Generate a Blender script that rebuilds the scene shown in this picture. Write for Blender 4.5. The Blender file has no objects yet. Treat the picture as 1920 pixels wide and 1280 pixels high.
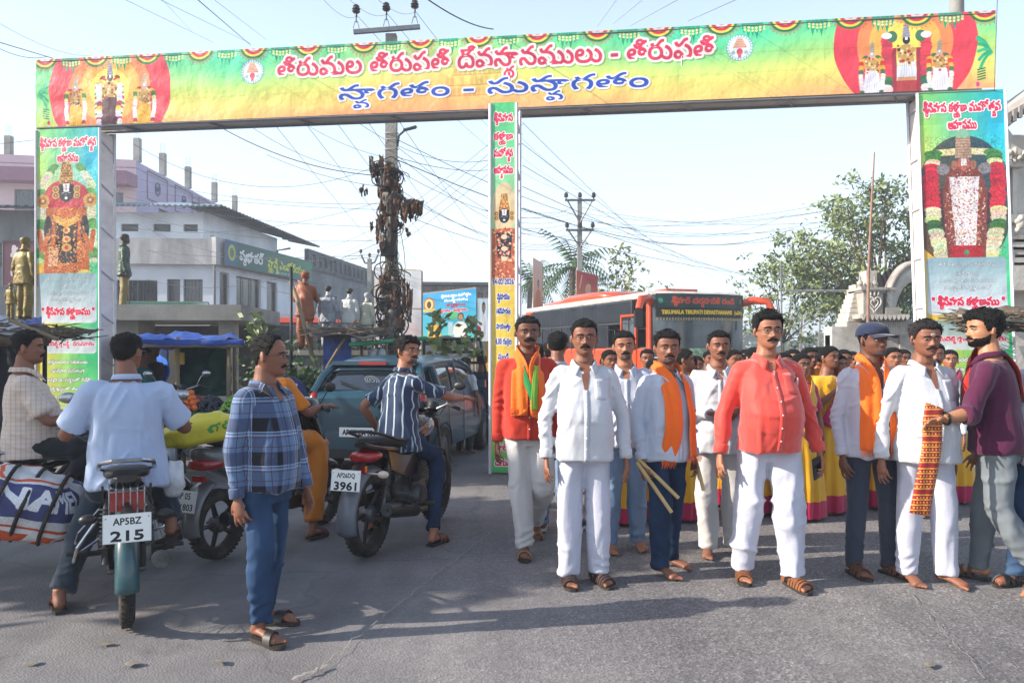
import bpy,bmesh,math,random,re
import numpy as np
from mathutils import Vector,Matrix,Euler,Quaternion
random.seed(7);rng=np.random.default_rng(7)
S=bpy.context.scene
COL=S.collection
PI=math.pi
R=math.radians
# ------------------------------------------------------------ camera
F,HX,HY,EYE=1493.0,960.0,652.0,1.52
cam_d=bpy.data.cameras.new('camera');cam=bpy.data.objects.new('camera',cam_d);COL.objects.link(cam)
cam.location=(0,0,EYE);cam.rotation_euler=(PI/2,0,0)
cam_d.lens=36*F/1920;cam_d.sensor_width=36;cam_d.shift_y=(HY-640)/1920
cam_d.clip_start=.05;cam_d.clip_end=3000
S.camera=cam
# ------------------------------------------------------------ light
SUN_DIR=Vector((3.2,.62,-1.72)).normalized()
W=bpy.data.worlds.new('World');S.world=W;W.use_nodes=True
nt=W.node_tree;nt.nodes.clear()
bg=nt.nodes.new('ShaderNodeBackground');wo=nt.nodes.new('ShaderNodeOutputWorld')
sk=nt.nodes.new('ShaderNodeTexSky');sk.sky_type='NISHITA';sk.sun_disc=False
sk.sun_elevation=math.asin(-SUN_DIR.z);sk.sun_rotation=math.atan2(-SUN_DIR.x,-SUN_DIR.y)
sk.air_density=1.0;sk.dust_density=1.2;sk.ozone_density=1.3;sk.altitude=0
bg.inputs['Strength'].default_value=.15
hz=nt.nodes.new('ShaderNodeMixRGB');hz.inputs[2].default_value=(4.9,5.75,6.45,1)
wc=nt.nodes.new('ShaderNodeTexCoord');ws=nt.nodes.new('ShaderNodeSeparateXYZ');nt.links.new(wc.outputs['Generated'],ws.inputs[0])
w1=nt.nodes.new('ShaderNodeMath');w1.operation='SUBTRACT';w1.use_clamp=True;w1.inputs[0].default_value=1;nt.links.new(ws.outputs[2],w1.inputs[1])
w2=nt.nodes.new('ShaderNodeMath');w2.operation='POWER';w2.inputs[1].default_value=1.6;nt.links.new(w1.outputs[0],w2.inputs[0])
w3=nt.nodes.new('ShaderNodeMath');w3.operation='MULTIPLY';w3.inputs[1].default_value=.72;nt.links.new(w2.outputs[0],w3.inputs[0]);nt.links.new(w3.outputs[0],hz.inputs[0])
nt.links.new(sk.outputs[0],hz.inputs[1]);nt.links.new(hz.outputs[0],bg.inputs['Color']);nt.links.new(bg.outputs[0],wo.inputs[0])
sun_d=bpy.data.lights.new('sun','SUN');sun_d.energy=5.0;sun_d.angle=R(.55);sun_d.color=(1,.9,.78)
sun=bpy.data.objects.new('sun',sun_d);COL.objects.link(sun)
sun.rotation_euler=SUN_DIR.to_track_quat('-Z','Y').to_euler();sun.location=(-20,-5,20)
S.view_settings.view_transform='Standard';S.view_settings.look='None'
S.view_settings.exposure=.88;S.view_settings.gamma=1;S.view_settings.use_curve_mapping=False
S.cycles.max_bounces=6;S.cycles.volume_bounces=0;S.cycles.transparent_max_bounces=8
# ------------------------------------------------------------ places
def Q(px,py,d):return Vector(((px-HX)/F*d,d,EYE+(HY-py)/F*d))
def G(px,py):
 d=F*EYE/(py-HY);return Vector(((px-HX)/F*d,d,0))
# ------------------------------------------------------------ materials
MATS={}
def srgb(h):
 if isinstance(h,str):
  h=h.lstrip('#');c=[int(h[i:i+2],16)/255 for i in(0,2,4)]
 else:c=list(h)
 return tuple(((x/12.92) if x<=.04045 else((x+.055)/1.055)**2.4) for x in c)
def mat(name,col,rough=.6,metal=0.,var=.12,scale=8.,bump=0.,bscale=60.,spec=.5,coat=0.,emit=None,alpha=None,sheen=0.,stretch=(1,1,1),trans=0.,dirt=None,sub=0.,folds=0.):
 """plain procedural surface: base colour broken by two octaves of noise, optional bump and dirt patches"""
 if name in MATS:return MATS[name]
 m=bpy.data.materials.new(name);m.use_nodes=True;n=m.node_tree;b=n.nodes['Principled BSDF']
 c=srgb(col);L=n.links
 tc=n.nodes.new('ShaderNodeTexCoord');mp=n.nodes.new('ShaderNodeMapping');mp.inputs['Scale'].default_value=stretch
 L.new(tc.outputs['Object'],mp.inputs[0])
 if var>0:
  nz=n.nodes.new('ShaderNodeTexNoise');nz.inputs['Scale'].default_value=scale;nz.inputs['Detail'].default_value=6;nz.inputs['Roughness'].default_value=.6
  L.new(mp.outputs[0],nz.inputs['Vector'])
  cr=n.nodes.new('ShaderNodeValToRGB');cr.color_ramp.elements[0].position=.3;cr.color_ramp.elements[1].position=.7
  cr.color_ramp.elements[0].color=(*[x*(1-var) for x in c],1);cr.color_ramp.elements[1].color=(*[min(1,x*(1+var)+.01*var) for x in c],1)
  L.new(nz.outputs[0],cr.inputs[0]);out=cr.outputs[0]
  if dirt:
   n2=n.nodes.new('ShaderNodeTexNoise');n2.inputs['Scale'].default_value=scale*.35;n2.inputs['Detail'].default_value=8
   L.new(mp.outputs[0],n2.inputs['Vector'])
   r2=n.nodes.new('ShaderNodeValToRGB');r2.color_ramp.elements[0].position=.5;r2.color_ramp.elements[1].position=.72
   r2.color_ramp.elements[0].color=(0,0,0,1);r2.color_ramp.elements[1].color=(1,1,1,1)
   L.new(n2.outputs[0],r2.inputs[0]);mx=n.nodes.new('ShaderNodeMixRGB');mx.inputs[2].default_value=(*srgb(dirt),1)
   L.new(r2.outputs[0],mx.inputs[0]);L.new(out,mx.inputs[1]);out=mx.outputs[0]
  L.new(out,b.inputs['Base Color'])
 else:b.inputs['Base Color'].default_value=(*c,1)
 b.inputs['Roughness'].default_value=rough;b.inputs['Metallic'].default_value=metal
 b.inputs['Specular IOR Level'].default_value=spec
 b.inputs['Coat Weight'].default_value=coat;b.inputs['Coat Roughness'].default_value=.08
 if sheen:b.inputs['Sheen Weight'].default_value=sheen
 if sub:b.inputs['Subsurface Weight'].default_value=sub;b.inputs['Subsurface Radius'].default_value=(.02,.008,.004)
 if bump:
  nb=n.nodes.new('ShaderNodeTexNoise');nb.inputs['Scale'].default_value=bscale;nb.inputs['Detail'].default_value=5
  L.new(mp.outputs[0],nb.inputs['Vector']);bp=n.nodes.new('ShaderNodeBump');bp.inputs['Strength'].default_value=bump;bp.inputs['Distance'].default_value=.02
  L.new(nb.outputs[0],bp.inputs['Height']);L.new(bp.outputs[0],b.inputs['Normal'])
 if folds:
  n3=n.nodes.new('ShaderNodeTexNoise');n3.noise_type='RIDGED_MULTIFRACTAL';n3.inputs['Scale'].default_value=6.5;n3.inputs['Detail'].default_value=2.5;n3.inputs['Distortion'].default_value=.5
  m3=n.nodes.new('ShaderNodeMapping');m3.inputs['Scale'].default_value=(1,1,.5);m3.inputs['Rotation'].default_value=(.3,.5,0);L.new(tc.outputs['Object'],m3.inputs[0]);L.new(m3.outputs[0],n3.inputs['Vector'])
  b3=n.nodes.new('ShaderNodeBump');b3.inputs['Strength'].default_value=folds;b3.inputs['Distance'].default_value=.035;L.new(n3.outputs[0],b3.inputs['Height']);L.new(bp.outputs[0],b3.inputs['Normal']);L.new(b3.outputs[0],b.inputs['Normal'])
 if emit:b.inputs['Emission Color'].default_value=(*srgb(emit[0]),1);b.inputs['Emission Strength'].default_value=emit[1]
 if alpha is not None:b.inputs['Alpha'].default_value=alpha
 if trans:b.inputs['Transmission Weight'].default_value=trans
 MATS[name]=m;return m
def node_mat(name):
 m=bpy.data.materials.new(name);m.use_nodes=True;MATS[name]=m
 return m,m.node_tree,m.node_tree.nodes['Principled BSDF']
# ------------------------------------------------------------ objects
def put(o,parent=None):
 COL.objects.link(o)
 if parent is not None:o.parent=parent
 return o
def empty(name,loc=(0,0,0),rz=0,label=None,cat=None,group=None,kind=None):
 o=bpy.data.objects.new(name,None);o.empty_display_size=.1;COL.objects.link(o);o.location=loc;o.rotation_euler=(0,0,rz)
 return tag(o,label,cat,group,kind)
def tag(o,label=None,cat=None,group=None,kind=None):
 if label:o['label']=label
 if cat:o['category']=cat
 if group:o['group']=group
 if kind:o['kind']=kind
 return o
def mesh_obj(name,v,f,mats,parent=None,smooth=False,fm=None):
 me=bpy.data.meshes.new(name);me.from_pydata([tuple(p) for p in v],[],[tuple(q) for q in f])
 if not isinstance(mats,(list,tuple)):mats=[mats]
 for m in mats:me.materials.append(m)
 if fm is not None:me.polygons.foreach_set('material_index',np.array(fm,dtype=np.int32))
 if smooth is True:me.polygons.foreach_set('use_smooth',np.ones(len(me.polygons),dtype=bool))
 elif smooth:
  me.polygons.foreach_set('use_smooth',np.ones(len(me.polygons),dtype=bool));me.set_sharp_from_angle(angle=R(smooth))
 me.update()
 return put(bpy.data.objects.new(name,me),parent)
def kids(o):return[c for c in bpy.data.objects if c.parent==o]
def copy_tree(o,loc=None,rz=None,label=None,parent=None):
 c=o.copy();COL.objects.link(c)
 if parent is not None:c.parent=parent
 for k in kids(o):copy_tree(k,parent=c)
 if loc is not None:c.location=loc
 if rz is not None:c.rotation_euler=(0,0,rz)
 if label:c['label']=label
 return c
class MB:
 """collects shapes, then links them as one mesh object"""
 def __init__(s):s.v,s.f,s.m=[],[],[];s.mi=0
 def add(s,v,f,M=None):
  b=len(s.v)
  s.v+=[tuple(M@Vector(p)) if M is not None else tuple(p) for p in v]
  s.f+=[tuple(b+i for i in q) for q in f];s.m+=[s.mi]*len(f);return s
 def box(s,c,d,rz=0,rot=None,taper=1.0):
  x,y,z=d[0]/2,d[1]/2,d[2]/2;t=taper
  v=[(-x,-y,-z),(x,-y,-z),(x,y,-z),(-x,y,-z),(-x*t,-y*t,z),(x*t,-y*t,z),(x*t,y*t,z),(-x*t,y*t,z)]
  M=Matrix.Translation(c)@(rot.to_matrix().to_4x4() if rot is not None else Matrix.Rotation(rz,4,'Z'))
  return s.add(v,[(0,3,2,1),(4,5,6,7),(0,1,5,4),(1,2,6,5),(2,3,7,6),(3,0,4,7)],M)
 def tube(s,pts,r,n=8,cap=True,flat=1.0,up=None):
  pts=[Vector(p) for p in pts];k=len(pts)
  rr=r if isinstance(r,(list,tuple)) else[r]*k
  u=None;V=[];
  for i,p in enumerate(pts):
   t=(pts[min(i+1,k-1)]-pts[max(i-1,0)])
   t=t.normalized() if t.length>1e-9 else Vector((0,0,1))
   if u is None:
    u=(Vector(up) if up else(Vector((0,0,1)) if abs(t.z)<.9 else Vector((1,0,0))))
   u=(u-t*u.dot(t));u=u.normalized() if u.length>1e-6 else t.orthogonal().normalized()
   w=t.cross(u)
   for j in range(n):
    a=2*PI*j/n;V.append(p+(u*math.cos(a)*flat+w*math.sin(a))*rr[i])
  Fc=[]
  for i in range(k-1):
   for j in range(n):
    a,b=i*n+j,i*n+(j+1)%n;Fc.append((a,b,b+n,a+n))
  if cap:Fc.append(tuple(range(n-1,-1,-1)));Fc.append(tuple((k-1)*n+j for j in range(n)))
  return s.add(V,Fc)
 def cyl(s,a,b,r,n=12,r2=None):return s.tube([a,b],[r,r if r2 is None else r2],n)
 def lathe(s,prof,M=None,n=16,a0=0,a1=2*PI):
  """prof [(r, z)] turned round z"""
  full=abs(a1-a0-2*PI)<1e-6;c=n if full else n+1;V=[];Fc=[]
  for r,z in prof:
   for j in range(c):
    a=a0+(a1-a0)*j/n;V.append((r*math.cos(a),r*math.sin(a),z))
  for i in range(len(prof)-1):
   for j in range(n):
    p,q=i*c+j,i*c+((j+1)%c);Fc.append((p,q,q+c,p+c))
  return s.add(V,Fc,M)
 def prism(s,poly,d0,d1,M=None):
  """poly in xy pushed from z=d0 to z=d1"""
  k=len(poly);V=[(x,y,d0) for x,y in poly]+[(x,y,d1) for x,y in poly]
  Fc=[tuple(range(k-1,-1,-1)),tuple(range(k,2*k))]+[(i,(i+1)%k,(i+1)%k+k,i+k) for i in range(k)]
  return s.add(V,Fc,M)
 def sphere(s,c,r,nu=12,nv=8,M=None):
  r=r if isinstance(r,(tuple,list)) else(r,r,r);V=[];Fc=[]
  for i in range(nv+1):
   t=PI*i/nv
   for j in range(nu):
    a=2*PI*j/nu;V.append((c[0]+r[0]*math.sin(t)*math.cos(a),c[1]+r[1]*math.sin(t)*math.sin(a),c[2]+r[2]*math.cos(t)))
  for i in range(nv):
   for j in range(nu):
    a,b=i*nu+j,i*nu+(j+1)%nu
    if i==0:Fc.append((a,a+nu,b+nu))
    elif i==nv-1:Fc.append((a,a+nu,b))
    else:Fc.append((a,a+nu,b+nu,b))
  return s.add(V,Fc,M)
 def quad(s,a,b,c,d):return s.add([a,b,c,d],[(0,1,2,3)])
 def build(s,name,mats,parent=None,smooth=35):
  return mesh_obj(name,s.v,s.f,mats,parent,smooth,s.m if isinstance(mats,(list,tuple)) and len(mats)>1 else None)
# ------------------------------------------------------------ noise on numpy arrays
def vnoise(p,seed=0):
 p=np.asarray(p,dtype=np.float64);i=np.floor(p).astype(np.int64);f=p-i;f=f*f*(3-2*f)
 def h(a,b,c):
  n=(a*73856093)^(b*19349663)^(c*83492791)^(seed*2654435761&0xffffff)
  n=(n^(n>>13))*1274126177&0x7fffffff
  return(n^(n>>16)&0xffff)%65536/32768.0-1
 x,y,z=i[:,0],i[:,1],i[:,2];o=0
 for dx in(0,1):
  for dy in(0,1):
   for dz in(0,1):
    w=(f[:,0] if dx else 1-f[:,0])*(f[:,1] if dy else 1-f[:,1])*(f[:,2] if dz else 1-f[:,2])
    o=o+w*h(x+dx,y+dy,z+dz)
 return o
# ------------------------------------------------------------ lettering (flat geometry from the built-in font)
_WC={}
def _glyphs(body,offset=0.0):
 """triangulated flat mesh of one run of text at size 1, as (verts Nx2, faces)"""
 k=(body,round(offset,4))
 if k in _WC:return _WC[k]
 c=bpy.data.curves.new('t','FONT');c.body=body;c.size=1;c.offset=offset;c.resolution_u=2
 o=bpy.data.objects.new('t',c);me=o.to_mesh()
 v=np.array([(p.co.x,p.co.y) for p in me.vertices]).reshape(-1,2);f=[tuple(q.vertices) for q in me.polygons]
 o.to_mesh_clear();bpy.data.objects.remove(o);bpy.data.curves.remove(c)
 _WC[k]=(v,f);return v,f
def _adv(body):
 if not body:return 0
 a=_glyphs(body+'|')[0][:,0].max();b=_glyphs('|')[0][:,0].max();return a-b
_CL=re.compile('([\u0C15-\u0C39])((?:\u0C4D[\u0C15-\u0C39])+)([\u0C3E-\u0C4C\u0C02]*)')
def text_geo(body,offset=.02):
 """lays out one line; Telugu conjuncts get their second consonant small below the first. returns verts (from x=0), faces"""
 V,Fc,n=[],[],0
 subs=[];main='';last=0
 for m in _CL.finditer(body):
  main+=body[last:m.start()]
  for q in m.group(2).replace('\u0C4D',''):subs.append((len(main),q,m.group(1)))
  main+=m.group(1)+m.group(3);last=m.end()
 main+=body[last:]
 runs=[(main,0,0,1)]
 for i,q,base in subs:
  x=_adv(main[:i]);w=_adv(base);s=.6
  runs.append((q,x+w-_adv(q)*s*.75,-.46 if q!='\u0C30' else-.34,s))
 for t,x,y,s in runs:
  v,f=_glyphs(t,offset/s)
  if len(v)==0:continue
  V.append(v*s+np.array([x,y]));Fc+=[tuple(a+n for a in q) for q in f];n+=len(v)
 return(np.concatenate(V) if V else np.zeros((0,2))),Fc
# ------------------------------------------------------------ flat print: painted with numpy into a generated image
_OTT=None
class Canvas:
 """w x h in any unit (y up, origin lower left), k pixels per unit"""
 def __init__(s,w,h,k,col='#ffffff'):
  s.w,s.h,s.k=w,h,k;s.W,s.H=max(2,int(round(w*k))),max(2,int(round(h*k)))
  s.a=np.ones((s.H,s.W,3),dtype=np.float32)*np.array(s.c(col),dtype=np.float32)
 @staticmethod
 def c(h):
  if isinstance(h,str):h=h.lstrip('#');return[int(h[i:i+2],16)/255 for i in(0,2,4)]
  return list(h)
 def grid(s,x0=0,y0=0,x1=None,y1=None):
  x1=s.w if x1 is None else x1;y1=s.h if y1 is None else y1
  i0,i1=max(0,int(x0*s.k)),min(s.W,int(math.ceil(x1*s.k))+1);j0,j1=max(0,int(y0*s.k)),min(s.H,int(math.ceil(y1*s.k))+1)
  if i1<=i0 or j1<=j0:return None
  X,Y=np.meshgrid((np.arange(i0,i1)+.5)/s.k,(np.arange(j0,j1)+.5)/s.k)
  return(slice(j0,j1),slice(i0,i1)),X,Y
 def mix(s,sl,m,col,al=1.0):
  m=(m*al).astype(np.float32)[...,None];col=np.asarray(col if not isinstance(col,str) else s.c(col),dtype=np.float32)
  s.a[sl]=s.a[sl]*(1-m)+col*m
 def sd(s,sl,d,col,al=1.0):s.mix(sl,np.clip(.5-d*s.k,0,1),col,al)
 def grad(s,pts,ang=90,x0=0,y0=0,x1=None,y1=None):
  """pts [(t, colour)], ang 0 = left to right, 90 = bottom to top"""
  sl,X,Y=s.grid(x0,y0,x1,y1);x1=s.w if x1 is None else x1;y1=s.h if y1 is None else y1
  u,v=(X-x0)/(x1-x0),(Y-y0)/(y1-y0);t=u*math.cos(R(ang))+v*math.sin(R(ang))
  cs=np.array([s.c(c) for _,c in pts]);ts=[q for q,_ in pts]
  s.a[sl]=np.stack([np.interp(t,ts,cs[:,i]) for i in range(3)],-1)
 def ell(s,x,y,rx,ry=None,col='#ffffff',al=1.,rot=0,ring=None):
  ry=rx if ry is None else ry;m=max(rx,ry)+2/s.k;g=s.grid(x-m,y-m,x+m,y+m)
  if g is None:return
  sl,X,Y=g;dx,dy=X-x,Y-y
  if rot:c,q=math.cos(rot),math.sin(rot);dx,dy=dx*c+dy*q,-dx*q+dy*c
  d=(np.sqrt((dx/rx)**2+(dy/ry)**2)-1)*min(rx,ry)
  if ring:d=np.abs(d+ring/2)-ring/2
  s.sd(sl,d,col,al)
 def rect(s,x0,y0,x1,y1,col,al=1.,r=0):
  g=s.grid(x0-2/s.k,y0-2/s.k,x1+2/s.k,y1+2/s.k)
  if g is None:return
  sl,X,Y=g;dx=np.abs(X-(x0+x1)/2)-(x1-x0)/2+r;dy=np.abs(Y-(y0+y1)/2)-(y1-y0)/2+r
  d=np.sqrt(np.maximum(dx,0)**2+np.maximum(dy,0)**2)+np.minimum(np.maximum(dx,dy),0)-r
  if isinstance(col,list):
   t=np.clip((Y-y0)/(y1-y0),0,1)[...,None];cc=np.array(s.c(col[0]))*(1-t)+np.array(s.c(col[1]))*t
   m=(np.clip(.5-d*s.k,0,1)*al)[...,None];s.a[sl]=s.a[sl]*(1-m)+cc*m
  else:s.sd(sl,d,col,al)
 def line(s,pts,w,col,al=1.):
  xs=[p[0] for p in pts];ys=[p[1] for p in pts];g=s.grid(min(xs)-w-1/s.k,min(ys)-w-1/s.k,max(xs)+w+1/s.k,max(ys)+w+1/s.k)
  if g is None:return
  sl,X,Y=g;d=np.full(X.shape,1e9)
  for(x0,y0),(x1,y1) in zip(pts[:-1],pts[1:]):
   ex,ey=x1-x0,y1-y0;t=np.clip(((X-x0)*ex+(Y-y0)*ey)/(ex*ex+ey*ey+1e-12),0,1)
   d=np.minimum(d,np.hypot(X-x0-t*ex,Y-y0-t*ey))
  s.sd(sl,d-w/2,col,al)
 def poly(s,pts,col,al=1.):
  xs=[p[0] for p in pts];ys=[p[1] for p in pts];g=s.grid(min(xs),min(ys),max(xs),max(ys))
  if g is None:return
  sl,X,Y=g;ins=np.zeros(X.shape,dtype=bool);n=len(pts)
  for i in range(n):
   (x0,y0),(x1,y1)=pts[i],pts[(i+1)%n]
   if y0==y1:continue
   c=((y0>Y)!=(y1>Y))&(X<(x1-x0)*(Y-y0)/(y1-y0)+x0);ins^=c
  s.mix(sl,ins.astype(float),col,al)
 def text(s,body,cx,cy,height,col,width=None,bold=0.,out=None,outw=0.,shadow=None,base_h=.72,rot=0,align='c',slope=0):
  v,f=text_geo(body,0)
  if len(v)==0:return
  sc=height/base_h;x0,x1=v[:,0].min(),v[:,0].max();sx=sc if width is None else width/(x1-x0)
  P=np.stack([(v[:,0]-((x0+x1)/2 if align=='c' else x0))*sx,(v[:,1]-base_h/2)*sc],1)
  P[:,1]+=slope*P[:,0]
  if rot:c,q=math.cos(rot),math.sin(rot);P=np.stack([P[:,0]*c-P[:,1]*q,P[:,0]*q+P[:,1]*c],1)
  P+=np.array([cx,cy]);P*=s.k*2
  pad=int((bold+outw)*s.k*2)+4;lo=np.floor(P.min(0)).astype(int)-pad;hi=np.ceil(P.max(0)).astype(int)+pad
  lo-=lo%2;hi+=(hi-lo)%2;m=np.zeros((hi[1]-lo[1],hi[0]-lo[0]),dtype=bool);P=P-lo
  for q in f:
   T=P[list(q)];a=np.maximum(np.floor(T.min(0)).astype(int),0);b=np.ceil(T.max(0)).astype(int)+1
   X,Y=np.meshgrid(np.arange(a[0],b[0])+.5,np.arange(a[1],b[1])+.5);pos=np.ones(X.shape,bool);neg=pos.copy()
   for i in range(len(T)):
    e=T[(i+1)%len(T)]-T[i];cr=e[0]*(Y-T[i][1])-e[1]*(X-T[i][0]);pos&=cr>=-.3;neg&=cr<=.3
   m[a[1]:b[1],a[0]:b[0]]|=(pos|neg)[:m.shape[0]-a[1],:m.shape[1]-a[0]]
  def grow(m,r):
   r=r*s.k*2
   if r<.5:return m
   o=m.copy();k=int(math.ceil(r))
   for dy in range(-k,k+1):
    for dx in range(-k,k+1):
     if(dx or dy) and dx*dx+dy*dy<=r*r+.3:o|=np.roll(np.roll(m,dy,0),dx,1)
   return o
  def blit(m,col,al=1.,off=(0,0)):
   a=m.reshape(m.shape[0]//2,2,m.shape[1]//2,2).mean((1,3));j,i=lo[1]//2+off[1],lo[0]//2+off[0]
   j0,i0,j1,i1=max(j,0),max(i,0),min(j+a.shape[0],s.H),min(i+a.shape[1],s.W)
   if j1>j0 and i1>i0:s.mix((slice(j0,j1),slice(i0,i1)),a[j0-j:j1-j,i0-i:i1-i],col,al)
  mb=grow(m,bold)
  if out:
   mo=grow(mb,outw)
   if shadow:blit(mo,shadow,.45,(max(1,int(outw*s.k*.7)),-max(1,int(outw*s.k*.7))))
   blit(mo,out)
  blit(mb,col)
 def speckle(s,amp,x0=0,y0=0,x1=None,y1=None,sz=1,cols=None,dens=.5):
  """busy printed ornament: random blots"""
  sl,X,Y=s.grid(x0,y0,x1,y1);h,w=X.shape;a=rng.random((h//sz+2,w//sz+2));a=np.kron(a,np.ones((sz,sz)))[:h,:w]
  s.a[sl]=np.clip(s.a[sl]*(1+amp*(a[...,None]-.5)),0,1)
 def image(s,name):
  im=bpy.data.images.new(name,s.W,s.H);b=np.ones((s.H,s.W,4),dtype=np.float32);b[...,:3]=s.a
  im.pixels.foreach_set(b.ravel());im.update();im.pack();return im
 def material(s,name,rough=.45,bump=0.,spec=.4,metal=0.,wrinkle=0.,vmul=1.,trans=0.):
  m,n,b=node_mat(name);t=n.nodes.new('ShaderNodeTexImage');t.image=s.image(name);t.interpolation='Linear';t.extension='REPEAT'
  if vmul!=1:
   h=n.nodes.new('ShaderNodeHueSaturation');h.inputs['Value'].default_value=vmul;n.links.new(t.outputs[0],h.inputs['Color']);n.links.new(h.outputs[0],b.inputs['Base Color'])
  else:n.links.new(t.outputs[0],b.inputs['Base Color'])
  b.inputs['Roughness'].default_value=rough;b.inputs['Specular IOR Level'].default_value=spec;b.inputs['Metallic'].default_value=metal
  if wrinkle:
   tc=n.nodes.new('ShaderNodeTexCoord');z=n.nodes.new('ShaderNodeTexNoise');z.inputs['Scale'].default_value=3;z.inputs['Detail'].default_value=4
   bp=n.nodes.new('ShaderNodeBump');bp.inputs['Strength'].default_value=wrinkle;bp.inputs['Distance'].default_value=.1
   n.links.new(tc.outputs['Object'],z.inputs[0]);n.links.new(z.outputs[0],bp.inputs['Height']);n.links.new(bp.outputs[0],b.inputs['Normal'])
  return m
def uv_quad(name,p,mats,parent=None,nu=1,nv=1,sag=0.):
 """flat print sheet: p = four corners (ll, lr, ur, ul) with uv 0..1"""
 p=[Vector(q) for q in p];V=[];Fc=[];nrm=(p[1]-p[0]).cross(p[3]-p[0]).normalized()
 for j in range(nv+1):
  for i in range(nu+1):
   u,v=i/nu,j/nv;q=(p[0]*(1-u)+p[1]*u)*(1-v)+(p[3]*(1-u)+p[2]*u)*v
   if sag:q=q+nrm*sag*(math.sin(u*23+v*3)*.5+math.sin(u*51+v*9+1)*.3+math.sin(v*14+u*5)*.4)*math.sin(PI*v)**.5
   V.append(q)
 for j in range(nv):
  for i in range(nu):a=j*(nu+1)+i;Fc.append((a,a+1,a+nu+2,a+nu+1))
 o=mesh_obj(name,V,Fc,mats,parent,nu>1);uv=o.data.uv_layers.new(name='uv');
 L=np.array([l.vertex_index for l in o.data.loops]);u=(L%(nu+1))/nu;v=(L//(nu+1))/nv
 uv.data.foreach_set('uv',np.stack([u,v],1).ravel().astype(np.float32));return o
# ------------------------------------------------------------ the banner gate over the road
DL,DR=10.74,9.16
GA=Q(68,652,DL);GB=Q(1867,652,DR);GL=(GB-GA).to_2d().length;GD=(GB-GA).to_2d().normalized();GN=Vector((GD.y,-GD.x))
GT,GBOT,GDEP=5.40,4.49,.32
def gpos(px,py,off=0.):
 """(u, z) on the gate's front plane hit by a pixel of the photograph; off metres in front of it"""
 o=GA.to_2d()+GN*off;r=Vector(((px-HX)/F,1));det=r.x*(-GD.y)+GD.x*r.y
 t=(o.x*(-GD.y)+GD.x*o.y)/det;u=(r*t-o).dot(GD);return u,EYE+(HY-py)/F*t
def gw(u,z,off=0.):p=GA.to_2d()+GD*u+GN*off;return Vector((p.x,p.y,z))
RED,GRN,YEL,CRM='#d8304a','#2f8f4f','#f0d04a','#f4ecd0'
def garland(c,pts,w,cols,n=None):
 L=0;P=[pts[0]]
 for a,b in zip(pts[:-1],pts[1:]):
  d=math.hypot(b[0]-a[0],b[1]-a[1]);k=max(1,int(d/(w*.16)))
  for i in range(k):
   t=i/k;x,y=a[0]+(b[0]-a[0])*t,a[1]+(b[1]-a[1])*t;L+=d/k
   col=cols(L);j=random.uniform(-.08,.08)*w;cc=[min(1,max(0,q*random.uniform(.86,1.08))) for q in c.c(col)]
   c.ell(x+j,y,w/2*random.uniform(.88,1.08),w*.24,cc)
def deity(c,x,y,h,robe,dark='#2c3140',kind=0,gar=None,dense=False):
 """standing ornamented temple figure, plain: crown, face, shoulders, ornaments, robe. (x, y) = foot centre"""
 g='#c8a060'
 c.poly([(x-.17*h,y),(x+.17*h,y),(x+.1*h,y+.55*h),(x-.1*h,y+.55*h)],robe)
 for i in range(5):c.line([(x+(-.1+.05*i)*h,y),(x+(-.05+.025*i)*h,y+.42*h)],.008*h,[q*.85 for q in c.c(robe)])
 c.ell(x,y+.55*h,.12*h,.12*h,g);c.poly([(x-.13*h,y+.62*h),(x+.13*h,y+.62*h),(x+.1*h,y+.42*h),(x-.1*h,y+.42*h)],g)
 for _ in range(26):
  c.ell(x+random.uniform(-.12,.12)*h,y+random.uniform(.38,.68)*h,random.uniform(.012,.024)*h,None,random.choice(['#8a5a34','#e8cf90','#b33a3a','#f2e4b8','#5a4034']))
 c.ell(x,y+.73*h,.05*h,.06*h,dark);c.rect(x-.018*h,y+.73*h,x+.018*h,y+.77*h,'#f4f0f0')
 c.poly([(x-.055*h,y+.77*h),(x+.055*h,y+.77*h),(x+.035*h,y+.9*h),(x+.008*h,y+h),(x-.008*h,y+h),(x-.035*h,y+.9*h)],'#bfae90' if kind else '#a8a4b4')
 for i in range(5):c.line([(x-.045*h,y+(.79+.035*i)*h),(x+.045*h,y+(.795+.035*i)*h)],.006*h,'#6f6a78')
 if gar:
  for sx in(-1,1):garland(c,[(x+sx*.1*h,y+.7*h),(x+sx*.19*h,y+.62*h),(x+sx*.2*h,y+.3*h),(x+sx*.17*h,y)],.085*h,gar)
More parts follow.
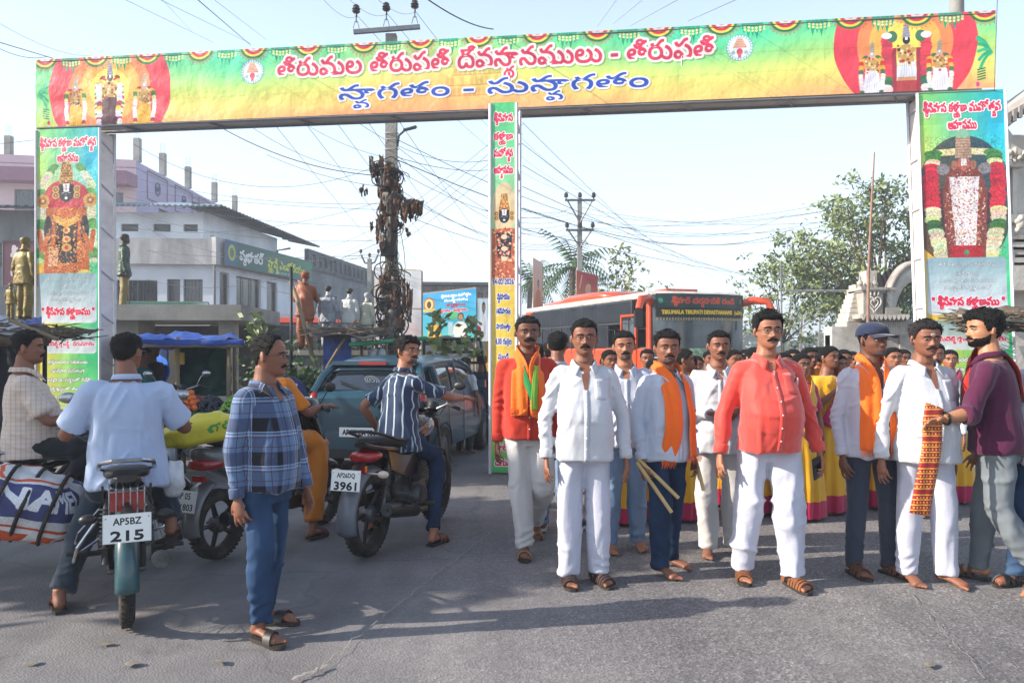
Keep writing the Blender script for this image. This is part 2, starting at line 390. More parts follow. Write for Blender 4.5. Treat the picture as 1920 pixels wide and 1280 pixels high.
# --- the long banner of the beam
def beam_print():
 c=Canvas(GL,GT-GBOT,230);H=GT-GBOT;Z=GBOT
 sl,X,Y=c.grid();v=Y/H;u=X/GL
 wav=.10*np.sin(u*19)+.06*np.sin(u*43+1)
 def ramp(t,st):ts=[q for q,_ in st];cs=np.array([c.c(k) for _,k in st]);return np.stack([np.interp(t,ts,cs[:,i]) for i in range(3)],-1)
 base=ramp(v+wav*.6,[(0,'#ffb47c'),(.14,'#f7d67c'),(.36,'#e9e678'),(.62,'#b5e786'),(.86,'#74dc98'),(1,'#58cf8e')])
 teal=ramp(v,[(0,'#f6c878'),(.2,'#f2e07c'),(.45,'#c3ea84'),(.7,'#66e0a4'),(1,'#46d8b4')])
 def hump(c0,w):return np.exp(-((u-c0)/w)**2)[...,None]
 a=base*(1-hump(.235,.05))+teal*hump(.235,.05);w2=hump(.72,.1)*.9;a=a*(1-w2)+teal*w2
 orange=ramp(v,[(0,'#ff9a6e'),(.3,'#fbbf74'),(.7,'#f1dc7c'),(1,'#9fdc8e')]);w3=hump(.44,.07)*.85;a=a*(1-w3)+orange*w3
 gl=ramp(v,[(0,'#d9e87c'),(.3,'#8fe07e'),(1,'#4fd08a')]);w4=np.clip((.02-u)/.01+1,0,1)[...,None];a=a*(1-w4)+gl*w4
 c.a[sl]=a
 tx,tz=gpos(905,110);tz-=Z
 for i in range(5):
  wd=1.15-.2*i;z0=.18+.13*i
  for k in range(int(wd*16)):
   xx=tx-wd/2+k/16
   if random.random()<.8:c.rect(xx+.005,z0,xx+.05,z0+.1,'#d97a50',.3);c.ell(xx+.028,z0+.105,.02,.02,'#f4c46c',.5)
  c.line([(tx-wd/2,z0),(tx+wd/2,z0)],.012,'#cf7448',.5)
 for px,rx,py in((205,121,175),(1697,130,90)):
  x,z=gpos(px,py);s=DL/F if px<900 else DR/F;rr=rx*s
  for k,col in((1,'#ea4a5c'),(.67,'#f6925e'),(.5,'#f9b95c'),(.32,'#f7e36a')):c.ell(x,z-Z+.05,rr*k,rr*k*1.02,col)
 strp=lambda seq,per:(lambda L:seq[int(L/per)%len(seq)])
 x,z=gpos(205,240);s=DL/F
 gmix=strp(['#c83040','#f0f0ec','#f0f0ec','#3f8f4f','#f0f0ec'],.028);gside=strp(['#b83040','#e8d050','#4a8c48','#eee9a0','#f2efee','#f2efee','#f2efee','#f2efee','#f2efee','#b83040','#e8d050','#4a8c48'],.05)
 deity(c,x,.0,.86,'#5c3442',gar=gmix)
 for sx in(-1,1):garland(c,[(x+sx*.1,.64),(x+sx*.15,.5),(x+sx*.13,.1)],.075,strp(['#b83040','#e8d050','#f2efee','#f2efee','#f2efee','#f2efee'],.06))
 for px in(142,270):xx=gpos(px,240)[0];deity(c,xx,0,.68,'#eeb43c','#b9a6b0',1,gside)
 x,z=gpos(1700,165)
 def gwide(L):return '#e04a5a' if L<.52 else('#4a7d58' if L<.62 else '#f0ede6')
 deity(c,x,0,.84,'#dfe0ea',gar=None)
 c.rect(x-.15,0,x+.15,.13,'#b8484a');c.rect(x-.1,.13,x+.1,.17,'#d89a70')
 for sx in(-1,1):c.rect(x+sx*.14-.03,0,x+sx*.14+.03,.52,'#a83c4c')
 for sx in(-1,1):garland(c,[(x+sx*.22,.66),(x+sx*.215,.0)],.12,gwide);c.ell(x+sx*.16,.66,.06,.07,'#4d7a5c');c.ell(x+sx*.22,.67,.06,.04,'#f4f2f0')
 gs2=strp(['#4d7a5c','#f0b040','#d84444','#f0b040','#4d7a5c','#f0ede6','#f0ede6','#f0ede6','#f0ede6','#4d7a5c','#f0b040','#d84444'],.05)
 for px in(1635,1763):xx=gpos(px,165)[0];deity(c,xx,0,.62,'#ece9f4','#c8b0b8',1,gs2)
 for x0,sg in((0.02,1),(GL-.02,-1)):
  for k in range(7):
   a0=1.9-.35*k;pts=[(x0+sg*(.02+.27*t*math.cos(a0*.5+.2*k)),.42+.3*t*math.sin(a0)-.12*t*t) for t in(0,.3,.6,1)]
   c.line(pts,.035,'#2fb183' if k%2 else '#3fc48c')
  for k in range(5):c.line([(x0+sg*(.09),.24-.03*k),(x0+sg*.17,.22-.03*k)],.016,'#2c7a48')
  c.line([(x0+sg*.05,.4),(x0+sg*.12,.3),(x0+sg*.13,.24)],.006,'#3a8a4a');c.ell(x0+sg*.17,.05,.02,.03,'#e0408c')
 n=16;st=GL/n*.98
 for i in range(n+1):
  x=.13+i*st*1.0
  for r,col in((.21,'#e25a50'),(.185,'#2c7a4c'),(.155,'#f4da5a'),(.125,'#d6384a'),(.085,'#f0d8d0'),(.05,'#d66a80')):c.ell(x,H+.035,r,r*.92,col,1 if r<.2 else.35)
  for k in range(13):a=PI+PI*(k+.5)/13;c.ell(x+.215*math.cos(a),H+.03+.2*math.sin(a),.008,None,'#e25a50')
  x+=st/2
  for k in range(5):
   xx=x+(-.11+.05*k);l=(.13,.2,.17,.21,.14)[k];c.poly([(xx-.024,H),(xx+.024,H),(xx+.018,H-l*.6),(xx,H-l),(xx-.018,H-l*.6)],'#22a57c')
  for row in(0,1):
   for k in range(6):c.ell(x+(-.1+.045*k),H-.045-.035*row-.02*math.sin(PI*k/5),.016,None,'#ecea9c')
 for px,py in((474,136),(1387,91)):
  x,z=gpos(px,py);z-=Z;r=.158
  c.ell(x,z,r,r,'#e9f4f0');c.ell(x,z,r,r,'#5f9fb0',ring=.008);c.ell(x,z,r*.82,r*.82,'#5f9fb0',ring=.005)
  for k in range(26):a=2*PI*k/26;c.rect(x+r*.9*math.cos(a)-.006,z+r*.9*math.sin(a)-.008,x+r*.9*math.cos(a)+.006,z+r*.9*math.sin(a)+.008,'#6f9fb4')
  c.poly([(x-.085,z-.01),(x+.085,z-.01),(x+.03,z+.12),(x-.03,z+.12)],'#e7b7a4')
  for k in range(5):c.line([(x-.075+.012*k,z+.005+.022*k),(x+.075-.012*k,z+.005+.022*k)],.006,'#c8806c')
  c.ell(x,z-.05,.035,.04,'#d8506a');c.rect(x-.018,z-.12,x+.018,z-.06,'#e0607a');c.ell(x-.075,z-.06,.022,None,'#a9c4cc');c.ell(x+.075,z-.06,.022,None,'#a9c4cc')
 u0,z0=gpos(521,131);u1,z1=gpos(1338,92);zc=(gpos(930,108)[1])-Z
 c.text('తిరుమల తిరుపతి దేవస్థానములు - తిరుపతి',(u0+u1)/2,zc+.0,.235,'#dd3f5e',width=u1-u0,bold=.007,out='#fbeff0',outw=.030,shadow='#5c7a3c')
 u0,z0=gpos(636,178);u1,z1=gpos(1216,150);zc=gpos(925,163)[1]-Z
 c.text('స్వాగతం - సుస్వాగతం',(u0+u1)/2,zc+.005,.185,'#2b55bb',width=u1-u0,bold=.006,out='#f8f2f6',outw=.022,shadow='#8a6a3c')
 for x in(1.95,3.6,5.2,6.9,8.5,10.2):c.line([(x,0),(x,H)],.012,'#5a7a4a',.12)
 c.line([(0,H*.62),(GL,H*.6)],.01,'#5a7a4a',.12);c.line([(0,H*.33),(GL,H*.34)],.01,'#7a7a4a',.12)
 return c
def face_dark(c,x,y,s,narrow=False):
 """large dark idol face with white mark, gold ears and crown; s = half face height"""
 for i in range(9):
  w=(.95-.055*i)*s*.95;c.rect(x-w,y+s*(.8+.3*i),x+w,y+s*(1.12+.3*i),['#d98c4a','#c9793c','#dfa25c'][i%3])
  for k in range(7):c.ell(x-w+2*w*(k+.5)/7,y+s*(.96+.3*i),s*.09,None,random.choice(['#a63f3a','#f0c878','#8a5a2c','#3c8c5c']))
 c.ell(x,y,s*.9,s*1.15,'#242c3c');c.poly([(x-.85*s,y+.9*s),(x+.85*s,y+.9*s),(x+.87*s,y),(x-.87*s,y)],'#242c3c')
 c.poly([(x-.42*s,y+1.0*s),(x+.42*s,y+1.0*s),(x+.32*s,y+.05*s),(x-.32*s,y+.05*s)],'#f6f2f2');c.rect(x-.05*s,y+.25*s,x+.05*s,y+.95*s,'#b0323c')
 c.ell(x,y-.3*s,.2*s,.1*s,'#5a6478');c.ell(x,y-.68*s,.2*s,.16*s,'#f0ece8')
 for sx in(-1,1):
  for yy in(.35,-.35):c.ell(x+sx*1.25*s,y+yy*s,.42*s,.42*s,'#caa45c');c.ell(x+sx*1.25*s,y+yy*s,.24*s,.24*s,'#8a5430');c.ell(x+sx*1.25*s,y+yy*s,.1*s,.1*s,'#e8d8a0')
  c.ell(x+sx*.4*s,y-.08*s,.16*s,.05*s,'#c8c8c8')
def column_print(kind):
 """kind 0 left (dark gold idol), 1 right (garlanded idol), 2 the narrow middle one"""
 w,h=(.914,4.42) if kind<2 else(.30,4.40)
 c=Canvas(w,h,240);sl,X,Y=c.grid();v=Y/h;u=X/w
 def ramp(t,st):ts=[q for q,_ in st];cs=np.array([c.c(k) for _,k in st]);return np.stack([np.interp(t,ts,cs[:,i]) for i in range(3)],-1)
 if kind<2:
  a=ramp(v,[(0,'#f8e858'),(.3,'#f9dc50'),(.5,'#f4c04c'),(.62,'#f2b84e'),(.8,'#d3df70'),(.9,'#a8da6c'),(1,'#7fd67c')])
  b=ramp(v,[(0,'#a8e070'),(.25,'#3ccf86'),(.5,'#48cf92'),(.62,'#52cfa6'),(.8,'#3ccccc'),(.9,'#2cb8d6'),(1,'#2bbcc4')])
  t=np.clip(u*1.25-.15+.1*np.sin(v*9),0,1)[...,None];c.a[sl]=a*(1-t)+b*t
 else:c.a[sl]=ramp(v,[(0,'#4bbf6c'),(.06,'#8fc85c'),(.12,'#e8c84c'),(.45,'#f2cf58'),(.56,'#f0d272'),(.6,'#c9cf9a'),(.8,'#8fd9a0'),(1,'#56cc84')])
 X0=w/2;red='#e03a5a'
 if kind<2:
  c.text('శ్రీనివాస కళ్యాణ మహోత్సవ',X0,h-.2,.115,red,width=w*.9,bold=.006,out='#fff4f4',outw=.014,shadow='#3a6a6a')
  c.text('ఆహ్వానము',X0,h-.42,.115,red,width=w*.33,bold=.006,out='#fff4f4',outw=.014,shadow='#3a6a6a')
  if kind==0:
   cx,cy=X0-.02,3.38
   c.ell(cx,cy-.2,.40,.8,'#e9e6c4',.4)
   for sx in(-1,1):garland(c,[(cx+sx*.18,cy+.5),(cx+sx*.36,cy+.25),(cx+sx*.4,cy-.9)],.13,lambda L:'#dfe4c0' if int(L*7)%3 else '#5fa85a')
   c.ell(cx,cy+.05,.33,.25,'#c8384c');c.poly([(cx-.34,cy-1.12),(cx+.34,cy-1.12),(cx+.3,cy-.1),(cx-.3,cy-.1)],'#c96a3c')
   c.poly([(cx-.15,cy-.9),(cx+.15,cy-.9),(cx+.17,cy-.25),(cx-.17,cy-.25)],'#272e3c')
   for sx in(-1,1):
    c.ell(cx+sx*.27,cy-.42,.065,.2,'#272e3c');c.line([(cx+sx*.27,cy-.5),(cx+sx*.36,cy-.72),(cx+sx*.4,cy-.45)],.07,'#cc6c40');c.ell(cx+sx*.35,cy+.0,.1,None,'#d2a050');c.ell(cx+sx*.35,cy+.0,.055,None,'#a8603c');c.ell(cx+sx*.35,cy,.02,None,'#f0e0b0')
   c.poly([(cx-.27,cy-.95),(cx-.13,cy-.95),(cx-.12,cy-.68),(cx-.26,cy-.66)],'#efb890')
   for _ in range(900):
    a,r=random.uniform(0,2*PI),random.random()**.5;xx,yy=cx+.3*r*math.cos(a),cy-.62+.52*r*math.sin(a)
    if abs(xx-cx)<.1 and yy>cy-.88 and random.random()<.6:continue
    c.ell(xx,yy,random.uniform(.005,.012),None,random.choice(['#e0823c','#c8552c','#f0b060','#a43c2c','#e8c070','#8a3c24','#e89848']))
   for yy,r in((-.28,.035),(-.43,.045),(-.56,.05),(-.68,.06)):
    c.ell(cx,cy+yy,r*1.3,r,'#d8a860');c.ell(cx,cy+yy,r*.5,r*.5,'#c03a3c')
   c.poly([(cx-.18,cy-.3),(cx-.2,cy-.2),(cx,cy-.28),(cx+.2,cy-.2),(cx+.18,cy-.3),(cx,cy-.4)],'#dfa656')
   face_dark(c,cx,cy+.12,.125)
   c.ell(cx-.2,cy-1.15,.3,.13,'#c8603a',.7);c.ell(cx+.26,cy-1.08,.12,.08,'#e6d068')
  else:
   cx,cy=X0,3.24
   c.ell(cx,cy-.1,.5,.72,'#3c3448',.75);c.ell(cx-.05,cy-.5,.5,.5,'#4c3a40',.8)
   def g1(L):return '#efe6b8' if L<.22 else('#4f8a4c' if L<.36 else('#efe6b8' if L<.42 else('#e0384c' if L<.98 else('#efe6b8' if L<1.12 else('#4a7d48' if L<1.25 else '#efe6b8')))))
   for sx in(-1,1):garland(c,[(cx+sx*.08,cy+.42),(cx+sx*.32,cy+.4),(cx+sx*.36,cy+.1),(cx+sx*.34,cy-.5),(cx+sx*.2,cy-1.15)],.17,g1)
   c.poly([(cx-.2,cy-1.0),(cx+.2,cy-1.0),(cx+.24,cy-.1),(cx+.17,cy+.22),(cx-.17,cy+.22),(cx-.24,cy-.1)],'#8a4a44')
   c.poly([(cx-.1,cy-.85),(cx+.1,cy-.85),(cx+.16,cy+.1),(cx-.16,cy+.1)],'#e9e2ea')
   for _ in range(800):
    a,r=random.uniform(0,2*PI),random.random()**.5;c.ell(cx+.22*r*math.cos(a),cy-.38+.6*r*math.sin(a),random.uniform(.004,.010),None,random.choice(['#c89a64','#a83c44','#e8dcc8','#7a4038','#d8b880','#c04a4c','#f0e4d4']),.9)
   c.rect(cx-.17,cy-1.0,cx+.17,cy-.76,'#b83038');c.ell(cx,cy-.85,.03,None,'#3c9c7c')
   c.ell(cx,cy+.27,.07,.085,'#c06a60');c.rect(cx-.03,cy+.24,cx+.03,cy+.33,'#f2eef0')
   for sx in(-1,1):c.ell(cx+sx*.1,cy+.25,.035,.06,'#a8705c');c.ell(cx+sx*.22,cy+.2,.07,None,'#8f8a90')
   c.poly([(cx-.09,cy+.34),(cx+.09,cy+.34),(cx+.075,cy+.62),(cx-.075,cy+.62)],'#c0a088');c.ell(cx,cy+.64,.065,.06,'#8fc8a4')
   for i in range(7):c.line([(cx-.08,cy+.37+.035*i),(cx+.08,cy+.37+.035*i)],.007,'#8a6a60')
  sl2,X2,Y2=c.grid(0,2.25,w,4.0);rr2=np.hypot((X2-cx)/.42,(Y2-(cy-.45))/.95);c.a[sl2]*=(1.08-.22*np.clip(rr2,0,1.1)*np.clip(1.6-rr2,0,1))[...,None];c.speckle(.34,.05,2.35,w-.05,3.85,2);c.speckle(.22,.05,2.35,w-.05,3.85,4)
  c.rect(.02,1.61,w-.04,2.33,['#e6ecf0','#8fb2bc'],1,.05)
  dk='#4f5a66'
  for t,z,wd,hh in(('తేది: 14-02-2026 స్థిరవారము',2.24,.62,.04),('(శనివారం)',2.13,.24,.04),('సాయంత్రం 4.00 గంటల నుండి',2.04,.6,.042),('సాంస్కృతిక కార్యక్రమాలతో',1.95,.5,.042)):
   c.text(t,X0,z,hh,'#f6f8fa',width=wd,out=dk,outw=.004)
  c.text('" శ్రీనివాస కళ్యాణము "',X0,1.78,.10,'#dc2c50',width=w*.84,bold=.007,out='#f6eef2',outw=.010,shadow='#5a6a7a')
  c.rect(.02,1.17,w-.04,1.54,['#dfe9ec','#8fb6b4'],1,.05)
  c.text('వేదిక:',X0,1.43,.045,'#f6f8fa',out=dk,outw=.004)
  c.text('రామసెట్టి గ్రాండ్స్ - దిగువపాలెం',X0,1.31,.055,'#d83a5c',width=w*.84,bold=.003,out='#f2eef2',outw=.007)
  for i,(t,wd) in enumerate((('భక్తులందరూ సకుటుంబ',.58),('సపరివార సమేతంగా',.5),('సంప్రదాయ వస్త్రాలతో విచ్చేసి',.66),('భక్తి శ్రద్ధలతో తిలకించి',.56),('స్వామి వారి కృపాకటాక్షములు పొంది',.78),('అన్న ప్రసాదాలను స్వీకరించగలరు.',.74))):
   c.text(t,X0,1.05-.13*i,.046,'#fbfbf4',width=wd,bold=.002,out='#5a6a58',outw=.005)
  c.line([(.1,.27),(w-.14,.27)],.006,'#4a5a4a');c.ell(X0,.27,.02,.012,'#4a5a4a')
  c.text('ఆహ్వానితులు',X0,.13,.05,'#f8f8f4',out='#5a6a58',outw=.005)
 else:
  for t,z in(('శ్రీనివాస',4.22),('కళ్యాణ',4.0),('మహోత్సవ',3.8),('ఆహ్వానము',3.6)):
   c.text(t,X0,z,.09,red,width=w*.76,bold=.005,out='#fff4f4',outw=.011)
  cx,cy=X0+.01,3.0;c.ell(cx,cy+.15,.15,.3,'#f0c8a0',.8)
  c.poly([(cx-.15,cy-.72),(cx+.15,cy-.72),(cx+.15,cy-.1),(cx-.15,cy-.1)],'#c06a48');c.poly([(cx-.08,cy-.45),(cx+.08,cy-.45),(cx+.1,cy-.15),(cx-.1,cy-.15)],'#272e3c')
  for _ in range(220):c.ell(cx+random.uniform(-.14,.14),cy+random.uniform(-.72,-.1),random.uniform(.006,.014),None,random.choice(['#e0a070','#c8453c','#f4cfa0','#e8b8a0','#a43c34']))
  for yy in(-.2,-.34,-.46):c.ell(cx,cy+yy,.04,.03,'#e8d0b0')
  face_dark(c,cx,cy+.05,.075)
  for t,z,hh,wd in(('14-02-2026',2.27,.07,.25),('స్థిరవారము',2.09,.065,.15),('(శనివారం)',1.92,.065,.17),('సాయంత్రం',1.74,.065,.17),('4.00 గం||ల',1.56,.075,.2),('నుండి',1.38,.065,.13),('వేదిక:',1.2,.07,.16),('గ్రాండ్స్',1.0,.07,.2)):
   c.text(t,X0,z,hh,'#34489c',width=wd,bold=.004,out='#faf4ec',outw=.008)
  c.text('దిగువ',X0,.12,.08,red,width=.2,bold=.005,out='#fff4f4',outw=.010)
  c.text('పాలెం',X0,.3,.08,red,width=.2,bold=.005,out='#fff4f4',outw=.010)
 for _ in range(4):y=random.uniform(.2,h);c.line([(0,y),(w,y+.02)],.01,'#607060',.12)
 return c
STEEL=mat('gate_steel','#8d8f95',.5,.6,.15);WHITEPIPE=mat('gate_white_paint','#c9cad2',.5,0,.1);CLOTHBACK=mat('banner_back','#c8c6bf',.8,0,.1,3)
gate=empty('banner_gate',gw(GL/2,0),0,'tall printed cloth gate spanning the road, green and yellow with Telugu lettering','banner gate')
def gparent(o):o.parent=gate;o.matrix_parent_inverse=Matrix.Translation(-Vector(gate.location));return o
def beam():
 o=gparent(uv_quad('beam_banner',[gw(0,GBOT),gw(GL,GBOT+.02),gw(GL,GT),gw(0,GT)],beam_print().material('beam_print',.5,vmul=.86,wrinkle=.35),None,160,10,.022))
 o['label']='long header banner with red and blue lettering and two groups of deities'
 b=MB();y0,y1=.02,-GDEP
 for z in(GBOT-.012,GT-.03):
  for off in(-.012,-GDEP):b.tube([gw(.0,z,off),gw(GL,z,off)],.018,4)
 for u in np.arange(0,GL,1.22):
  for z in(GBOT-.012,GT-.03):b.tube([gw(u,z,-.012),gw(u+.14,z,-GDEP)],.014,4)
  b.tube([gw(u,GBOT,-.03),gw(u,GT,-.03)],.014,4);b.tube([gw(u,GBOT,-GDEP),gw(u,GT,-GDEP)],.014,4)
 gparent(b.build('beam_frame',STEEL))
 gparent(mesh_obj('beam_soffit',[gw(0,GBOT+.008,-.03),gw(GL,GBOT+.008,-.03),gw(GL,GBOT+.008,-GDEP+.02),gw(0,GBOT+.008,-GDEP+.02)],[(0,1,2,3)],CLOTHBACK))
 gparent(mesh_obj('back_cloth',[gw(0,GBOT,-GDEP-.03),gw(GL,GBOT,-GDEP-.03),gw(GL,GT,-GDEP-.03),gw(0,GT,-GDEP-.03)],[(0,1,2,3)],CLOTHBACK))
beam()
def gate_post(u0,w,off,ztop,print_,label,lean=0.,side='r',name='post_banner',zb=.02):
 n=1;P=lambda u,z,o:gw(u+lean*(ztop-z),z,o+off)
 o=gparent(uv_quad(name,[P(u0,zb,0),P(u0+w,zb,0),P(u0+w,ztop,0),P(u0,ztop,0)],print_.material(name+'_print',.5,vmul=.86,wrinkle=.3),None,8,40,.010));o['label']=label
 b=MB()
 for uu in(u0-.012,u0+w+.012):
  for oo in(0,-GDEP):b.tube([P(uu,0,oo),P(uu,ztop-.01,oo)],.02,4)
 for k in range(8):
  z=.25+k*.58
  if z<ztop:
   for uu in(u0-.012,u0+w+.012):b.tube([P(uu,z,0),P(uu,z-.14 if side=='r' else z,-GDEP)],.011,4)
 gparent(b.build('post_frame',WHITEPIPE))
 us=u0+w+.0 if side=='r' else u0
 gparent(mesh_obj('side_cloth',[P(us,zb,-.03),P(us,zb,-GDEP+.02),P(us,ztop-.05,-GDEP+.02),P(us,ztop-.05,-.03)],[(0,1,2,3)],mat('side_cloth','#d8cdc8',.7,0,.2,1.5,stretch=(1,1,3))))
 gparent(mesh_obj('post_back_cloth',[P(u0,zb,-GDEP-.02),P(u0+w,zb,-GDEP-.02),P(u0+w,ztop,-GDEP-.02),P(u0,ztop,-GDEP-.02)],[(0,1,2,3)],CLOTHBACK))
gate_post(.01,.905,.0,GBOT-.03,column_print(0),'printed column banner showing a dark faced gold idol',name='idol_banner',zb=.36)
ur=gpos(1722,190)[0]
gate_post(ur,.93,.0,GBOT-.0,column_print(1),'printed column banner showing a garlanded idol in red and cream',lean=.033,side='l',name='garland_banner',zb=.42)
um=gpos(921,400,.3)[0]
gate_post(um,.298,.3,gpos(945,192,.3)[1],column_print(2),'narrow column banner with blue date lettering',name='date_banner')
# ------------------------------------------------------------ ground
def ground():
 m,n,b=node_mat('asphalt');L=n.links;N=n.nodes.new
 tc=N('ShaderNodeTexCoord')
 def noise(sc,det=6,rough=.6,st=(1,1,1)):
  mp=N('ShaderNodeMapping');mp.inputs['Scale'].default_value=st;L.new(tc.outputs['Object'],mp.inputs[0])
  z=N('ShaderNodeTexNoise');z.inputs['Scale'].default_value=sc;z.inputs['Detail'].default_value=det;z.inputs['Roughness'].default_value=rough;L.new(mp.outputs[0],z.inputs[0]);return z.outputs[0]
 def ramp(i,st):
  r=N('ShaderNodeValToRGB');e=r.color_ramp.elements
  e[0].position,e[0].color=st[0][0],(*st[0][1],1);e[1].position,e[1].color=st[-1][0],(*st[-1][1],1)
  for p,c in st[1:-1]:q=e.new(p);q.color=(*c,1)
  L.new(i,r.inputs[0]);return r.outputs[0]
 def mixc(f,a,c,t='MIX'):
  x=N('ShaderNodeMixRGB');x.blend_type=t
  for i,q in enumerate((f,a,c)):
   if isinstance(q,(int,float)):x.inputs[i].default_value=q
   elif isinstance(q,tuple):x.inputs[i].default_value=(*q,1)
   else:L.new(q,x.inputs[i])
  return x.outputs[0]
 base=ramp(noise(.45,5),[(.3,(.135,.13,.133)),(.5,(.175,.168,.17)),(.7,(.22,.21,.21))])
 streak=ramp(noise(1.2,6,.6,(.5,1.4,1)),[(.35,(.88,.88,.88)),(.65,(1.1,1.09,1.08))]);c=mixc(1.,base,streak,'MULTIPLY')
 v=N('ShaderNodeTexVoronoi');v.inputs['Scale'].default_value=78;L.new(tc.outputs['Object'],v.inputs[0])
 agg=ramp(v.outputs['Color'],[(.15,(.55,.54,.53)),(.5,(.95,.95,.95)),(.8,(1.35,1.32,1.28)),(.95,(2.2,2.15,2.05))])
 sep=N('ShaderNodeSeparateXYZ');L.new(tc.outputs['Object'],sep.inputs[0])
 mr=N('ShaderNodeMapRange');mr.inputs[1].default_value=-1.2;mr.inputs[2].default_value=1.0;L.new(sep.outputs[0],mr.inputs[0])
 nz=N('ShaderNodeMath');nz.operation='MULTIPLY_ADD';nz.inputs[1].default_value=.7;nz.inputs[2].default_value=.12;L.new(mr.outputs[0],nz.inputs[0])
 c=mixc(nz.outputs[0],c,mixc(1.,c,agg,'MULTIPLY'))
 dust=ramp(noise(.8,8,.7),[(.5,(0,0,0)),(.75,(.55,.55,.55))]);c=mixc(dust,c,(.27,.25,.235))
 spots=ramp(noise(5,4,.6),[(.66,(0,0,0)),(.7,(1,1,1))]);c=mixc(mixc(1.,spots,(.35,.35,.35),'MULTIPLY'),c,(.09,.086,.082))
 lane=ramp(noise(1.1,5,.6,(2.4,.12,1)),[(.35,(.84,.84,.85)),(.65,(1.1,1.1,1.09))]);c=mixc(1.,c,lane,'MULTIPLY')
 oil=ramp(noise(.9,7,.65),[(.60,(1,1,1)),(.68,(.72,.72,.73))]);c=mixc(1.,c,oil,'MULTIPLY')
 chalk=ramp(noise(2.3,9,.75),[(.66,(0,0,0)),(.74,(.5,.5,.5))]);c=mixc(chalk,c,(.36,.35,.335))
 vc=N('ShaderNodeTexVoronoi');vc.feature='DISTANCE_TO_EDGE';vc.inputs['Scale'].default_value=.28
 mp=N('ShaderNodeMapping');L.new(tc.outputs['Object'],mp.inputs[0]);nn=N('ShaderNodeTexNoise');nn.inputs['Scale'].default_value=1.5;L.new(mp.outputs[0],nn.inputs[0])
 ad=N('ShaderNodeMixRGB');ad.blend_type='ADD';ad.inputs[0].default_value=.8;L.new(tc.outputs['Object'],ad.inputs[1]);L.new(nn.outputs['Color'],ad.inputs[2]);L.new(ad.outputs[0],vc.inputs[0])
 crack=ramp(vc.outputs['Distance'],[(0,(1,1,1)),(.006,(0,0,0))]);c=mixc(mixc(1.,crack,(.3,.3,.3),'MULTIPLY'),c,(.06,.056,.052))
 L.new(c,b.inputs['Base Color']);b.inputs['Roughness'].default_value=.78;b.inputs['Specular IOR Level'].default_value=.35
 bp=N('ShaderNodeBump');bp.inputs['Strength'].default_value=.35;bp.inputs['Distance'].default_value=.008;L.new(v.outputs['Distance'],bp.inputs['Height'])
 bp2=N('ShaderNodeBump');bp2.inputs['Strength'].default_value=.12;bp2.inputs['Distance'].default_value=.03;L.new(noise(9,8,.7),bp2.inputs['Height']);L.new(bp.outputs[0],bp2.inputs['Normal']);L.new(bp2.outputs[0],b.inputs['Normal'])
 xs=np.linspace(-14,14,90);ys=np.linspace(-6,40,110);V=[];Fc=[]
 for y in ys:
  for x in xs:V.append((x,y,0))
 V=np.array(V);nz_=vnoise(V*.35+7,3)*.008;V[:,2]=nz_-.006
 for j in range(len(ys)-1):
  for i in range(len(xs)-1):a=j*len(xs)+i;Fc.append((a,a+1,a+len(xs)+1,a+len(xs)))
 tag(mesh_obj('road',V,Fc,m,None,True),kind='structure')
 e=mat('earth','#8a8178',.95,0,.25,1.2,dirt='#6f6a5a')
 g=MB();g.add([(-315,-75,-.03),(315,-75,-.03),(315,555,-.03),(-315,555,-.03)],[(0,1,2,3)]);tag(g.build('ground',e,None,False),kind='structure')
 tag(mesh_obj('far_road',[(-7,39.5,-.012),(16,39.5,-.012),(40,300,-.012),(10,300,-.012)],[(0,1,2,3)],m),kind='structure')
 W_=mat('road_paint','#8e8a84',.9,0,.3,30)
 def ribbon(pts,w,name,mt):
  V=[];Fc=[]
  for i,p in enumerate(pts):
   p=Vector(p);t=(Vector(pts[min(i+1,len(pts)-1)])-Vector(pts[max(i-1,0)])).normalized();s=Vector((-t.y,t.x,0));ww=w*random.uniform(.4,1)
   V+=[p+s*ww,p-s*ww]
   if i:Fc.append((2*i-2,2*i-1,2*i+1,2*i))
  return mesh_obj(name,V,Fc,mt)
 def pline(p0,p1,n,w,name,mt,z=.012):
  a,b_=G(*p0),G(*p1);pts=[]
  for i in range(n+1):
   q=a.lerp(b_,i/n);q.x+=random.uniform(-.015,.015);q.y+=random.uniform(-.015,.015);q.z=z;pts.append(q)
  return tag(ribbon(pts,w,name,mt),kind='structure')
 crk=mat('crack_fill','#4a4642',.95)
 pline((575,1272),(905,1010),40,.0035,'road_crack',W_)
 pline((545,1276),(618,1252),8,.014,'road_marking',W_)
 pline((1690,1100),(1850,1275),30,.003,'road_joint',W_)
ground()
# ------------------------------------------------------------ the air
def haze():
 b=MB();b.box((0,240,9.5),(640,640,21));m=bpy.data.materials.new('haze');m.use_nodes=True;n=m.node_tree;n.nodes.clear()
 o=n.nodes.new('ShaderNodeOutputMaterial');v=n.nodes.new('ShaderNodeVolumePrincipled');v.inputs['Density'].default_value=.0027;v.inputs['Color'].default_value=(.86,.92,1,1);v.inputs['Anisotropy'].default_value=.2
 n.links.new(v.outputs[0],o.inputs['Volume']);tag(b.build('haze',m,None,False),kind='stuff')
haze()
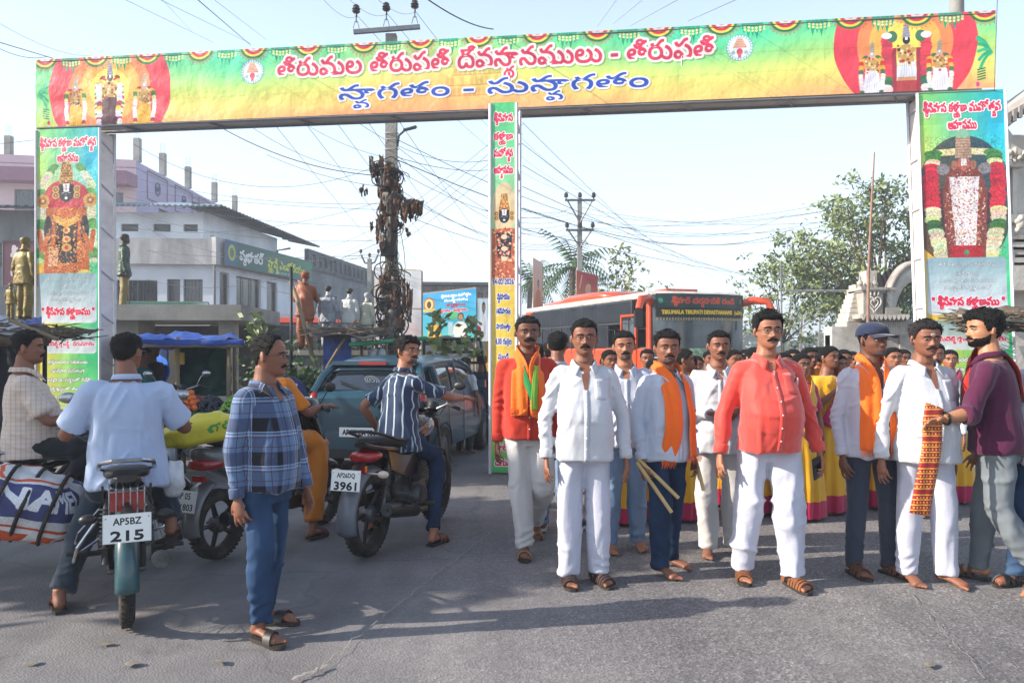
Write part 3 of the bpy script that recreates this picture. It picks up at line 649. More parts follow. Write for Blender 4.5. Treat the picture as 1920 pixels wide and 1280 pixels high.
# ------------------------------------------------------------ people
from mathutils.bvhtree import BVHTree
def smooth01(t):t=np.clip(t,0,1);return t*t*(3-2*t)
def remesh(mb,vox,it=2):
 """one continuous closed surface out of overlapping lofts; returns (verts, faces) arrays"""
 me=bpy.data.meshes.new('r');me.from_pydata(mb.v,[],mb.f);o=bpy.data.objects.new('r',me);COL.objects.link(o)
 m=o.modifiers.new('r','REMESH');m.mode='VOXEL';m.voxel_size=vox
 if it:s=o.modifiers.new('s','SMOOTH');s.iterations=it;s.factor=.5
 dg=bpy.context.evaluated_depsgraph_get();e=o.evaluated_get(dg);q=e.to_mesh()
 v=np.empty(len(q.vertices)*3);q.vertices.foreach_get('co',v);v=v.reshape(-1,3)
 f=np.empty(len(q.loops),dtype=np.int32);q.loops.foreach_get('vertex_index',f)
 f=f.reshape(-1,4) if len(f)==4*len(q.polygons) else[tuple(p.vertices) for p in q.polygons]
 nr=np.empty(len(q.vertices)*3);q.vertices.foreach_get('normal',nr);nr=nr.reshape(-1,3)
 e.to_mesh_clear();bpy.data.objects.remove(o);bpy.data.meshes.remove(me);return v,f,nr
def arr_obj(name,v,f,mats,parent=None,smooth=True,fm=None):
 me=bpy.data.meshes.new(name);nv,nf=len(v),len(f);f=np.asarray(f,dtype=np.int32)
 me.vertices.add(nv);me.vertices.foreach_set('co',np.asarray(v,dtype=np.float32).ravel());me.loops.add(nf*f.shape[1]);me.loops.foreach_set('vertex_index',f.ravel())
 me.polygons.add(nf);me.polygons.foreach_set('loop_start',np.arange(0,nf*f.shape[1],f.shape[1],dtype=np.int32));me.polygons.foreach_set('loop_total',np.full(nf,f.shape[1],dtype=np.int32))
 if smooth:me.polygons.foreach_set('use_smooth',np.ones(nf,dtype=bool))
 if not isinstance(mats,(list,tuple)):mats=[mats]
 for m in mats:me.materials.append(m)
 if fm is not None:me.polygons.foreach_set('material_index',np.asarray(fm,dtype=np.int32))
 me.update();me.validate();return put(bpy.data.objects.new(name,me),parent)
def crom(P,n=4):
 """smooth curve through points (position, radius)"""
 out=[];k=len(P)
 for i in range(k-1):
  p0,p1,p2,p3=P[max(i-1,0)],P[i],P[i+1],P[min(i+2,k-1)]
  for j in range(n):
   t=j/n;out.append(tuple(.5*((2*b)+(-a+c)*t+(2*a-5*b+4*c-d)*t*t+(-a+3*b-3*c+d)*t**3) for a,b,c,d in zip(p0,p1,p2,p3)))
 out.append(tuple(P[-1]));return out
def limb(mb,P,n=12,sub=4,flat=1.,up=None):
 """P = [(x, y, z, r)]"""
 c=crom(P,sub);mb.tube([q[:3] for q in c],[max(.003,q[3]) for q in c],n,True,flat,up)
HZ=np.array([-.120,-.110,-.095,-.08,-.06,-.035,0,.03,.06,.085,.103,.113,.118])
HWD=np.array([.012,.030,.043,.051,.058,.065,.070,.074,.073,.063,.045,.025,.004])
HFR=np.array([.062,.079,.088,.089,.088,.087,.086,.089,.087,.074,.053,.031,.004])
HBK=np.array([-.035,-.02,-.002,.015,.042,.068,.086,.097,.096,.082,.060,.036,.004])
def head_geo(nu=56,nv=44,fat=1.,jaw=1.,nose=1.):
 z=-.12+.238*(1-np.cos(np.linspace(0,PI,nv)))/2;ph=np.linspace(0,2*PI,nu,endpoint=False);Z,PH=np.meshgrid(z,ph,indexing='ij')
 w=np.interp(Z,HZ,HWD);fr=np.interp(Z,HZ,HFR);bk=np.interp(Z,HZ,HBK)
 low=np.clip(-Z/.1,0,1);w=w*(1+(fat-1)*low)*(1+(jaw-1)*low)
 s,c=np.sin(PH),np.cos(PH);e=.86
 X=w*np.sign(s)*np.abs(s)**e;mid=(fr-bk)/2
 Y=np.where(c>0,-fr*np.abs(c)**e,bk*np.abs(c)**e)
 g=lambda x0,z0,sx,sz:np.exp(-((X-x0)/sx)**2-((Z-z0)/sz)**2)
 fm=np.clip(c*3,0,1)
 d=-.0065*(g(-.031,.004,.015,.011)+g(.031,.004,.015,.011))
 d+=.006*(g(-.03,.024,.02,.007)+g(.03,.024,.02,.007))+.003*g(0,.02,.02,.012)
 nb=np.interp(Z,[-.05,-.044,-.034,-.02,0,.018,.03],[0,.006,.026,.020,.010,.002,0])*nose
 ns=np.interp(Z,[-.045,-.034,-.02,.02],[.016,.0155,.010,.008]);d+=nb*np.exp(-(X/ns)**2)
 d+=.008*nose*(g(-.014,-.036,.006,.007)+g(.014,-.036,.006,.007))
 d+=.0075*g(0,-.068,.024,.014)-.004*g(0,-.0655,.022,.0022)+.002*g(0,-.06,.02,.004)+.0025*g(0,-.0725,.016,.004)
 d+=-.003*g(0,-.083,.02,.005)+.008*g(0,-.101,.018,.012)
 d+=.005*(g(-.046,-.022,.018,.018)+g(.046,-.022,.018,.018))-.002*(g(-.05,-.062,.014,.02)+g(.05,-.062,.014,.02))
 d+=-.003*(g(-.03,-.052,.006,.016)+g(.03,-.052,.006,.016))*.8
 Y=Y-d*fm
 V=np.stack([X,Y,Z],-1).reshape(-1,3);F_=[]
 for j in range(nv-1):
  for i in range(nu):F_.append((j*nu+i,j*nu+(i+1)%nu,(j+1)*nu+(i+1)%nu,(j+1)*nu+i))
 return V,F_,nu,nv
def hair_geo(style='short',seed=0,thick=.012):
 V,Fc,nu,nv=head_geo(72,56);cen=np.array([0,.01,.0]);N=V-cen;N/=np.linalg.norm(N,axis=1)[:,None]
 x,y,z=V.T;ang=np.degrees(np.arctan2(np.abs(x),-y))
 hl={'short':[(0,.064),(22,.068),(38,.066),(52,.048),(62,.02),(76,-.012),(84,-.01),(96,.02),(112,-.02),(135,-.05),(180,-.066)],
          'receding':[(0,.098),(20,.094),(35,.094),(50,.072),(62,.03),(76,-.01),(84,-.01),(96,.02),(112,-.02),(135,-.05),(180,-.066)],
          'full':[(0,.058),(22,.060),(38,.056),(52,.04),(62,.0),(76,-.03),(84,-.02),(96,.0),(112,-.03),(135,-.06),(180,-.078)],
          'woman':[(0,.066),(22,.062),(40,.046),(58,.014),(75,-.01),(90,-.02),(112,-.05),(135,-.07),(180,-.078)]}[style if style in('short','receding','full','woman') else 'short']
 h=np.interp(ang,[a for a,_ in hl],[b for _,b in hl])+.004*vnoise(V*110,seed)
 m=smooth01((z-h)/.014);up=smooth01((z-.02)/.09)
 n1=vnoise(V*[48,48,40],seed+5);n2=vnoise(V*130,seed+9)
 curl=.9 if style=='full' else.35
 t=thick*(.45+.75*up)*(1+curl*.55*n1)+.002*n2*(1+2*curl)
 if style=='full':t=t*1.5
 if style=='woman':t=thick*(.6+.3*up)+.0015*n2-.006*np.exp(-(x/.004)**2)*(y<.03)*(z>.03)
 O=V+N*(t*m-.006*(1-m))[:,None];ok=m>.03
 Fk=[f for f in Fc if all(ok[i] for i in f)]
 return O,Fk
_HAIR={}
def skin(tone):
 cols={0:'#81533f',1:'#96634a',2:'#ab7656',3:'#a87757',4:'#6b4332'}[tone]
 return mat('skin_%d'%tone,cols,.5,var=.10,scale=14,bump=.12,bscale=260,spec=.45,sub=.08)
def M_hair():return mat('hair_black','#0c0a09',.62,var=.4,scale=60,bump=1.,bscale=190,spec=.22,stretch=(1,1,.35))
def M_hair_brown():return mat('hair_greying','#1c1715',.6,var=.5,scale=70,bump=.9,bscale=170,spec=.35,stretch=(1,1,.35))
def cloth(name,col,rough=.85,var=.05,bump=.12,dirt=None,sheen=.2,scale=4,bs=90):
 return mat(name,col,rough,var=var,scale=scale,bump=bump,bscale=bs,spec=.2,sheen=sheen,dirt=dirt,folds=.6)
def hand(mb,W_,d,palm,side,curl=.5,s=1.,spread=1.):
 """palm and five unequal bent fingers; W_ wrist, d direction along the hand, palm = the way the palm faces, side = which side the thumb is on (+-1 along d x palm)"""
 d=d.normalized();p=(palm-d*palm.dot(d)).normalized();a=d.cross(p)*side
 P=lambda x,y,z:W_+(a*x+d*y+p*z)*s
 limb(mb,[(*P(0,-.03,0),.026*s),(*P(0,.0,0),.025*s),(*P(.002,.03,0),.031*s),(*P(0,.065,.002),.033*s),(*P(-.002,.09,.004),.028*s)],10,3,.55,p)
 L=(.068,.078,.074,.058);r=.0086
 for k in range(4):
  x=(.030-.0205*k)*1.02;sp=(.006-.005*k)*spread;l=L[k];c=curl*(.85+.12*k);y,z,t=.085-.003*abs(k-1),.004,c*.25;pts=[(*P(x,y-.01,z),r*1.08*s)]
  for seg in(.42,.32,.26):
   y+=l*seg*math.cos(t);z+=l*seg*math.sin(t);x+=sp*seg*2;pts.append((*P(x,y,z),r*s*(1.0-.12*(seg<.4)-.08*(seg<.3))));t+=c*.8
  limb(mb,pts,8,3)
 limb(mb,[(*P(.016,.012,.004),.015*s),(*P(.036,.032,.010),.0125*s),(*P(.048,.056,.016),.0105*s),(*P(.050,.080,.024),.0088*s)],8,3)
def foot(mb,A,yaw,side,s=1.,lift=0.):
 """ankle centre A, yaw of toes (0 = -y), side = +1 when the little toe is at +x"""
 M=Matrix.Translation(A)@Matrix.Rotation(yaw,4,'Z')@Matrix.Rotation(lift,4,'X')
 P=lambda x,y,z:tuple(M@Vector((x*side*s,y*s,(z-.085)*s)))
 limb(mb,[(*P(0,.005,.13),.036*s),(*P(0,.01,.085),.037*s),(*P(0,.035,.045),.034*s),(*P(0,.04,.028),.027*s)],10,3)
 limb(mb,[(*P(0,.052,.028),.024*s),(*P(0,.0,.045),.035*s),(*P(-.002,-.06,.04),.037*s),(*P(0,-.12,.026),.040*s),(*P(0,-.155,.018),.034*s)],10,3,.62,(0,0,1))
 for k in range(5):
  x=-.033+.0165*k;l=(.042,.036,.031,.026,.02)[k];y=-.15+.006*k;r=(.0125,.009,.0088,.0084,.008)[k]
  limb(mb,[(*P(x,y+.02,.018),r*s),(*P(x,y-l*.5,.017),r*s),(*P(x,y-l,.0125),r*.85*s)],7,2)
 return M
def sandal(par,A,yaw,side,s=1.,style='cross',m=None,lift=0.):
 M=Matrix.Translation(A)@Matrix.Rotation(yaw,4,'Z')@Matrix.Rotation(lift,4,'X');sb=MB();w=[(-.034,.062),(-.04,.02),(-.036,-.06),(-.046,-.13),(-.04,-.175),(-.02,-.2),(.012,-.196),(.036,-.165),(.044,-.125),(.036,-.05),(.036,.03),(.026,.064)]
 M2=M@Matrix.Diagonal((side*s,s,s,1));M2=M2@Matrix.Translation((0,0,-.085))
 sb.prism(w,-.012,.008,M2)
 r=sb.build('sandal',mat('sandal_sole','#2c241f',.7,bump=.2),par,30);st=MB()
 def strap(y0,y1,wd,h0=.052,xx=.047):
  pts=[]
  for i in range(9):a=PI*i/8;t=i/8;pts.append(M2@Vector((-math.cos(a)*xx,y0+(y1-y0)*t,.008+math.sin(a)*h0)))
  st.tube(pts,wd,6,True,.18,(0,0,1)) if False else band(st,pts,wd)
 def band(b,pts,wd):
  V=[];Fc=[]
  for i,p in enumerate(pts):
   t=(pts[min(i+1,8)]-pts[max(i-1,0)]).normalized();ax=(M2.to_3x3()@Vector((0,-1,0))).normalized();n=t.cross(ax).normalized()
   for a_,b_ in((-1,0),(1,0),(1,1),(-1,1)):V.append(p+ax*wd*a_+n*.004*(b_*2-1))
   if i:
    for k in range(4):q=4*(i-1);Fc.append((q+k,q+(k+1)%4,q+4+(k+1)%4,q+4+k))
  b.add(V,Fc)
 if style=='cross':strap(-.08,-.14,.014,.052);strap(-.14,-.085,.014,.054);strap(-.045,-.045,.012,.075,.042)
 elif style=='closed':
  for y in(-.155,-.125,-.095,-.065,-.035):strap(y,y+.012,.011,.045+.12*(y+.155),.047)
  strap(.055,.055,.02,.05,.036)
 elif style=='slipper':strap(-.07,-.12,.03,.055)
 else:strap(-.1,-.15,.009,.048);strap(-.15,-.1,.009,.048)
 st.build('strap',m or mat('sandal_strap','#3a2820',.6,bump=.3),r,30);return r
def shoe(par,A,yaw,side,s,m):
 b=MB();M=Matrix.Translation(A)@Matrix.Rotation(yaw,4,'Z');P=lambda x,y,z:tuple(M@Vector((x*side*s,y*s,(z-.085)*s)))
 limb(b,[(*P(0,.055,.05),.03*s),(*P(0,.01,.06),.045*s),(*P(0,-.08,.045),.042*s),(*P(0,-.16,.03),.042*s),(*P(0,-.2,.026),.025*s)],12,3,.8,(0,0,1));limb(b,[(*P(0,.02,.04),.04*s),(*P(0,.015,.11),.045*s)],12,2)
 r=b.build('shoe',m,par,60);c=MB();c.prism([(-.038,.07),(-.045,-.08),(-.046,-.16),(0,-.215),(.046,-.15),(.042,-.05),(.038,.07)],-.0,.02,M@Matrix.Diagonal((side*s,s,s,1))@Matrix.Translation((0,0,-.088)));c.build('sole',mat('rubber_white','#c9c9c4',.7),r,30)
class Person:
 def __init__(s,loc,rz=0.,h=1.70,label=None,group=None,skin_=1,vox=.0065,cvox=.0105,pelvis=(0,0,.92),lean=0.,twist=0.,side_lean=0.,head_yaw=0.,head_pitch=0.,head_roll=0.,fat=1.,belly=0.,w=1.,seed=0,face=1.,z0=0.):
  s.k=h/1.70;s.seed=seed;s.vox=vox;s.cvox=cvox;s.skin=skin(skin_);s.fat=fat;s.belly=belly;s.w=w;s.fs=face
  s.root=empty('person',(loc[0],loc[1],z0),rz,label,'person',group);s.root.scale=(s.k,)*3;_r=random.Random(seed*31+7);s.hv=(_r.uniform(.95,1.05),_r.uniform(.97,1.03),_r.uniform(.97,1.04));s.jw=_r.uniform(.9,1.12);s.nz=_r.uniform(.8,1.2);s.tw=_r.uniform(.8,1.15)
  s.pel=Vector(pelvis);s.T=Matrix.Translation(s.pel)@Matrix.Rotation(twist,4,'Z')@Matrix.Rotation(side_lean,4,'Y')@Matrix.Rotation(lean,4,'X')
  s.T0=Matrix.Translation(s.pel);s.Tn=np.array(s.T);s.T0n=np.array(s.T0)
  s.sh={k:s.T@Vector((k*.162*w,.0,.400)) for k in(-1,1)};s.hp={k:s.pel+Vector((k*.082,0,-.03)) for k in(-1,1)}
  s.HM=s.T@Matrix.Translation((0,-.012,.523))@Matrix.Rotation(head_yaw,4,'Z')@Matrix.Rotation(head_roll,4,'Y')@Matrix.Rotation(head_pitch-lean*.8,4,'X')@Matrix.Translation((0,-.012,.112+.014))@Matrix.Diagonal((1.10*s.hv[0],1.02*s.hv[1],.925*s.hv[2],1))
  s.arms={};s.legs={}
 def arm(s,k,elbow=None,wrist=None,hd=None,palm=None,curl=.5):
  S_=s.sh[k];e=S_+Vector((k*.075,.02,-.27)) if elbow is None else(S_+Vector(elbow));w=e+Vector((k*.01,-.06,-.245)) if wrist is None else(e+Vector(wrist))
  s.arms[k]=(e,w,Vector(hd) if hd else(w-e).normalized()+Vector((0,-.15,-.1)),Vector(palm) if palm else Vector((-k,.35,0)),curl);return s
 def leg(s,k,knee=None,ankle=None,yaw=None,lift=0.):
  """knee relative to hip, ankle absolute in the root frame"""
  H_=s.hp[k];a=Vector(ankle) if ankle else Vector((k*.10,.02,.085));kn=H_+Vector(knee) if knee else(H_+a)/2+Vector((k*.005,-.02,.0))
  s.legs[k]=(kn,a,k*.22 if yaw is None else yaw,lift);return s
 def bendp(s,V):
  """torso points in pelvis space -> root space with a smooth bend"""
  V=np.asarray(V,dtype=float);t=smooth01(V[:,2:3]/.28);A=V@s.Tn[:3,:3].T+s.Tn[:3,3];B=V@s.T0n[:3,:3].T+s.T0n[:3,3];return A*t+B*(1-t)
 def rings(s,mb,rg,n=26,ex=.88):
  z0,z1=rg[0][0],rg[-1][0];zs=np.linspace(z0,z1,max(6,int((z1-z0)/.018)));R_=np.array(rg);V=[]
  for z in zs:
   rx,ry,cy=(np.interp(z,R_[:,0],R_[:,i]) for i in(1,2,3))
   a=np.linspace(0,2*PI,n,endpoint=False);sx=np.sign(np.cos(a))*np.abs(np.cos(a))**ex;sy=np.sign(np.sin(a))*np.abs(np.sin(a))**ex
   V.append(np.stack([rx*sx,cy+ry*sy,np.full(n,z)],1))
  k=len(zs);V=s.bendp(np.concatenate(V));Fc=[]
  for j in range(k-1):
   for i in range(n):Fc.append((j*n+i,j*n+(i+1)%n,(j+1)*n+(i+1)%n,(j+1)*n+i))
  Fc+=[tuple(range(n-1,-1,-1)),tuple((k-1)*n+i for i in range(n))];mb.add(V,Fc)
 def body(s,feet=True,hidden_feet=(),eyes=True):
  mb=MB();w=s.w
  s.rings(mb,[(-.10,.14,.09,0),(0,.14*w,.10,0),(.2,.125*w,.095,-s.belly*.3),(.36,.135*w,.09,0),(.43,.10*w,.072,0),(.47,.075,.066,.004),(.50,.06,.06,0),(.53,.055,.056,0)])
  T=s.T;N0=T@Vector((0,.0,.5));N1=s.HM@Vector((0,.02,-.06));mb.tube([N0,N0.lerp(N1,.5),N1],[.068,.058,.054],14)
  V,Fc,nu,nv=head_geo(fat=s.fs,jaw=s.jw,nose=s.nz);mb.add([s.HM@Vector(p) for p in V],Fc+[tuple(range(nu-1,-1,-1)),tuple((nv-1)*nu+i for i in range(nu))])
  for k in(-1,1):
   M=s.HM@Matrix.Translation((k*.0785,.008,-.006))@Matrix.Rotation(k*.5,4,'Z')@Matrix.Rotation(-.18,4,'X');mb.sphere((0,0,0),(.0075,.019,.032),8,8,M);mb.sphere((k*-.004,.0,-.018),(.009,.012,.016),8,6,M)
   if k in s.arms:
    e,wr,hd,pl,cu=s.arms[k];S_=s.sh[k];f=s.fat
    limb(mb,[(*S_,.045),(*S_.lerp(e,.5),.043*f),(*e,.037*f),(*e.lerp(wr,.35),.038*f),(*wr,.025*f)],12,4)
    hand(mb,wr+(wr-e).normalized()*.012,hd,pl,1 if k*1>0 else-1,cu)
   if k in s.legs:
    kn,an,yw,lf=s.legs[k];H_=s.hp[k]
    limb(mb,[(*H_,.062),(*H_.lerp(kn,.5),.055),(*kn,.046),(*kn.lerp(an,.4),.046),(*an,.033)],12,4)
    if feet and k not in hidden_feet:foot(mb,an,yw,k,1.,lf)
  v,f,nr=remesh(mb,s.vox,1)
  hm=np.array(s.HM.inverted());loc=v@hm[:3,:3].T+hm[:3,3]
  Vh,Fh,a_,b_=head_geo(96,80,fat=s.fs,jaw=s.jw,nose=s.nz);bt=BVHTree.FromPolygons([tuple(p) for p in Vh],Fh)
  sel=np.where((loc[:,1]<.0)&(loc[:,2]>-.1)&(np.abs(loc[:,0])<.066)&(np.abs(loc[:,2])<.13)&(loc[:,1]>-.13))[0]
  for i in sel:
   r=bt.find_nearest(Vector(loc[i]))
   if r[0] is not None and r[3]<.012:loc[i]=r[0]
  M=np.array(s.HM);v[sel]=loc[sel]@M[:3,:3].T+M[:3,3]
  s.b=arr_obj('body',v,f,s.skin,s.root)
  return s
 def hm(s,p):return s.HM@Vector(p)
 def face(s,tache=0,beard=0,brow=1,glasses=None,mark=None,hair='short',hmat=None,thick=.012,open_=0,stubble=0,bun=False,cap=None):
  P=s.hm;hr=hmat or M_hair();dk=M_hair()
  for k in(-1,1):
   b=MB();b.sphere((k*.031,-.0755,.001),(.0135,.0112,.0056),12,10);b.v=[P(p) for p in b.v];b.build('eye',mat('eye_white','#a39890',.3,var=0),s.root,True)
   b=MB();b.sphere((k*.031,-.082,.0015),(.0056,.0052,.0052),10,8);b.v=[P(p) for p in b.v];b.build('iris',mat('iris_dark','#1a0f0a',.15,var=0),s.root,True)
   b=MB();pts=[(k*(.015+.009*i),-.0925+.0008*i*i-.001*i,.0075+.0085*math.sin(.35+.62*i)*.35-(.001*i if i>3 else 0)) for i in range(5)];b.tube([P((p[0],p[1]+.002,p[2]+.0)) for p in pts],[.0022,.0034,.0038,.0034,.0018],6);b.build('eyelid',s.skin,s.root,True)
   if brow:
    b=MB();pts=[(k*(.012+.0095*i),-.0945+.0012*i*i,.0215+.006*math.sin(.6+.7*i)*.6) for i in range(5)];b.tube([P(p) for p in pts],[.003,.0044,.0042,.0034,.0016],7);b.build('eyebrow',dk,s.root,True)
  b=MB();lc=mat('lips','#6b3a34',.45,var=.1)
  z0=-.0655
  for dz,rr in((.0035+open_*.5,.0036),(-.0045-open_*.7,.0045)):
   b.tube([P((x,-.0945-.0015*(1-abs(x)/.024)+.9*x*x/.06,z0+dz*(1-(abs(x)/.027)**2))) for x in np.linspace(-.024,.024,9)],[rr*(.35+.65*(1-(abs(x)/.024)**2)) for x in np.linspace(-.024,.024,9)],8)
  b.build('lips',lc,s.root,True)
  if open_:
   b=MB();b.sphere((0,-.093,z0-.001),(.015,.004,open_*.8),10,6);b.v=[P(p) for p in b.v];b.build('open_mouth',mat('mouth_dark','#1c0c0a',.6,var=0),s.root,True)
  if tache:
   b=MB();t=tache;n=15;rows=[]
   xs=np.linspace(-.034*s.tw,.034*s.tw,n)
   for i,x in enumerate(xs):
    u=abs(x)/(.034*s.tw);r=(.0078*t)*(1-.6*u**2)*(.6+.4*min(1,abs(x)/.006));rows.append(((x,-.0968+u*u*.014,-.0535-.012*u**1.7),r))
   b.tube([P(p) for p,r in rows],[r for p,r in rows],8,True,1.25,None)
   jit=vnoise(np.array([tuple(q) for q in b.v])*420,s.seed)*.0012;b.v=[Vector(q)+Vector((j*.4,j,j)) for q,j in zip(b.v,jit)]
   b.build('moustache',dk,s.root,True)
  if beard or stubble:
   V,Fc,nu,nv=head_geo(64,60,fat=s.fs,jaw=s.jw);x,y,z=V.T;N=V-np.array([0,.0,-.02]);N/=np.linalg.norm(N,axis=1)[:,None]
   ang=np.degrees(np.arctan2(np.abs(x),-y))
   line=np.interp(ang,[0,14,22,34,60,85,100],[-.074,-.07,-.05,-.055,-.045,-.02,-.02]) if beard>.5 else np.interp(ang,[0,14,20,30,60,85],[-.076,-.072,-.06,-.085,-.11,-.13])
   m=smooth01((line-z)/.012)*smooth01((98-ang)/12)*smooth01((z+.125)/.02);t=(.004+.0035*vnoise(V*160,2))*max(beard,.45)
   O=V+N*(t*m-.004*(1-m))[:,None];ok=m>.12;Fk=[f for f in Fc if all(ok[i] for i in f)]
   if Fk:mesh_obj('beard',[P(p) for p in O],Fk,dk if not stubble else mat('stubble','#4a3a34',.8,var=.4,scale=200),s.root,True)
  if hair:
   key=(hair,s.seed%3,thick)
   if key not in _HAIR:_HAIR[key]=hair_geo(hair,s.seed%3,thick)
   O,Fk=_HAIR[key];h=mesh_obj('hair',[P(p) for p in O],Fk,hr,s.root,True)
   if s.vox<.008:
    b=MB();r_=random.Random(s.seed)
    uz={i for f in Fk for i in f};Oz=[p for i,p in enumerate(O) if i in uz and p[2]>.05]
    fl=hair=='full' or thick>.012
    for _ in range(150 if fl else 110):
     p=Vector(r_.choice(Oz));n=(p-Vector((0,.01,0))).normalized();t=n.orthogonal().normalized()*r_.uniform(-1,1)+Vector((r_.uniform(-1,1),r_.uniform(-1,1),r_.uniform(-.6,.3)));t=t-n*t.dot(n)
     L=r_.uniform(.012,.024)*(1 if fl else.6);b.tube([P(p-n*.004),P(p+n*L*.35+t*L*.25),P(p+n*L*.4+t*L*.7)],[.003,.0028,.0008],4)
    tag(b.build('hair_locks',hr,s.root,True),kind='stuff')
   if bun:
    b=MB();b.sphere((0,.115,-.01),(.042,.034,.04),14,10);b.v=[P(p) for p in b.v];b.build('hair_bun',hr,s.root,True)
  if glasses:
   b=MB();c,r,hh=glasses if isinstance(glasses,tuple) else(glasses,.022,.0145)
   for k in(-1,1):
    ring=[P((k*.033+r*math.copysign(abs(math.cos(a))**.6,math.cos(a)),-.103+.1*abs(k*.033+r*math.cos(a)-0)**2*3,.001+hh*math.copysign(abs(math.sin(a))**.6,math.sin(a)))) for a in np.linspace(0,2*PI,21)]
    b.tube(ring,.0014,5,False);b.tube([P((k*.054,-.1,.006)),P((k*.073,-.08,.005)),P((k*.077,.0,.003)),P((k*.076,.015,-.008))],.0016,5)
   b.tube([P((-.011,-.104,.004)),P((0,-.106,.006)),P((.011,-.104,.004))],.0015,5)
   g=b.build('glasses',mat('frame_'+c.strip('#'),c,.3,var=0),s.root,True)
  if mark:
   b=MB();b.sphere((0,-.0935,.036),(.004 if mark!='ash' else.016,.002,.006 if mark!='ash' else.012),8,6);b.v=[P(p) for p in b.v];b.build('forehead_mark',mat('kumkum','#8a1420' if mark!='ash' else '#a89a8e',.7,var=0),s.root,True)
  if cap:
   V,Fc,nu,nv=head_geo(48,40);x,y,z=V.T;N=V-np.array([0,.01,0]);N/=np.linalg.norm(N,axis=1)[:,None]
   m=smooth01((z-np.interp(y,[-.1,.1],[.045,.012]))/.006);O=V+N*(.017*m-.006*(1-m))[:,None]*1.0;O[:,2]+=.006*(z>.06);ok=m>.05
   c_=mesh_obj('cap',[P(p) for p in O],[f for f in Fc if all(ok[i] for i in f)],cap,s.root,True)
   b=MB();V2=[];n=15
   for j in range(5):
    for i in range(n):
     a=-1.1+2.2*i/(n-1);rr=.088+.018*j;V2.append(P((math.sin(a)*(.083+.002*j),-.01-math.cos(a)*rr*1.0-.006*j,.052-.004*j-.012*(math.sin(a)**2)*1.5)))
   Fq=[(j*n+i,j*n+i+1,(j+1)*n+i+1,(j+1)*n+i) for j in range(4) for i in range(n-1)];k=len(V2)
   V2+=[Vector(p)-Vector((0,0,.005)) for p in V2];Fq+=[tuple(q+k for q in reversed(f)) for f in list(Fq)]+[(i,i+1,i+1+k,i+k)[::-1] for i in range(4*n,5*n-1)]
   mesh_obj('cap_peak',V2,Fq,cap,c_,True)
  return s
 def shirt(s,m,sleeve='long',hem=-.13,flare=.0,wrinkle=1.,sr=1.,name='shirt',top=.515,open_=.07):
  mb=MB();w,bl=s.w,s.belly;s.hem=hem
  rg=[(hem,.182*w+flare,.142+flare*.6+bl*.5,-bl*.4),(-.05,.176*w+flare*.6,.144+bl*.65,-bl*.55),(.06,.164*w+bl*.22,.134+bl*.95,-bl*.9),(.16,.157*w+bl*.25,.130+bl*1.,-bl*1.),(.26,.160*w+bl*.12,.130+bl*.7,-bl*.6),(.33,.166*w,.126+bl*.3,-bl*.25),(.385,.160*w,.118+bl*.1,-bl*.05),(.42,.138*w,.103,0),(.45,.108*w,.086,.006),(.464,.086,.074,.012),(.474,.058,.050,.016)]
  s.rings(mb,rg)
  for k in s.arms:
   e,wr,hd,pl,cu=s.arms[k];S_=s.sh[k];In=s.T@Vector((k*.085*w,0,.400));f=s.fat*sr;bb=[Vector(e)]
   P=[(*In,.066),(*(S_.lerp(In,.5)+Vector((0,0,.006))),.063),(*S_,.058*f**.5),(*S_.lerp(e,.3),.055*f),(*S_.lerp(e,.75),.051*f)]
   if sleeve=='long':P+=[(*e,.048*f),(*e.lerp(wr,.4),.045*f),(*e.lerp(wr,.8),.039*f),(*e.lerp(wr,.90),.037*f),(*e.lerp(wr,1.0),.034*f)]
   elif sleeve=='rolled':P+=[(*e,.057*f),(*e.lerp(wr,.28),.056*f)]
   elif sleeve=='three':P+=[(*e,.057*f),(*e.lerp(wr,.62),.050*f)]
   else:P=P[:4]+[(*S_.lerp(e,.55),.062*f),(*S_.lerp(e,.82),.066*f)]
   limb(mb,P,16,4)
   if sleeve=='rolled':q=e.lerp(wr,.22);mb.tube([q,e.lerp(wr,.36)],[.06*f,.06*f],16)
  v,f,nr=remesh(mb,s.cvox,3)
  A=wrinkle;n_=lambda sc,sd:vnoise(v*np.array(sc)+17*sd,s.seed*7+sd)
  rid=lambda sc,sd:1-np.abs(n_(sc,sd))*2
  warp=v+.03*np.stack([n_((6,6,6),31),n_((6,6,6),32),n_((6,6,6),33)],1)
  rw=lambda sc,sd:1-np.abs(vnoise(warp*np.array(sc)+11*sd,s.seed*7+sd))*2
  sh_=lambda q:np.sign(q)*np.abs(q)**1.6
  msk=smooth01(.5+.9*n_((4,4,4),41));pk=lambda sc,sd,w_=3.2:np.clip(1-np.abs(vnoise(warp*np.array(sc)+11*sd,s.seed*7+sd))*w_,0,1)**1.3
  diag=warp.copy();diag[:,2]=warp[:,2]+np.abs(warp[:,0])*1.4;pd=np.clip(1-np.abs(vnoise(diag*np.array((4,4,9))+5,s.seed*7+9))*3,0,1)**1.3
  d=A*(.008*sh_(rw((6,6,1.8),1))*msk+.017*pk((5,5,1.7),21,2.4)*msk+.018*pd*(1-msk)+.009*pk((5,5,10),22)*(1-msk)+.002*rw((20,20,9),3))-A*.008
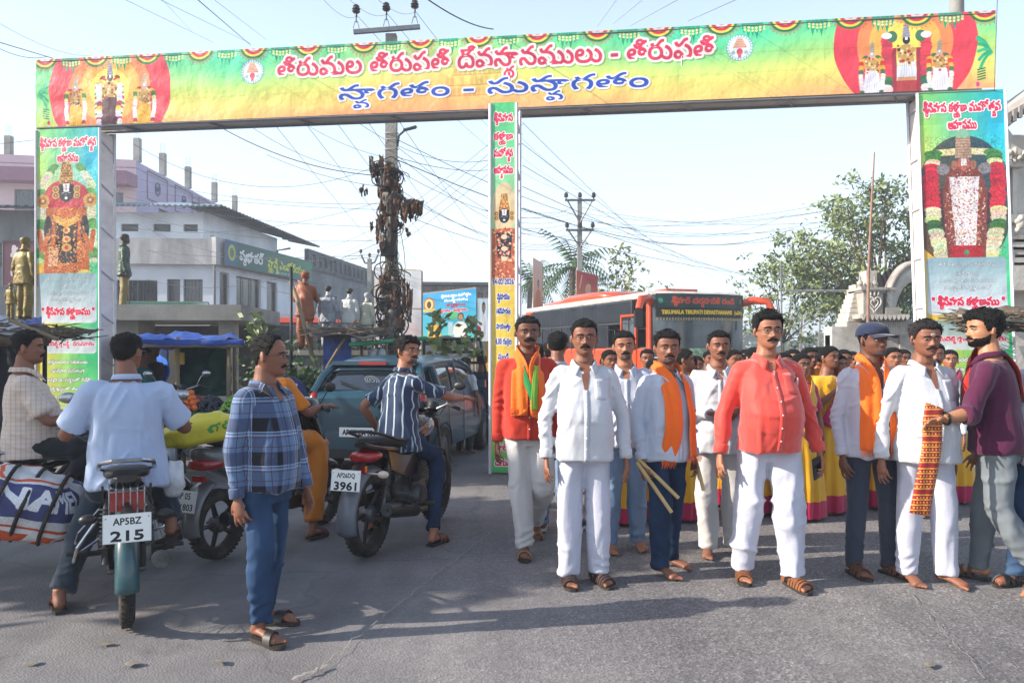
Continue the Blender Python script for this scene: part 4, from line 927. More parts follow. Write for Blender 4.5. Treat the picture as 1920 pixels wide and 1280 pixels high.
  for k in s.arms:
   e,wr=s.arms[k][:2]
   for c0,rad,amp in((e,.12,.007),(Vector(wr),.12,.005),(s.sh[k],.12,.003)):
    q=np.linalg.norm(v-np.array(c0),axis=1);ax=np.array((Vector(wr)-Vector(e)).normalized() if c0 is not s.sh[k] else(Vector(e)-s.sh[k]).normalized());tt=v@ax
    d+=A*amp*np.exp(-(q/rad)**2)*(1-2*np.abs(np.sin(tt*55+3.2*n_((7,7,7),5)+s.seed)))*smooth01(.45+1.3*n_((9,9,9),8))
  low=smooth01((s.pel.z+.05-v[:,2])/.2);d+=A*.006*low*n_((13,13,1.5),6)
  d=np.clip(d,-.006,.022);v=v+nr*d[:,None];s.sv,s.sf=v,f;s.sm=m
  s.s=arr_obj(name,v,f,m,s.root);s.bvh=BVHTree.FromPolygons(v.tolist(),[tuple(q) for q in f.tolist()])
  if sleeve=='long' and s.cvox<.012:
   for k in s.arms:
    e,wr=s.arms[k][:2];b=MB();f_=s.fat*sr;b.tube([e.lerp(wr,.80),e.lerp(wr,.82),e.lerp(wr,1.0),e.lerp(wr,1.02)],[.040*f_,.0425*f_,.040*f_,.035*f_],18);b.build('cuff',m,s.s,True)
  return s
 def on(s,x,z,off=.003,back=False):
  """point on the shirt front (pelvis-space x, z), in root space"""
  p=s.T@Vector((x,0,z));ax=(s.T.to_3x3()@Vector((0,-1 if not back else 1,0))).normalized();h=s.bvh.ray_cast(p+ax*.6,-ax,.8)
  if h[0] is None:return p+ax*.12
  return h[0]+ax*off
 def collar(s,m=None,vdepth=.07,stand=.03,open_=.022):
  m=m or s.sm;n=31;V=[];up=[(.0,.0),(.004,stand),(.010,stand+.002),(.022,stand-.028)]
  cz=.480
  for i in range(n):
   a=-PI+2*PI*i/(n-1);fr=(1+math.cos(a+PI))/2
   f=smooth01(np.array([(abs(a)-1.7)/(PI-1.7)]))[0];rr=.066+.004*f
   x=rr*math.sin(a)*(1-.1*f)+math.copysign(open_*f*.9,math.sin(a)) if abs(a)<PI-1e-6 else math.copysign(open_,a)*1.0
   y=rr*math.cos(a)*1.02+.006;z=cz-.035*f;y-=.018*f
   o=Vector((math.sin(a),math.cos(a)*1.0,0)).normalized()
   for j,(q,h) in enumerate(up):
    q2,h2=q,h*(1-.25*f)
    if j==3:h2=h-.035*f;q2=q+.016*f;xx=math.copysign(.026*f**2,a);
    else:xx=0
    V.append(s.T@Vector((x+o.x*q2+xx,y+o.y*q2-(.012*f if j==3 else 0),z+h2)))
  Fc=[(i*4+j,(i+1)*4+j,(i+1)*4+j+1,i*4+j+1) for i in range(n-1) for j in range(3)]
  o=mesh_obj('collar',V,Fc,m,s.s,50);md=o.modifiers.new('t','SOLIDIFY');md.thickness=.0035;md.offset=0
  if vdepth:
   V=[];k=7
   for i in range(k):
    t=i/(k-1);hw=.034*(1-t)**.8+.001;z=.478-vdepth*1.9*t
    for x in(-hw,0,hw):
     V.append(s.on(x,z,.0035))
   V=[(p if i>2 else s.T@Vector((x_,-.06,.478))) for i,(p,x_) in enumerate(zip(V,[-.03,0,.03]*k))]
   mesh_obj('open_neck',V,[(3*i+j,3*i+j+1,3*i+j+4,3*i+j+3) for i in range(k-1) for j in range(2)],s.skin,s.root,True)
  return s
 def strip(s,name,pts,w,m,off=.005,parent=None,thick=.003,wave=0.,flat=True):
  """ribbon of cloth lying on the shirt: pts [(x, z, back?)] in pelvis space"""
  P=[s.on(p[0],p[1],off,len(p)>2 and p[2]) if not isinstance(p,Vector) else p for p in pts];return ribbon3(name,P,w,m,parent or s.s,thick,wave,s.seed,s)
 def placket(s,z0=.40,z1=None,pocket=True,buttons=True,m=None):
  z1=s.hem+.004 if z1 is None else z1;zs=np.linspace(z0,z1,26)
  V=[];
  for z in zs:
   for x in(-.016,.016):V.append(s.on(x,z,.0025))
  o=mesh_obj('placket',V,[(2*i,2*i+1,2*i+3,2*i+2) for i in range(len(zs)-1)],m or s.sm,s.s,True);md=o.modifiers.new('t','SOLIDIFY');md.thickness=.002
  if buttons:
   for i in range(6):
    z=z0-.02-(z0-z1-.1)*i/5;p=s.on(0,z,.005);b=MB();b.sphere(p,(.0055,.003,.0055),8,6);b.build('button',mat('button','#d8d4cc',.3,var=0),s.s,True)
  if pocket:
   V=[];n=7
   for j in range(n):
    for i in range(n):V.append(s.on(.055+.105*i/(n-1),.27+.12*j/(n-1)-(.012*(1-abs(i-3)/3) if j==0 else 0),.0025))
   o=mesh_obj('pocket',V,[(j*n+i,j*n+i+1,(j+1)*n+i+1,(j+1)*n+i) for j in range(n-1) for i in range(n-1)],m or s.sm,s.s,True);md=o.modifiers.new('t','SOLIDIFY');md.thickness=.002
  return s
 def trousers(s,m,hem=.075,knee=.08,thigh=.098,name='trousers',wrinkle=1.,up=-.03,top=.01,short=0.):
  mb=MB();w=s.w;hem*=.86;knee*=.90;thigh*=.90
  s.rings(mb,[(-.16,.15,.105,0),(-.09,.152*w,.116,.004),(0,.150*w,.112+s.belly*.3,-s.belly*.3),(top,.145*w,.108+s.belly*.4,-s.belly*.4)])
  for k in s.legs:
   kn,an,yw,lf=s.legs[k];H_=s.hp[k];up_=(kn-an).normalized();hz=an+up_*up
   limb(mb,[(*(H_+Vector((0,0,.04))),.09),(*H_,thigh),(*H_.lerp(kn,.5),thigh*.93),(*kn,knee),(*kn.lerp(hz,.5),(knee+hem)/2),(*kn.lerp(hz,.85),hem*.97),(*hz,hem)],18,5)
  v,f,nr=remesh(mb,s.cvox,3);A=wrinkle
  warp=v+.035*np.stack([vnoise(v*5,s.seed+q) for q in(1,2,3)],1)
  rw=lambda sc,sd:1-np.abs(vnoise(warp*np.array(sc)+13*sd,s.seed*5+sd))*2
  pk=lambda sc,sd,w_=3.2:np.clip(1-np.abs(vnoise(warp*np.array(sc)+11*sd,s.seed*7+sd))*w_,0,1)**1.3
  d=A*(.006*rw((7,7,1.2),1)+.016*pk((5,5,1.2),21,2.4)+.013*pk((5,5,7),22)*smooth01(.5+vnoise(v*4+s.seed,12))+.002*rw((22,22,12),4))-A*.008
  for k in s.legs:
   kn,an=s.legs[k][:2]
   for c0,rad,amp in((kn,.12,.005),(an,.17,.009),(s.hp[k],.14,.005)):
    q=np.linalg.norm(v-np.array(c0),axis=1);d+=A*amp*np.exp(-(q/rad)**2)*(1-2*np.abs(np.sin(v[:,2]*42+3.5*vnoise(v*6+s.seed,4)+v[:,0]*22*k)))*smooth01(.4+1.3*vnoise(v*8+s.seed,8))
  d=np.clip(d,-.006,.022);v=v+nr*d[:,None];s.tr=arr_obj(name,v,f,m,s.root);return s
 def skirt(s,m,hem_m=None,r=.26,name='sari_skirt',zb=.03):
  n,k=64,36;V=[];zs=np.linspace(s.pel.z+.10,zb,k)
  for z in zs:
   t=(s.pel.z+.1-z)/(s.pel.z+.1);rx=.155+(r-.155)*smooth01(np.array([t*1.25]))[0];ry=rx*.82
   for i in range(n):
    a=2*PI*i/n;fo=.022*t*math.sin(a*11+2*math.sin(a*3+s.seed)+t*1.5)+.008*t*math.sin(a*23+s.seed);fr=1.0
    V.append((s.pel.x+(rx+fo)*math.cos(a),s.pel.y+(ry+fo)*math.sin(a),z))
  Fc=[((j+1)*n+i,(j+1)*n+(i+1)%n,j*n+(i+1)%n,j*n+i) for j in range(k-1) for i in range(n)]
  fm=[1 if j>k-8 else 0 for j in range(k-1) for i in range(n)] if hem_m else None
  mesh_obj(name,V,Fc,[m,hem_m] if hem_m else m,s.root,True,fm);return s
def ribbon3(name,P,w,m,parent,thick=.004,wave=0.,seed=0,person=None,cols=7,twist=None):
 """cloth ribbon along P with lengthwise folds"""
 P=[Vector(p) for p in P];C=crom([tuple(p) for p in P],5);C=[Vector(p) for p in C];V=[];k=len(C);r=random.Random(seed)
 ph=r.random()*6
 for i,p in enumerate(C):
  t=(C[min(i+1,k-1)]-C[max(i-1,0)]).normalized();out=None
  if person is not None:
   c=person.T@Vector((0,0,(person.T.inverted()@p).z));out=(p-c)
  if out is None or out.length<1e-4:out=Vector((0,-1,0))
  n=(out-t*out.dot(t)).normalized();a=t.cross(n);ww=w if not callable(w) else w(i/(k-1))
  for j in range(cols):
   u=j/(cols-1)-.5;V.append(p+a*u*ww+n*(wave*math.sin(u*11+ph+i*.07)+.15*wave*math.sin(i*.8+u*5)-abs(u)*abs(u)*ww*.28))
 Fc=[(i*cols+j,i*cols+j+1,(i+1)*cols+j+1,(i+1)*cols+j) for i in range(k-1) for j in range(cols-1)]
 o=mesh_obj(name,V,Fc,m,parent,True);md=o.modifiers.new('t','SOLIDIFY');md.thickness=thick;md.offset=1;return o
def loft(par,name,secs,m,n=20,ex=.8,smooth=True,close=True,extra=None):
 """secs [(y, z centre, half width, half height)] along y"""
 b=MB();V=[];S2=crom([tuple(map(float,q)) for q in secs],3)
 for y,z,w,h in S2:
  for i in range(n):
   a=2*PI*i/n;V.append((max(w,.002)*math.copysign(abs(math.cos(a))**ex,math.cos(a)),y,z+max(h,.002)*math.copysign(abs(math.sin(a))**ex,math.sin(a))))
 k=len(S2);Fc=[(j*n+(i+1)%n,j*n+i,(j+1)*n+i,(j+1)*n+(i+1)%n) for j in range(k-1) for i in range(n)]
 if close:Fc+=[tuple(range(n)),tuple((k-1)*n+i for i in reversed(range(n)))]
 b.add(V,Fc);return b.build(name,m,par,50 if smooth else None)
# ------------------------------------------------------------ buildings, poles, trees
GLASSD=mat('window_dark','#20262c',.12,var=.2,scale=2,spec=.8);WFR=mat('window_frame_grey','#5f6266',.6,var=.1);CONC=mat('concrete','#8b8a86',.9,var=.2,scale=1.6,bump=.3,bscale=30,dirt='#5c5a55');CONCD=mat('dark_concrete','#5a5c5e',.9,var=.3,scale=1.4,bump=.3,bscale=30,dirt='#3a3a3a')
def facade(par,A,B,z0,z1,ops,m,dep=.18,name='wall',glass=None,frame=None,grill=True,th=.25):
 """wall from A to B (xy) with real openings; ops = [(u0, u1, z0, z1, kind)]"""
 A,B=Vector(A),Vector(B);L=(B-A).length;d=(B-A)/L;n=Vector((d.y,-d.x))
 if n.dot(-(A+B)/2)<0:n=-n
 P=lambda u,z,o=0:(A.x+d.x*u+n.x*o,A.y+d.y*u+n.y*o,z)
 us=sorted({0,L,*[o[0] for o in ops],*[o[1] for o in ops]});zs=sorted({z0,z1,*[o[2] for o in ops],*[o[3] for o in ops]});b=MB()
 for i in range(len(us)-1):
  for j in range(len(zs)-1):
   uc,zc=(us[i]+us[i+1])/2,(zs[j]+zs[j+1])/2
   if any(o[0]<uc<o[1] and o[2]<zc<o[3] for o in ops):continue
   b.quad(P(us[i],zs[j]),P(us[i+1],zs[j]),P(us[i+1],zs[j+1]),P(us[i],zs[j+1]))
 for u0,u1,a,c,*_ in ops:
  for p,q,r_,s in(((u0,a),(u1,a),0,0),((u1,a),(u1,c),0,0),((u1,c),(u0,c),0,0),((u0,c),(u0,a),0,0)):b.quad(P(*p),P(*q),P(*q,-dep),P(*p,-dep))
 b.quad(P(0,z1),P(L,z1),P(L,z1,-th),P(0,z1,-th));b.quad(P(0,z0,-th),P(L,z0,-th),P(L,z1,-th),P(0,z1,-th));b.quad(P(0,z0),P(0,z1),P(0,z1,-th),P(0,z0,-th));b.quad(P(L,z0),P(L,z1),P(L,z1,-th),P(L,z0,-th))
 w=b.build(name,m,par,None)
 for u0,u1,a,c,*k in ops:
  kind=k[0] if k else 'window';wn=empty('window' if kind!='vent' else 'vent',(0,0,0));wn.parent=par;f=MB();t=.05
  for uu in(u0+t/2,u1-t/2):f.tube([P(uu,a+.01,-dep+.06),P(uu,c-.01,-dep+.06)],t/2,4)
  for zz in(a+t/2,c-t/2):f.tube([P(u0+.01,zz,-dep+.055),P(u1-.01,zz,-dep+.055)],t/2,4)
  nb=max(1,int((u1-u0)/.75))
  for i in range(1,nb):uu=u0+(u1-u0)*i/nb;f.tube([P(uu,a+.02,-dep+.07),P(uu,c-.02,-dep+.07)],.03,4)
  if kind=='grill':
   for i in range(1,int((u1-u0)/.16)):uu=u0+.16*i;f.tube([P(uu,a+.02,-dep+.03),P(uu,c-.02,-dep+.03)],.008,4)
  if kind=='vent':
   for i in range(1,4):zz=a+(c-a)*i/4;f.tube([P(u0+.01,zz,-dep+.07),P(u1-.01,zz,-dep+.07)],.02,4)
  f.build('frame',frame or WFR,wn,None);g=MB();g.quad(P(u0+.003,a+.003,-dep+.015),P(u1-.003,a+.003,-dep+.015),P(u1-.003,c-.003,-dep+.015),P(u0+.003,c-.003,-dep+.015));g.build('pane',glass or GLASSD,wn,None)
 return w,P
def slab(par,pts,z0,z1,m,name='roof_slab'):
 b=MB();b.prism([(p[0],p[1]) for p in pts],z0,z1);return b.build(name,m,par,None)
def sign_on(P,u0,u1,z0,z1,canvas,name,label,cat='signboard',off=.12,z0b=None,z1b=None,par=None,group=None):
 r=empty(name,P((u0+u1)/2,(z0+z1)/2,off),0,label,cat,group);T=Matrix.Translation(-Vector(r.location));z0b,z1b=(z0 if z0b is None else z0b),(z1 if z1b is None else z1b)
 o=uv_quad('printed_face',[T@Vector(P(u0,z0,off)),T@Vector(P(u1,z0b,off)),T@Vector(P(u1,z1b,off)),T@Vector(P(u0,z1,off))],canvas.material(name+'_print',.5,vmul=.8),r)
 b=MB();c=[T@Vector(P(u0,z0,off-.02)),T@Vector(P(u1,z0b,off-.02)),T@Vector(P(u1,z1b,off-.02)),T@Vector(P(u0,z1,off-.02))]
 for i in range(4):b.tube([c[i],c[(i+1)%4]],.035,4)
 b.build('sign_frame',WFR,r,None);return r
# --- white shop building with the tin roofed upper storey
def white_building():
 r=empty('shop_building',(0,0,0),0,'long white two storey shop block with tin roofed upper hall behind the left gate column','building')
 WH=mat('white_wash','#dfe2e8',.9,var=.1,scale=.8,dirt='#a9adb2',bump=.15,bscale=12);WHD=mat('stained_parapet','#b4b2b0',.9,var=.3,scale=1.2,dirt='#6f6a66',stretch=(2,2,.5))
 C0=(-13.4,36);C1=(-11.85,46);L0=(-24.5,35);w=(C0[0]-L0[0])
 A,B=L0,C0;d1=36
 Z=lambda py,d=36:EYE+(HY-py)/F*d;U=lambda px,d=35.9:((px-HX)/F*d-L0[0])
 ops=[(U(225),U(299),Z(578),Z(526),'grill'),(U(346),U(381),Z(572),Z(524),'grill'),(U(316),U(340),Z(572),Z(524),'window')]
 W1,P1=facade(r,A,B,0,Z(497),ops,WH)
 sl=MB();f2,P2=facade(r,(A[0],A[1]-.25),(B[0]+.15,B[1]-.25),Z(497),Z(449),[],WHD,name='parapet')
 n=Vector((C1[0]-C0[0],C1[1]-C0[1]));L=n.length
 def uu(px):
  t=((px-HX)/F);return max(0,(C0[0]-t*C0[1])/(t*(C1[1]-C0[1])-(C1[0]-C0[0]))*L)
 ops=[(uu(412),uu(430),3.5,5.0,'grill'),(uu(443),uu(489),3.35,4.95,'window'),(uu(500),uu(520),3.4,4.95,'window')]
 W3,P3=facade(r,C0,C1,0,5.26,ops,WH,name='street_wall',frame=mat('bronze_frame','#6b6258',.4,.5))
 facade(r,(C0[0]+.13,C0[1]-.3),(C1[0]+.15,C1[1]),5.26,6.5,[],WHD,name='street_parapet')
 c=Canvas(10,1.5,60,'#1d6a52');c.grad([(0,'#125048'),(1,'#2a8a62')],0);c.rect(0,0,1.1,1.5,'#1c5a8a');c.ell(.6,.8,.35,.5,'#b8c83c');c.ell(.6,.8,.2,.3,'#5a6a3c');c.text('ప్రభాకర్',2.6,.8,.62,'#eef2ee',width=2.5,bold=.04,out='#1c2c3a',outw=.05);c.text('ఫ్యాన్సీ ఎంపోరియం',6.6,.72,.55,'#dfe23c',width=4.6,bold=.03,out='#1a4a3a',outw=.04);c.text('మెయిన్ రోడ్',6.3,.18,.14,'#e8eee8',width=2.2)
 sign_on(P3,.1,L*.98,5.28,6.42,c,'shop_signboard','long dark green signboard with white and yellow Telugu lettering on the white block',off=.42)
 c=Canvas(12,1.3,50,'#2f9a6a');c.grad([(0,'#1f8a86'),(.35,'#30a668'),(.8,'#2f9a62'),(1,'#dfe8e4')],0);c.ell(9.8,.1,1.7,.9,'#dfe8e4');c.text('15',2.2,.75,.5,'#bfe8e8',bold=.04);c.text('సేల్స్ అండ్ సర్వీస్',6.9,.95,.22,'#e8f4e8',width=2.4)
 sign_on(P1,U(235),U(397),Z(600),Z(568),c,'green_fascia','faded green shop fascia board low under the windows of the white block',off=.5)
 c=Canvas(9,1.1,50,'#cfdce0');c.rect(0,0,1.6,1.1,'#2a78a8');c.ell(.8,.5,.4,.35,'#c8c83c');c.text('ప్రభాకర్',5.8,.5,.55,'#b02a48',width=3.6,bold=.03);sign_on(P3,.2,L*.95,2.3,3.2,c,'shop_fascia','pale blue shop fascia with red lettering above the street shops',off=.6)
 zt=8.05;A2,B2=(-20.5,37.4),(-14.6,37.6);C2=(-13.8,46.8)
 facade(r,A2,B2,5.0,zt-.15,[(u,u+.8,7.0,7.35,'vent') for u in(.6,2.1,3.6,5.0)],WH,name='hall_wall');facade(r,B2,C2,5.0,zt-.1,[(u,u+.7,6.55,6.95,'vent') for u in(.8,2.6,4.4,5.8,7.4)],WH,name='hall_side_wall')
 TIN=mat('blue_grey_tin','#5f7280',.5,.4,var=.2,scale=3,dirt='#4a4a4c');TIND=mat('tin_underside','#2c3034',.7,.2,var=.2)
 def tin(p00,p10,p01,p11,N,m):
  V=[];p00,p10,p01,p11=map(Vector,(p00,p10,p01,p11))
  for i in range(N+1):t=i/N;z=Vector((0,0,.045*math.cos(i*PI)));V+=[tuple(p00.lerp(p01,t)+z),tuple(p10.lerp(p11,t)+z)]
  b=MB();b.add(V,[(2*i,2*i+2,2*i+3,2*i+1) for i in range(N)]);o=b.build('tin_roof',m,r,None);md=o.modifiers.new('t','SOLIDIFY');md.thickness=.04
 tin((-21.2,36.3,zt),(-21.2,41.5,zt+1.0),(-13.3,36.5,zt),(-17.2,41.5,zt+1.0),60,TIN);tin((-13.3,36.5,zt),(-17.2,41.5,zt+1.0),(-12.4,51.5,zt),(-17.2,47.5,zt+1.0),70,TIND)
 for i in range(13):y=37.2+i*1.1;x=-13.3+.06*(y-36.5);b=MB();b.tube([(x,y,zt-.09),(x-1.7,y,zt+.25)],.05,4);b.build('rafter',TIND,r,None)
 b=MB();b.tube([(-13.7,46.5,5.2),(-13.7,46.5,7.2),(-12.9,46.3,7.3)],.06,8);b.build('drain_pipe',WFR,r,40);b=MB();b.tube([(-13.3,35.6,0),(-13.3,35.6,5.2)],.06,8);b.build('drain_pipe',WFR,r,40)
 slab(r,[(-24.5,35.3),(-13.5,36.2),(-12,46),(-24,46)],5.2,5.26,CONC)
 q=empty('parapet_building',(0,0,0),0,'dark weathered terrace block with pierced parapet beyond the green signboard','building');C3=(-10.3,60)
 facade(q,C1,C3,0,6.1,[(u,u+1.1,3.4,4.8,'grill') for u in(1.2,4.2,7.5,10.5)],mat('grimy_wall','#77797d',.9,var=.3,scale=.9,dirt='#4c4c4e'),name='wall')
 Lq=(Vector(C3)-Vector(C1)).length;W5,P5=facade(q,(C1[0]+.1,C1[1]),(C3[0]+.1,C3[1]),6.1,7.25,[(.6+.95*i,1.2+.95*i,6.35,7.0,'none') for i in range(12)],CONCD,name='pierced_parapet',glass=mat('pale_block','#a6aab0',.9))
white_building()
def pink_house():
 r=empty('pink_house',(0,0,0),0,'tall pink and lilac house with column stubs on its terrace behind the white block','building')
 PK=mat('pink_wash','#c9aeb4',.9,var=.08,scale=.6,dirt='#b39aa0');LI=mat('lilac_wash','#a9a0bd',.9,var=.08,scale=.6,dirt='#938aa6');MV=mat('mauve_trim','#8a5a72',.8,var=.1)
 C0,C1,L0=(-23.6,50),(-24.2,70),(-31.2,48.5);Z=lambda py,d=50:EYE+(HY-py)/F*d
 facade(r,L0,C0,0,Z(300),[(5.9,7.0,Z(386),Z(362),'grill'),(.8,2.0,Z(400),Z(362),'grill')],PK);b=MB()
 slab(r,[(-32,47.2),(-23.6,48.8),(-23.6,50.2),(-32,49)],Z(352),Z(328),MV,'balcony_band')
 W_,P=facade(r,C0,C1,0,Z(302),[(3.4,5.4,Z(388),Z(372),'grill')],LI,name='side_wall');facade(r,L0,(-31.4,70),0,Z(302),[],PK,name='far_wall')
 L=(Vector(C1)-Vector(C0)).length;slab(r,[L0,C0,C1,(-31.4,70)],Z(316),Z(314),CONC)
 for i in range(4):
  u0,u1=1.6+4.6*i,4.8+4.6*i;b=MB();pts=[P(u0,11.2,.02),P(u1,11.2,.02),P(u1,13.0,.02),P(u0,13.0,.02)]
  for k in range(4):b.tube([pts[k],pts[(k+1)%4]],.05,4)
  b.build('panel_moulding',MV,r,None);b=MB();c=Vector(P((u0+u1)/2,12.1,.03));d=Vector((P(1,0,0)[0]-P(0,0,0)[0],P(1,0,0)[1]-P(0,0,0)[1],0))
  b.tube([c+d*.36*math.cos(a)+Vector((0,0,.42*math.sin(a))) for a in np.linspace(0,2*PI,17)],.05,4,False);b.tube([c+d*.12*math.cos(a)+Vector((0,0,.14*math.sin(a))) for a in np.linspace(0,2*PI,13)],.05,4,False);b.build('roundel',mat('roundel_blue','#3c4a6a',.8),r,None)
 for x,y,h in((-23.8,50.6,1.5),(-23.9,54.5,1.5),(-24.0,59,1.6),(-24.1,64.5,1.6),(-24.2,69.5,1.5),(-26.2,52,1.0),(-30.9,48.9,1.2),(-30.9,53,2.6)):
  b=MB();b.box((x,y,Z(300)+h/2),(.38,.38,h));[b.tube([(x+dx,y+dy,Z(300)+h),(x+dx*1.2,y+dy,Z(300)+h+.7)],.012,4) for dx in(-.1,.1) for dy in(-.1,.1)];b.build('column_stub',CONC,r,None)
pink_house()
def old_block():
 r=empty('old_building',(0,0,0),0,'grimy old building with corrugated sheets at the picture edge behind the gold statues','building');Z=lambda py,d=30:EYE+(HY-py)/F*d
 facade(r,(-23.0,29.5),(-17.2,30.5),0,Z(392),[(.8,2.4,Z(515),Z(440),'grill'),(3.0,4.4,Z(500),Z(455),'grill')],mat('old_wall','#7c8084',.9,var=.35,scale=.8,dirt='#4c4e52',stretch=(2,2,.6)));b=MB();V=[]
 for i in range(41):x=-23.4+6.6*i/40;V+=[(x,28.6,Z(398)+.04*math.cos(i*PI)),(x,31,Z(380)+.04*math.cos(i*PI))]
 b.add(V,[(2*i,2*i+2,2*i+3,2*i+1) for i in range(40)]);b.build('tin_awning',mat('old_tin','#6a7078',.6,.4,var=.3,dirt='#54463c'),r,None)
 c=Canvas(4,3,60,'#5c2438');c.text('శ్రీ',1,2.2,.7,'#d8cdd0',bold=.05);c.text('గణేష్ స్టోర్స్',2.2,1,.6,'#d8cdd0',width=3,bold=.04);sign_on(lambda u,z,o=0:(-18.6+u,29.2-o,z),0,1.7,Z(540),Z(458),c,'maroon_signboard','faded maroon shop board behind the gold statue')
old_block()
# --- long concrete shelter roof, far shops, far right-of-pole building
def shelter():
 r=empty('bus_shelter',(0,0,0),0,'low concrete shelter with a thick grey roof slab behind the blue stall','shelter');b=MB();b.prism([(-8.3,14.2),(-4.9,14.4),(-5.1,17.5),(-8.3,17.5)],2.02,2.30);b.build('roof_slab',CONC,r,None)
 for x,y in((-7.8,14.8),(-5.3,14.9),(-5.4,17.0)):b=MB();b.box((x,y,1.01),(.28,.28,2.02));b.build('column',CONC,r,None)
 b=MB();b.box((-6.5,17.3,1.0),(3.4,.12,2.0));b.build('back_wall',CONCD,r,None)
shelter()
def far_shops():
 r=empty('far_shop_block',(0,0,0),0,'low pale shop building with flat roof beyond the blue hoarding','building');Z=lambda py:EYE+(HY-py)/F*44
 facade(r,(-5.2,44),(.2,44.5),0,Z(536),[(2.4,3.6,Z(590),Z(548),'grill'),(.4,1.8,Z(590),Z(552),'grill'),(4.1,5.0,Z(590),Z(548),'grill')],mat('cream_old_wall','#a7a6a4',.9,var=.2,dirt='#77756f'));slab(r,[(-5.6,42.9),(.4,43.4),(.4,45),(-5.6,45)],Z(536),Z(531),CONCD)
 b=MB();V=[]
 for i in range(31):x=-5.5+6*i/30;V+=[(x,41.5,2.9+.04*math.cos(i*PI)),(x,43.9,3.3+.04*math.cos(i*PI))]
 b.add(V,[(2*i,2*i+2,2*i+3,2*i+1) for i in range(30)]);b.build('shade',mat('old_tin','#6a7078'),r,None)
 for i in range(8):b=MB();b.tube([(-1.7+.13*i,43.9,Z(602)),(-1.7+.13*i,43.9,Z(590))],.025,6);b.build('baluster',CONC,r,None)
far_shops()
# --- far long tree belt
def leaf_mat(name,col,var=.35,col2=None):
 m=mat(name,col,.55,var=var,scale=1.3,spec=.3,trans=0);b=m.node_tree.nodes['Principled BSDF'];b.inputs['Subsurface Weight'].default_value=.0;return m
LEAF=leaf_mat('leaf_green','#727f50');LEAF2=leaf_mat('leaf_dark','#3d5630');LEAF3=leaf_mat('leaf_olive','#7a7c42');BARK=mat('bark','#6a5a4a',.9,var=.3,scale=6,bump=.5,bscale=20)
def leaves(name,pts,size,m,par,flat=.5,seed=0):
 r=np.random.default_rng(seed);P=np.array(pts);n=len(P);a=r.normal(size=(n,3));a/=np.linalg.norm(a,axis=1)[:,None];b_=r.normal(size=(n,3));b_-=a*(a*b_).sum(1)[:,None];b_/=np.linalg.norm(b_,axis=1)[:,None]
 s=size*r.uniform(.6,1.3,n)[:,None];V=np.stack([P-a*s,P+b_*s*.42,P+a*s,P-b_*s*.42],1).reshape(-1,3);f=np.arange(4*n).reshape(-1,4);return arr_obj(name,V,f,m,par,False)
def tree(loc,h,rad,label,seed=0,nleaf=9000,size=.10,m=None,density=.6,crown0=.35,group=None,clumps=26,spread=(1,1,.75),trunk_r=.16,lean=(0,0)):
 r=empty('tree',loc,0,label,'tree',group);rd=random.Random(seed);b=MB();top=Vector((lean[0],lean[1],h*crown0));limb(b,[(0,0,-.1,trunk_r*1.3),(0,0,h*.1,trunk_r),(*(top*.6),trunk_r*.85),(*top,trunk_r*.7)],8,3);pts=[];cl=[]
 cc=Vector((lean[0]*1.3,lean[1],h*(.5+crown0/2)))
 for i in range(clumps):
  d=Vector((rd.gauss(0,1),rd.gauss(0,1),rd.gauss(0,.8))).normalized();q=rd.uniform(.45,1.0);c=cc+Vector((d.x*rad*spread[0]*q,d.y*rad*spread[1]*q,d.z*(h*(1-crown0)/2)*spread[2]*1.25*q));cl.append(c)
  mid=top.lerp(c,.5)+Vector((rd.uniform(-.2,.2),rd.uniform(-.2,.2),rd.uniform(-.1,.3)))*rad*.3;limb(b,[(*top,trunk_r*.45),(*mid,trunk_r*.25),(*c,trunk_r*.09)],5,3)
  for _ in range(5):e=c+Vector((rd.gauss(0,1),rd.gauss(0,1),rd.gauss(0,.7)))*rad*.22;b.tube([c,c.lerp(e,.5)+Vector((0,0,.05)),e],[trunk_r*.09,trunk_r*.06,trunk_r*.03],4);pts+=[(e+Vector((rd.gauss(0,1),rd.gauss(0,1),rd.gauss(0,.7)))*rad*.085) for _ in range(int(nleaf/clumps/8))]
  pts+=[(c+Vector((rd.gauss(0,1),rd.gauss(0,1),rd.gauss(0,.75)))*rad*.14) for _ in range(int(nleaf/clumps*3/8))]
 b.build('trunk',BARK,r,True);leaves('crown',[tuple(p) for p in pts],size,m or LEAF,r,seed=seed);return r
def palm(loc,h,label,seed=0,group='palms beyond the junction',n=22,L=2.6):
 r=empty('palm_tree',loc,0,label,'palm tree',group);rd=random.Random(seed);b=MB();limb(b,[(0,0,0,.2),(.1,0,h*.4,.14),(.25,0,h*.75,.12),(.3,0,h,.13)],8,4);b.build('trunk',BARK,r,True)
 V=[];Fc=[]
 for i in range(n):
  a=2*PI*i/n+rd.uniform(-.2,.2);el=rd.uniform(-.5,1.25);prev=None;LL=L*rd.uniform(.75,1.1);pos=Vector((.3,0,h));d=Vector((math.cos(a)*math.cos(el),math.sin(a)*math.cos(el),math.sin(el)));side=Vector((-math.sin(a),math.cos(a),0))
  for k in range(14):
   t=k/13;d=(d+Vector((0,0,-.13))).normalized();q=pos+d*LL/13
   for s_ in(-1,1):
    w=LL*.26*math.sin(PI*min(1,t*1.02+.06))**.6;tip=pos+side*s_*w*.8+d*w*.5+Vector((0,0,-w*.55));m=len(V);V+=[tuple(pos-d*.04),tuple(pos+d*.06),tuple(tip)];Fc.append((m,m+1,m+2))
   m=len(V);V+=[tuple(pos+side*.02),tuple(q+side*.015),tuple(q-side*.015),tuple(pos-side*.02)];Fc.append((m,m+1,m+2,m+3));pos=q
 mesh_obj('crown',V,Fc,LEAF2,r);return r
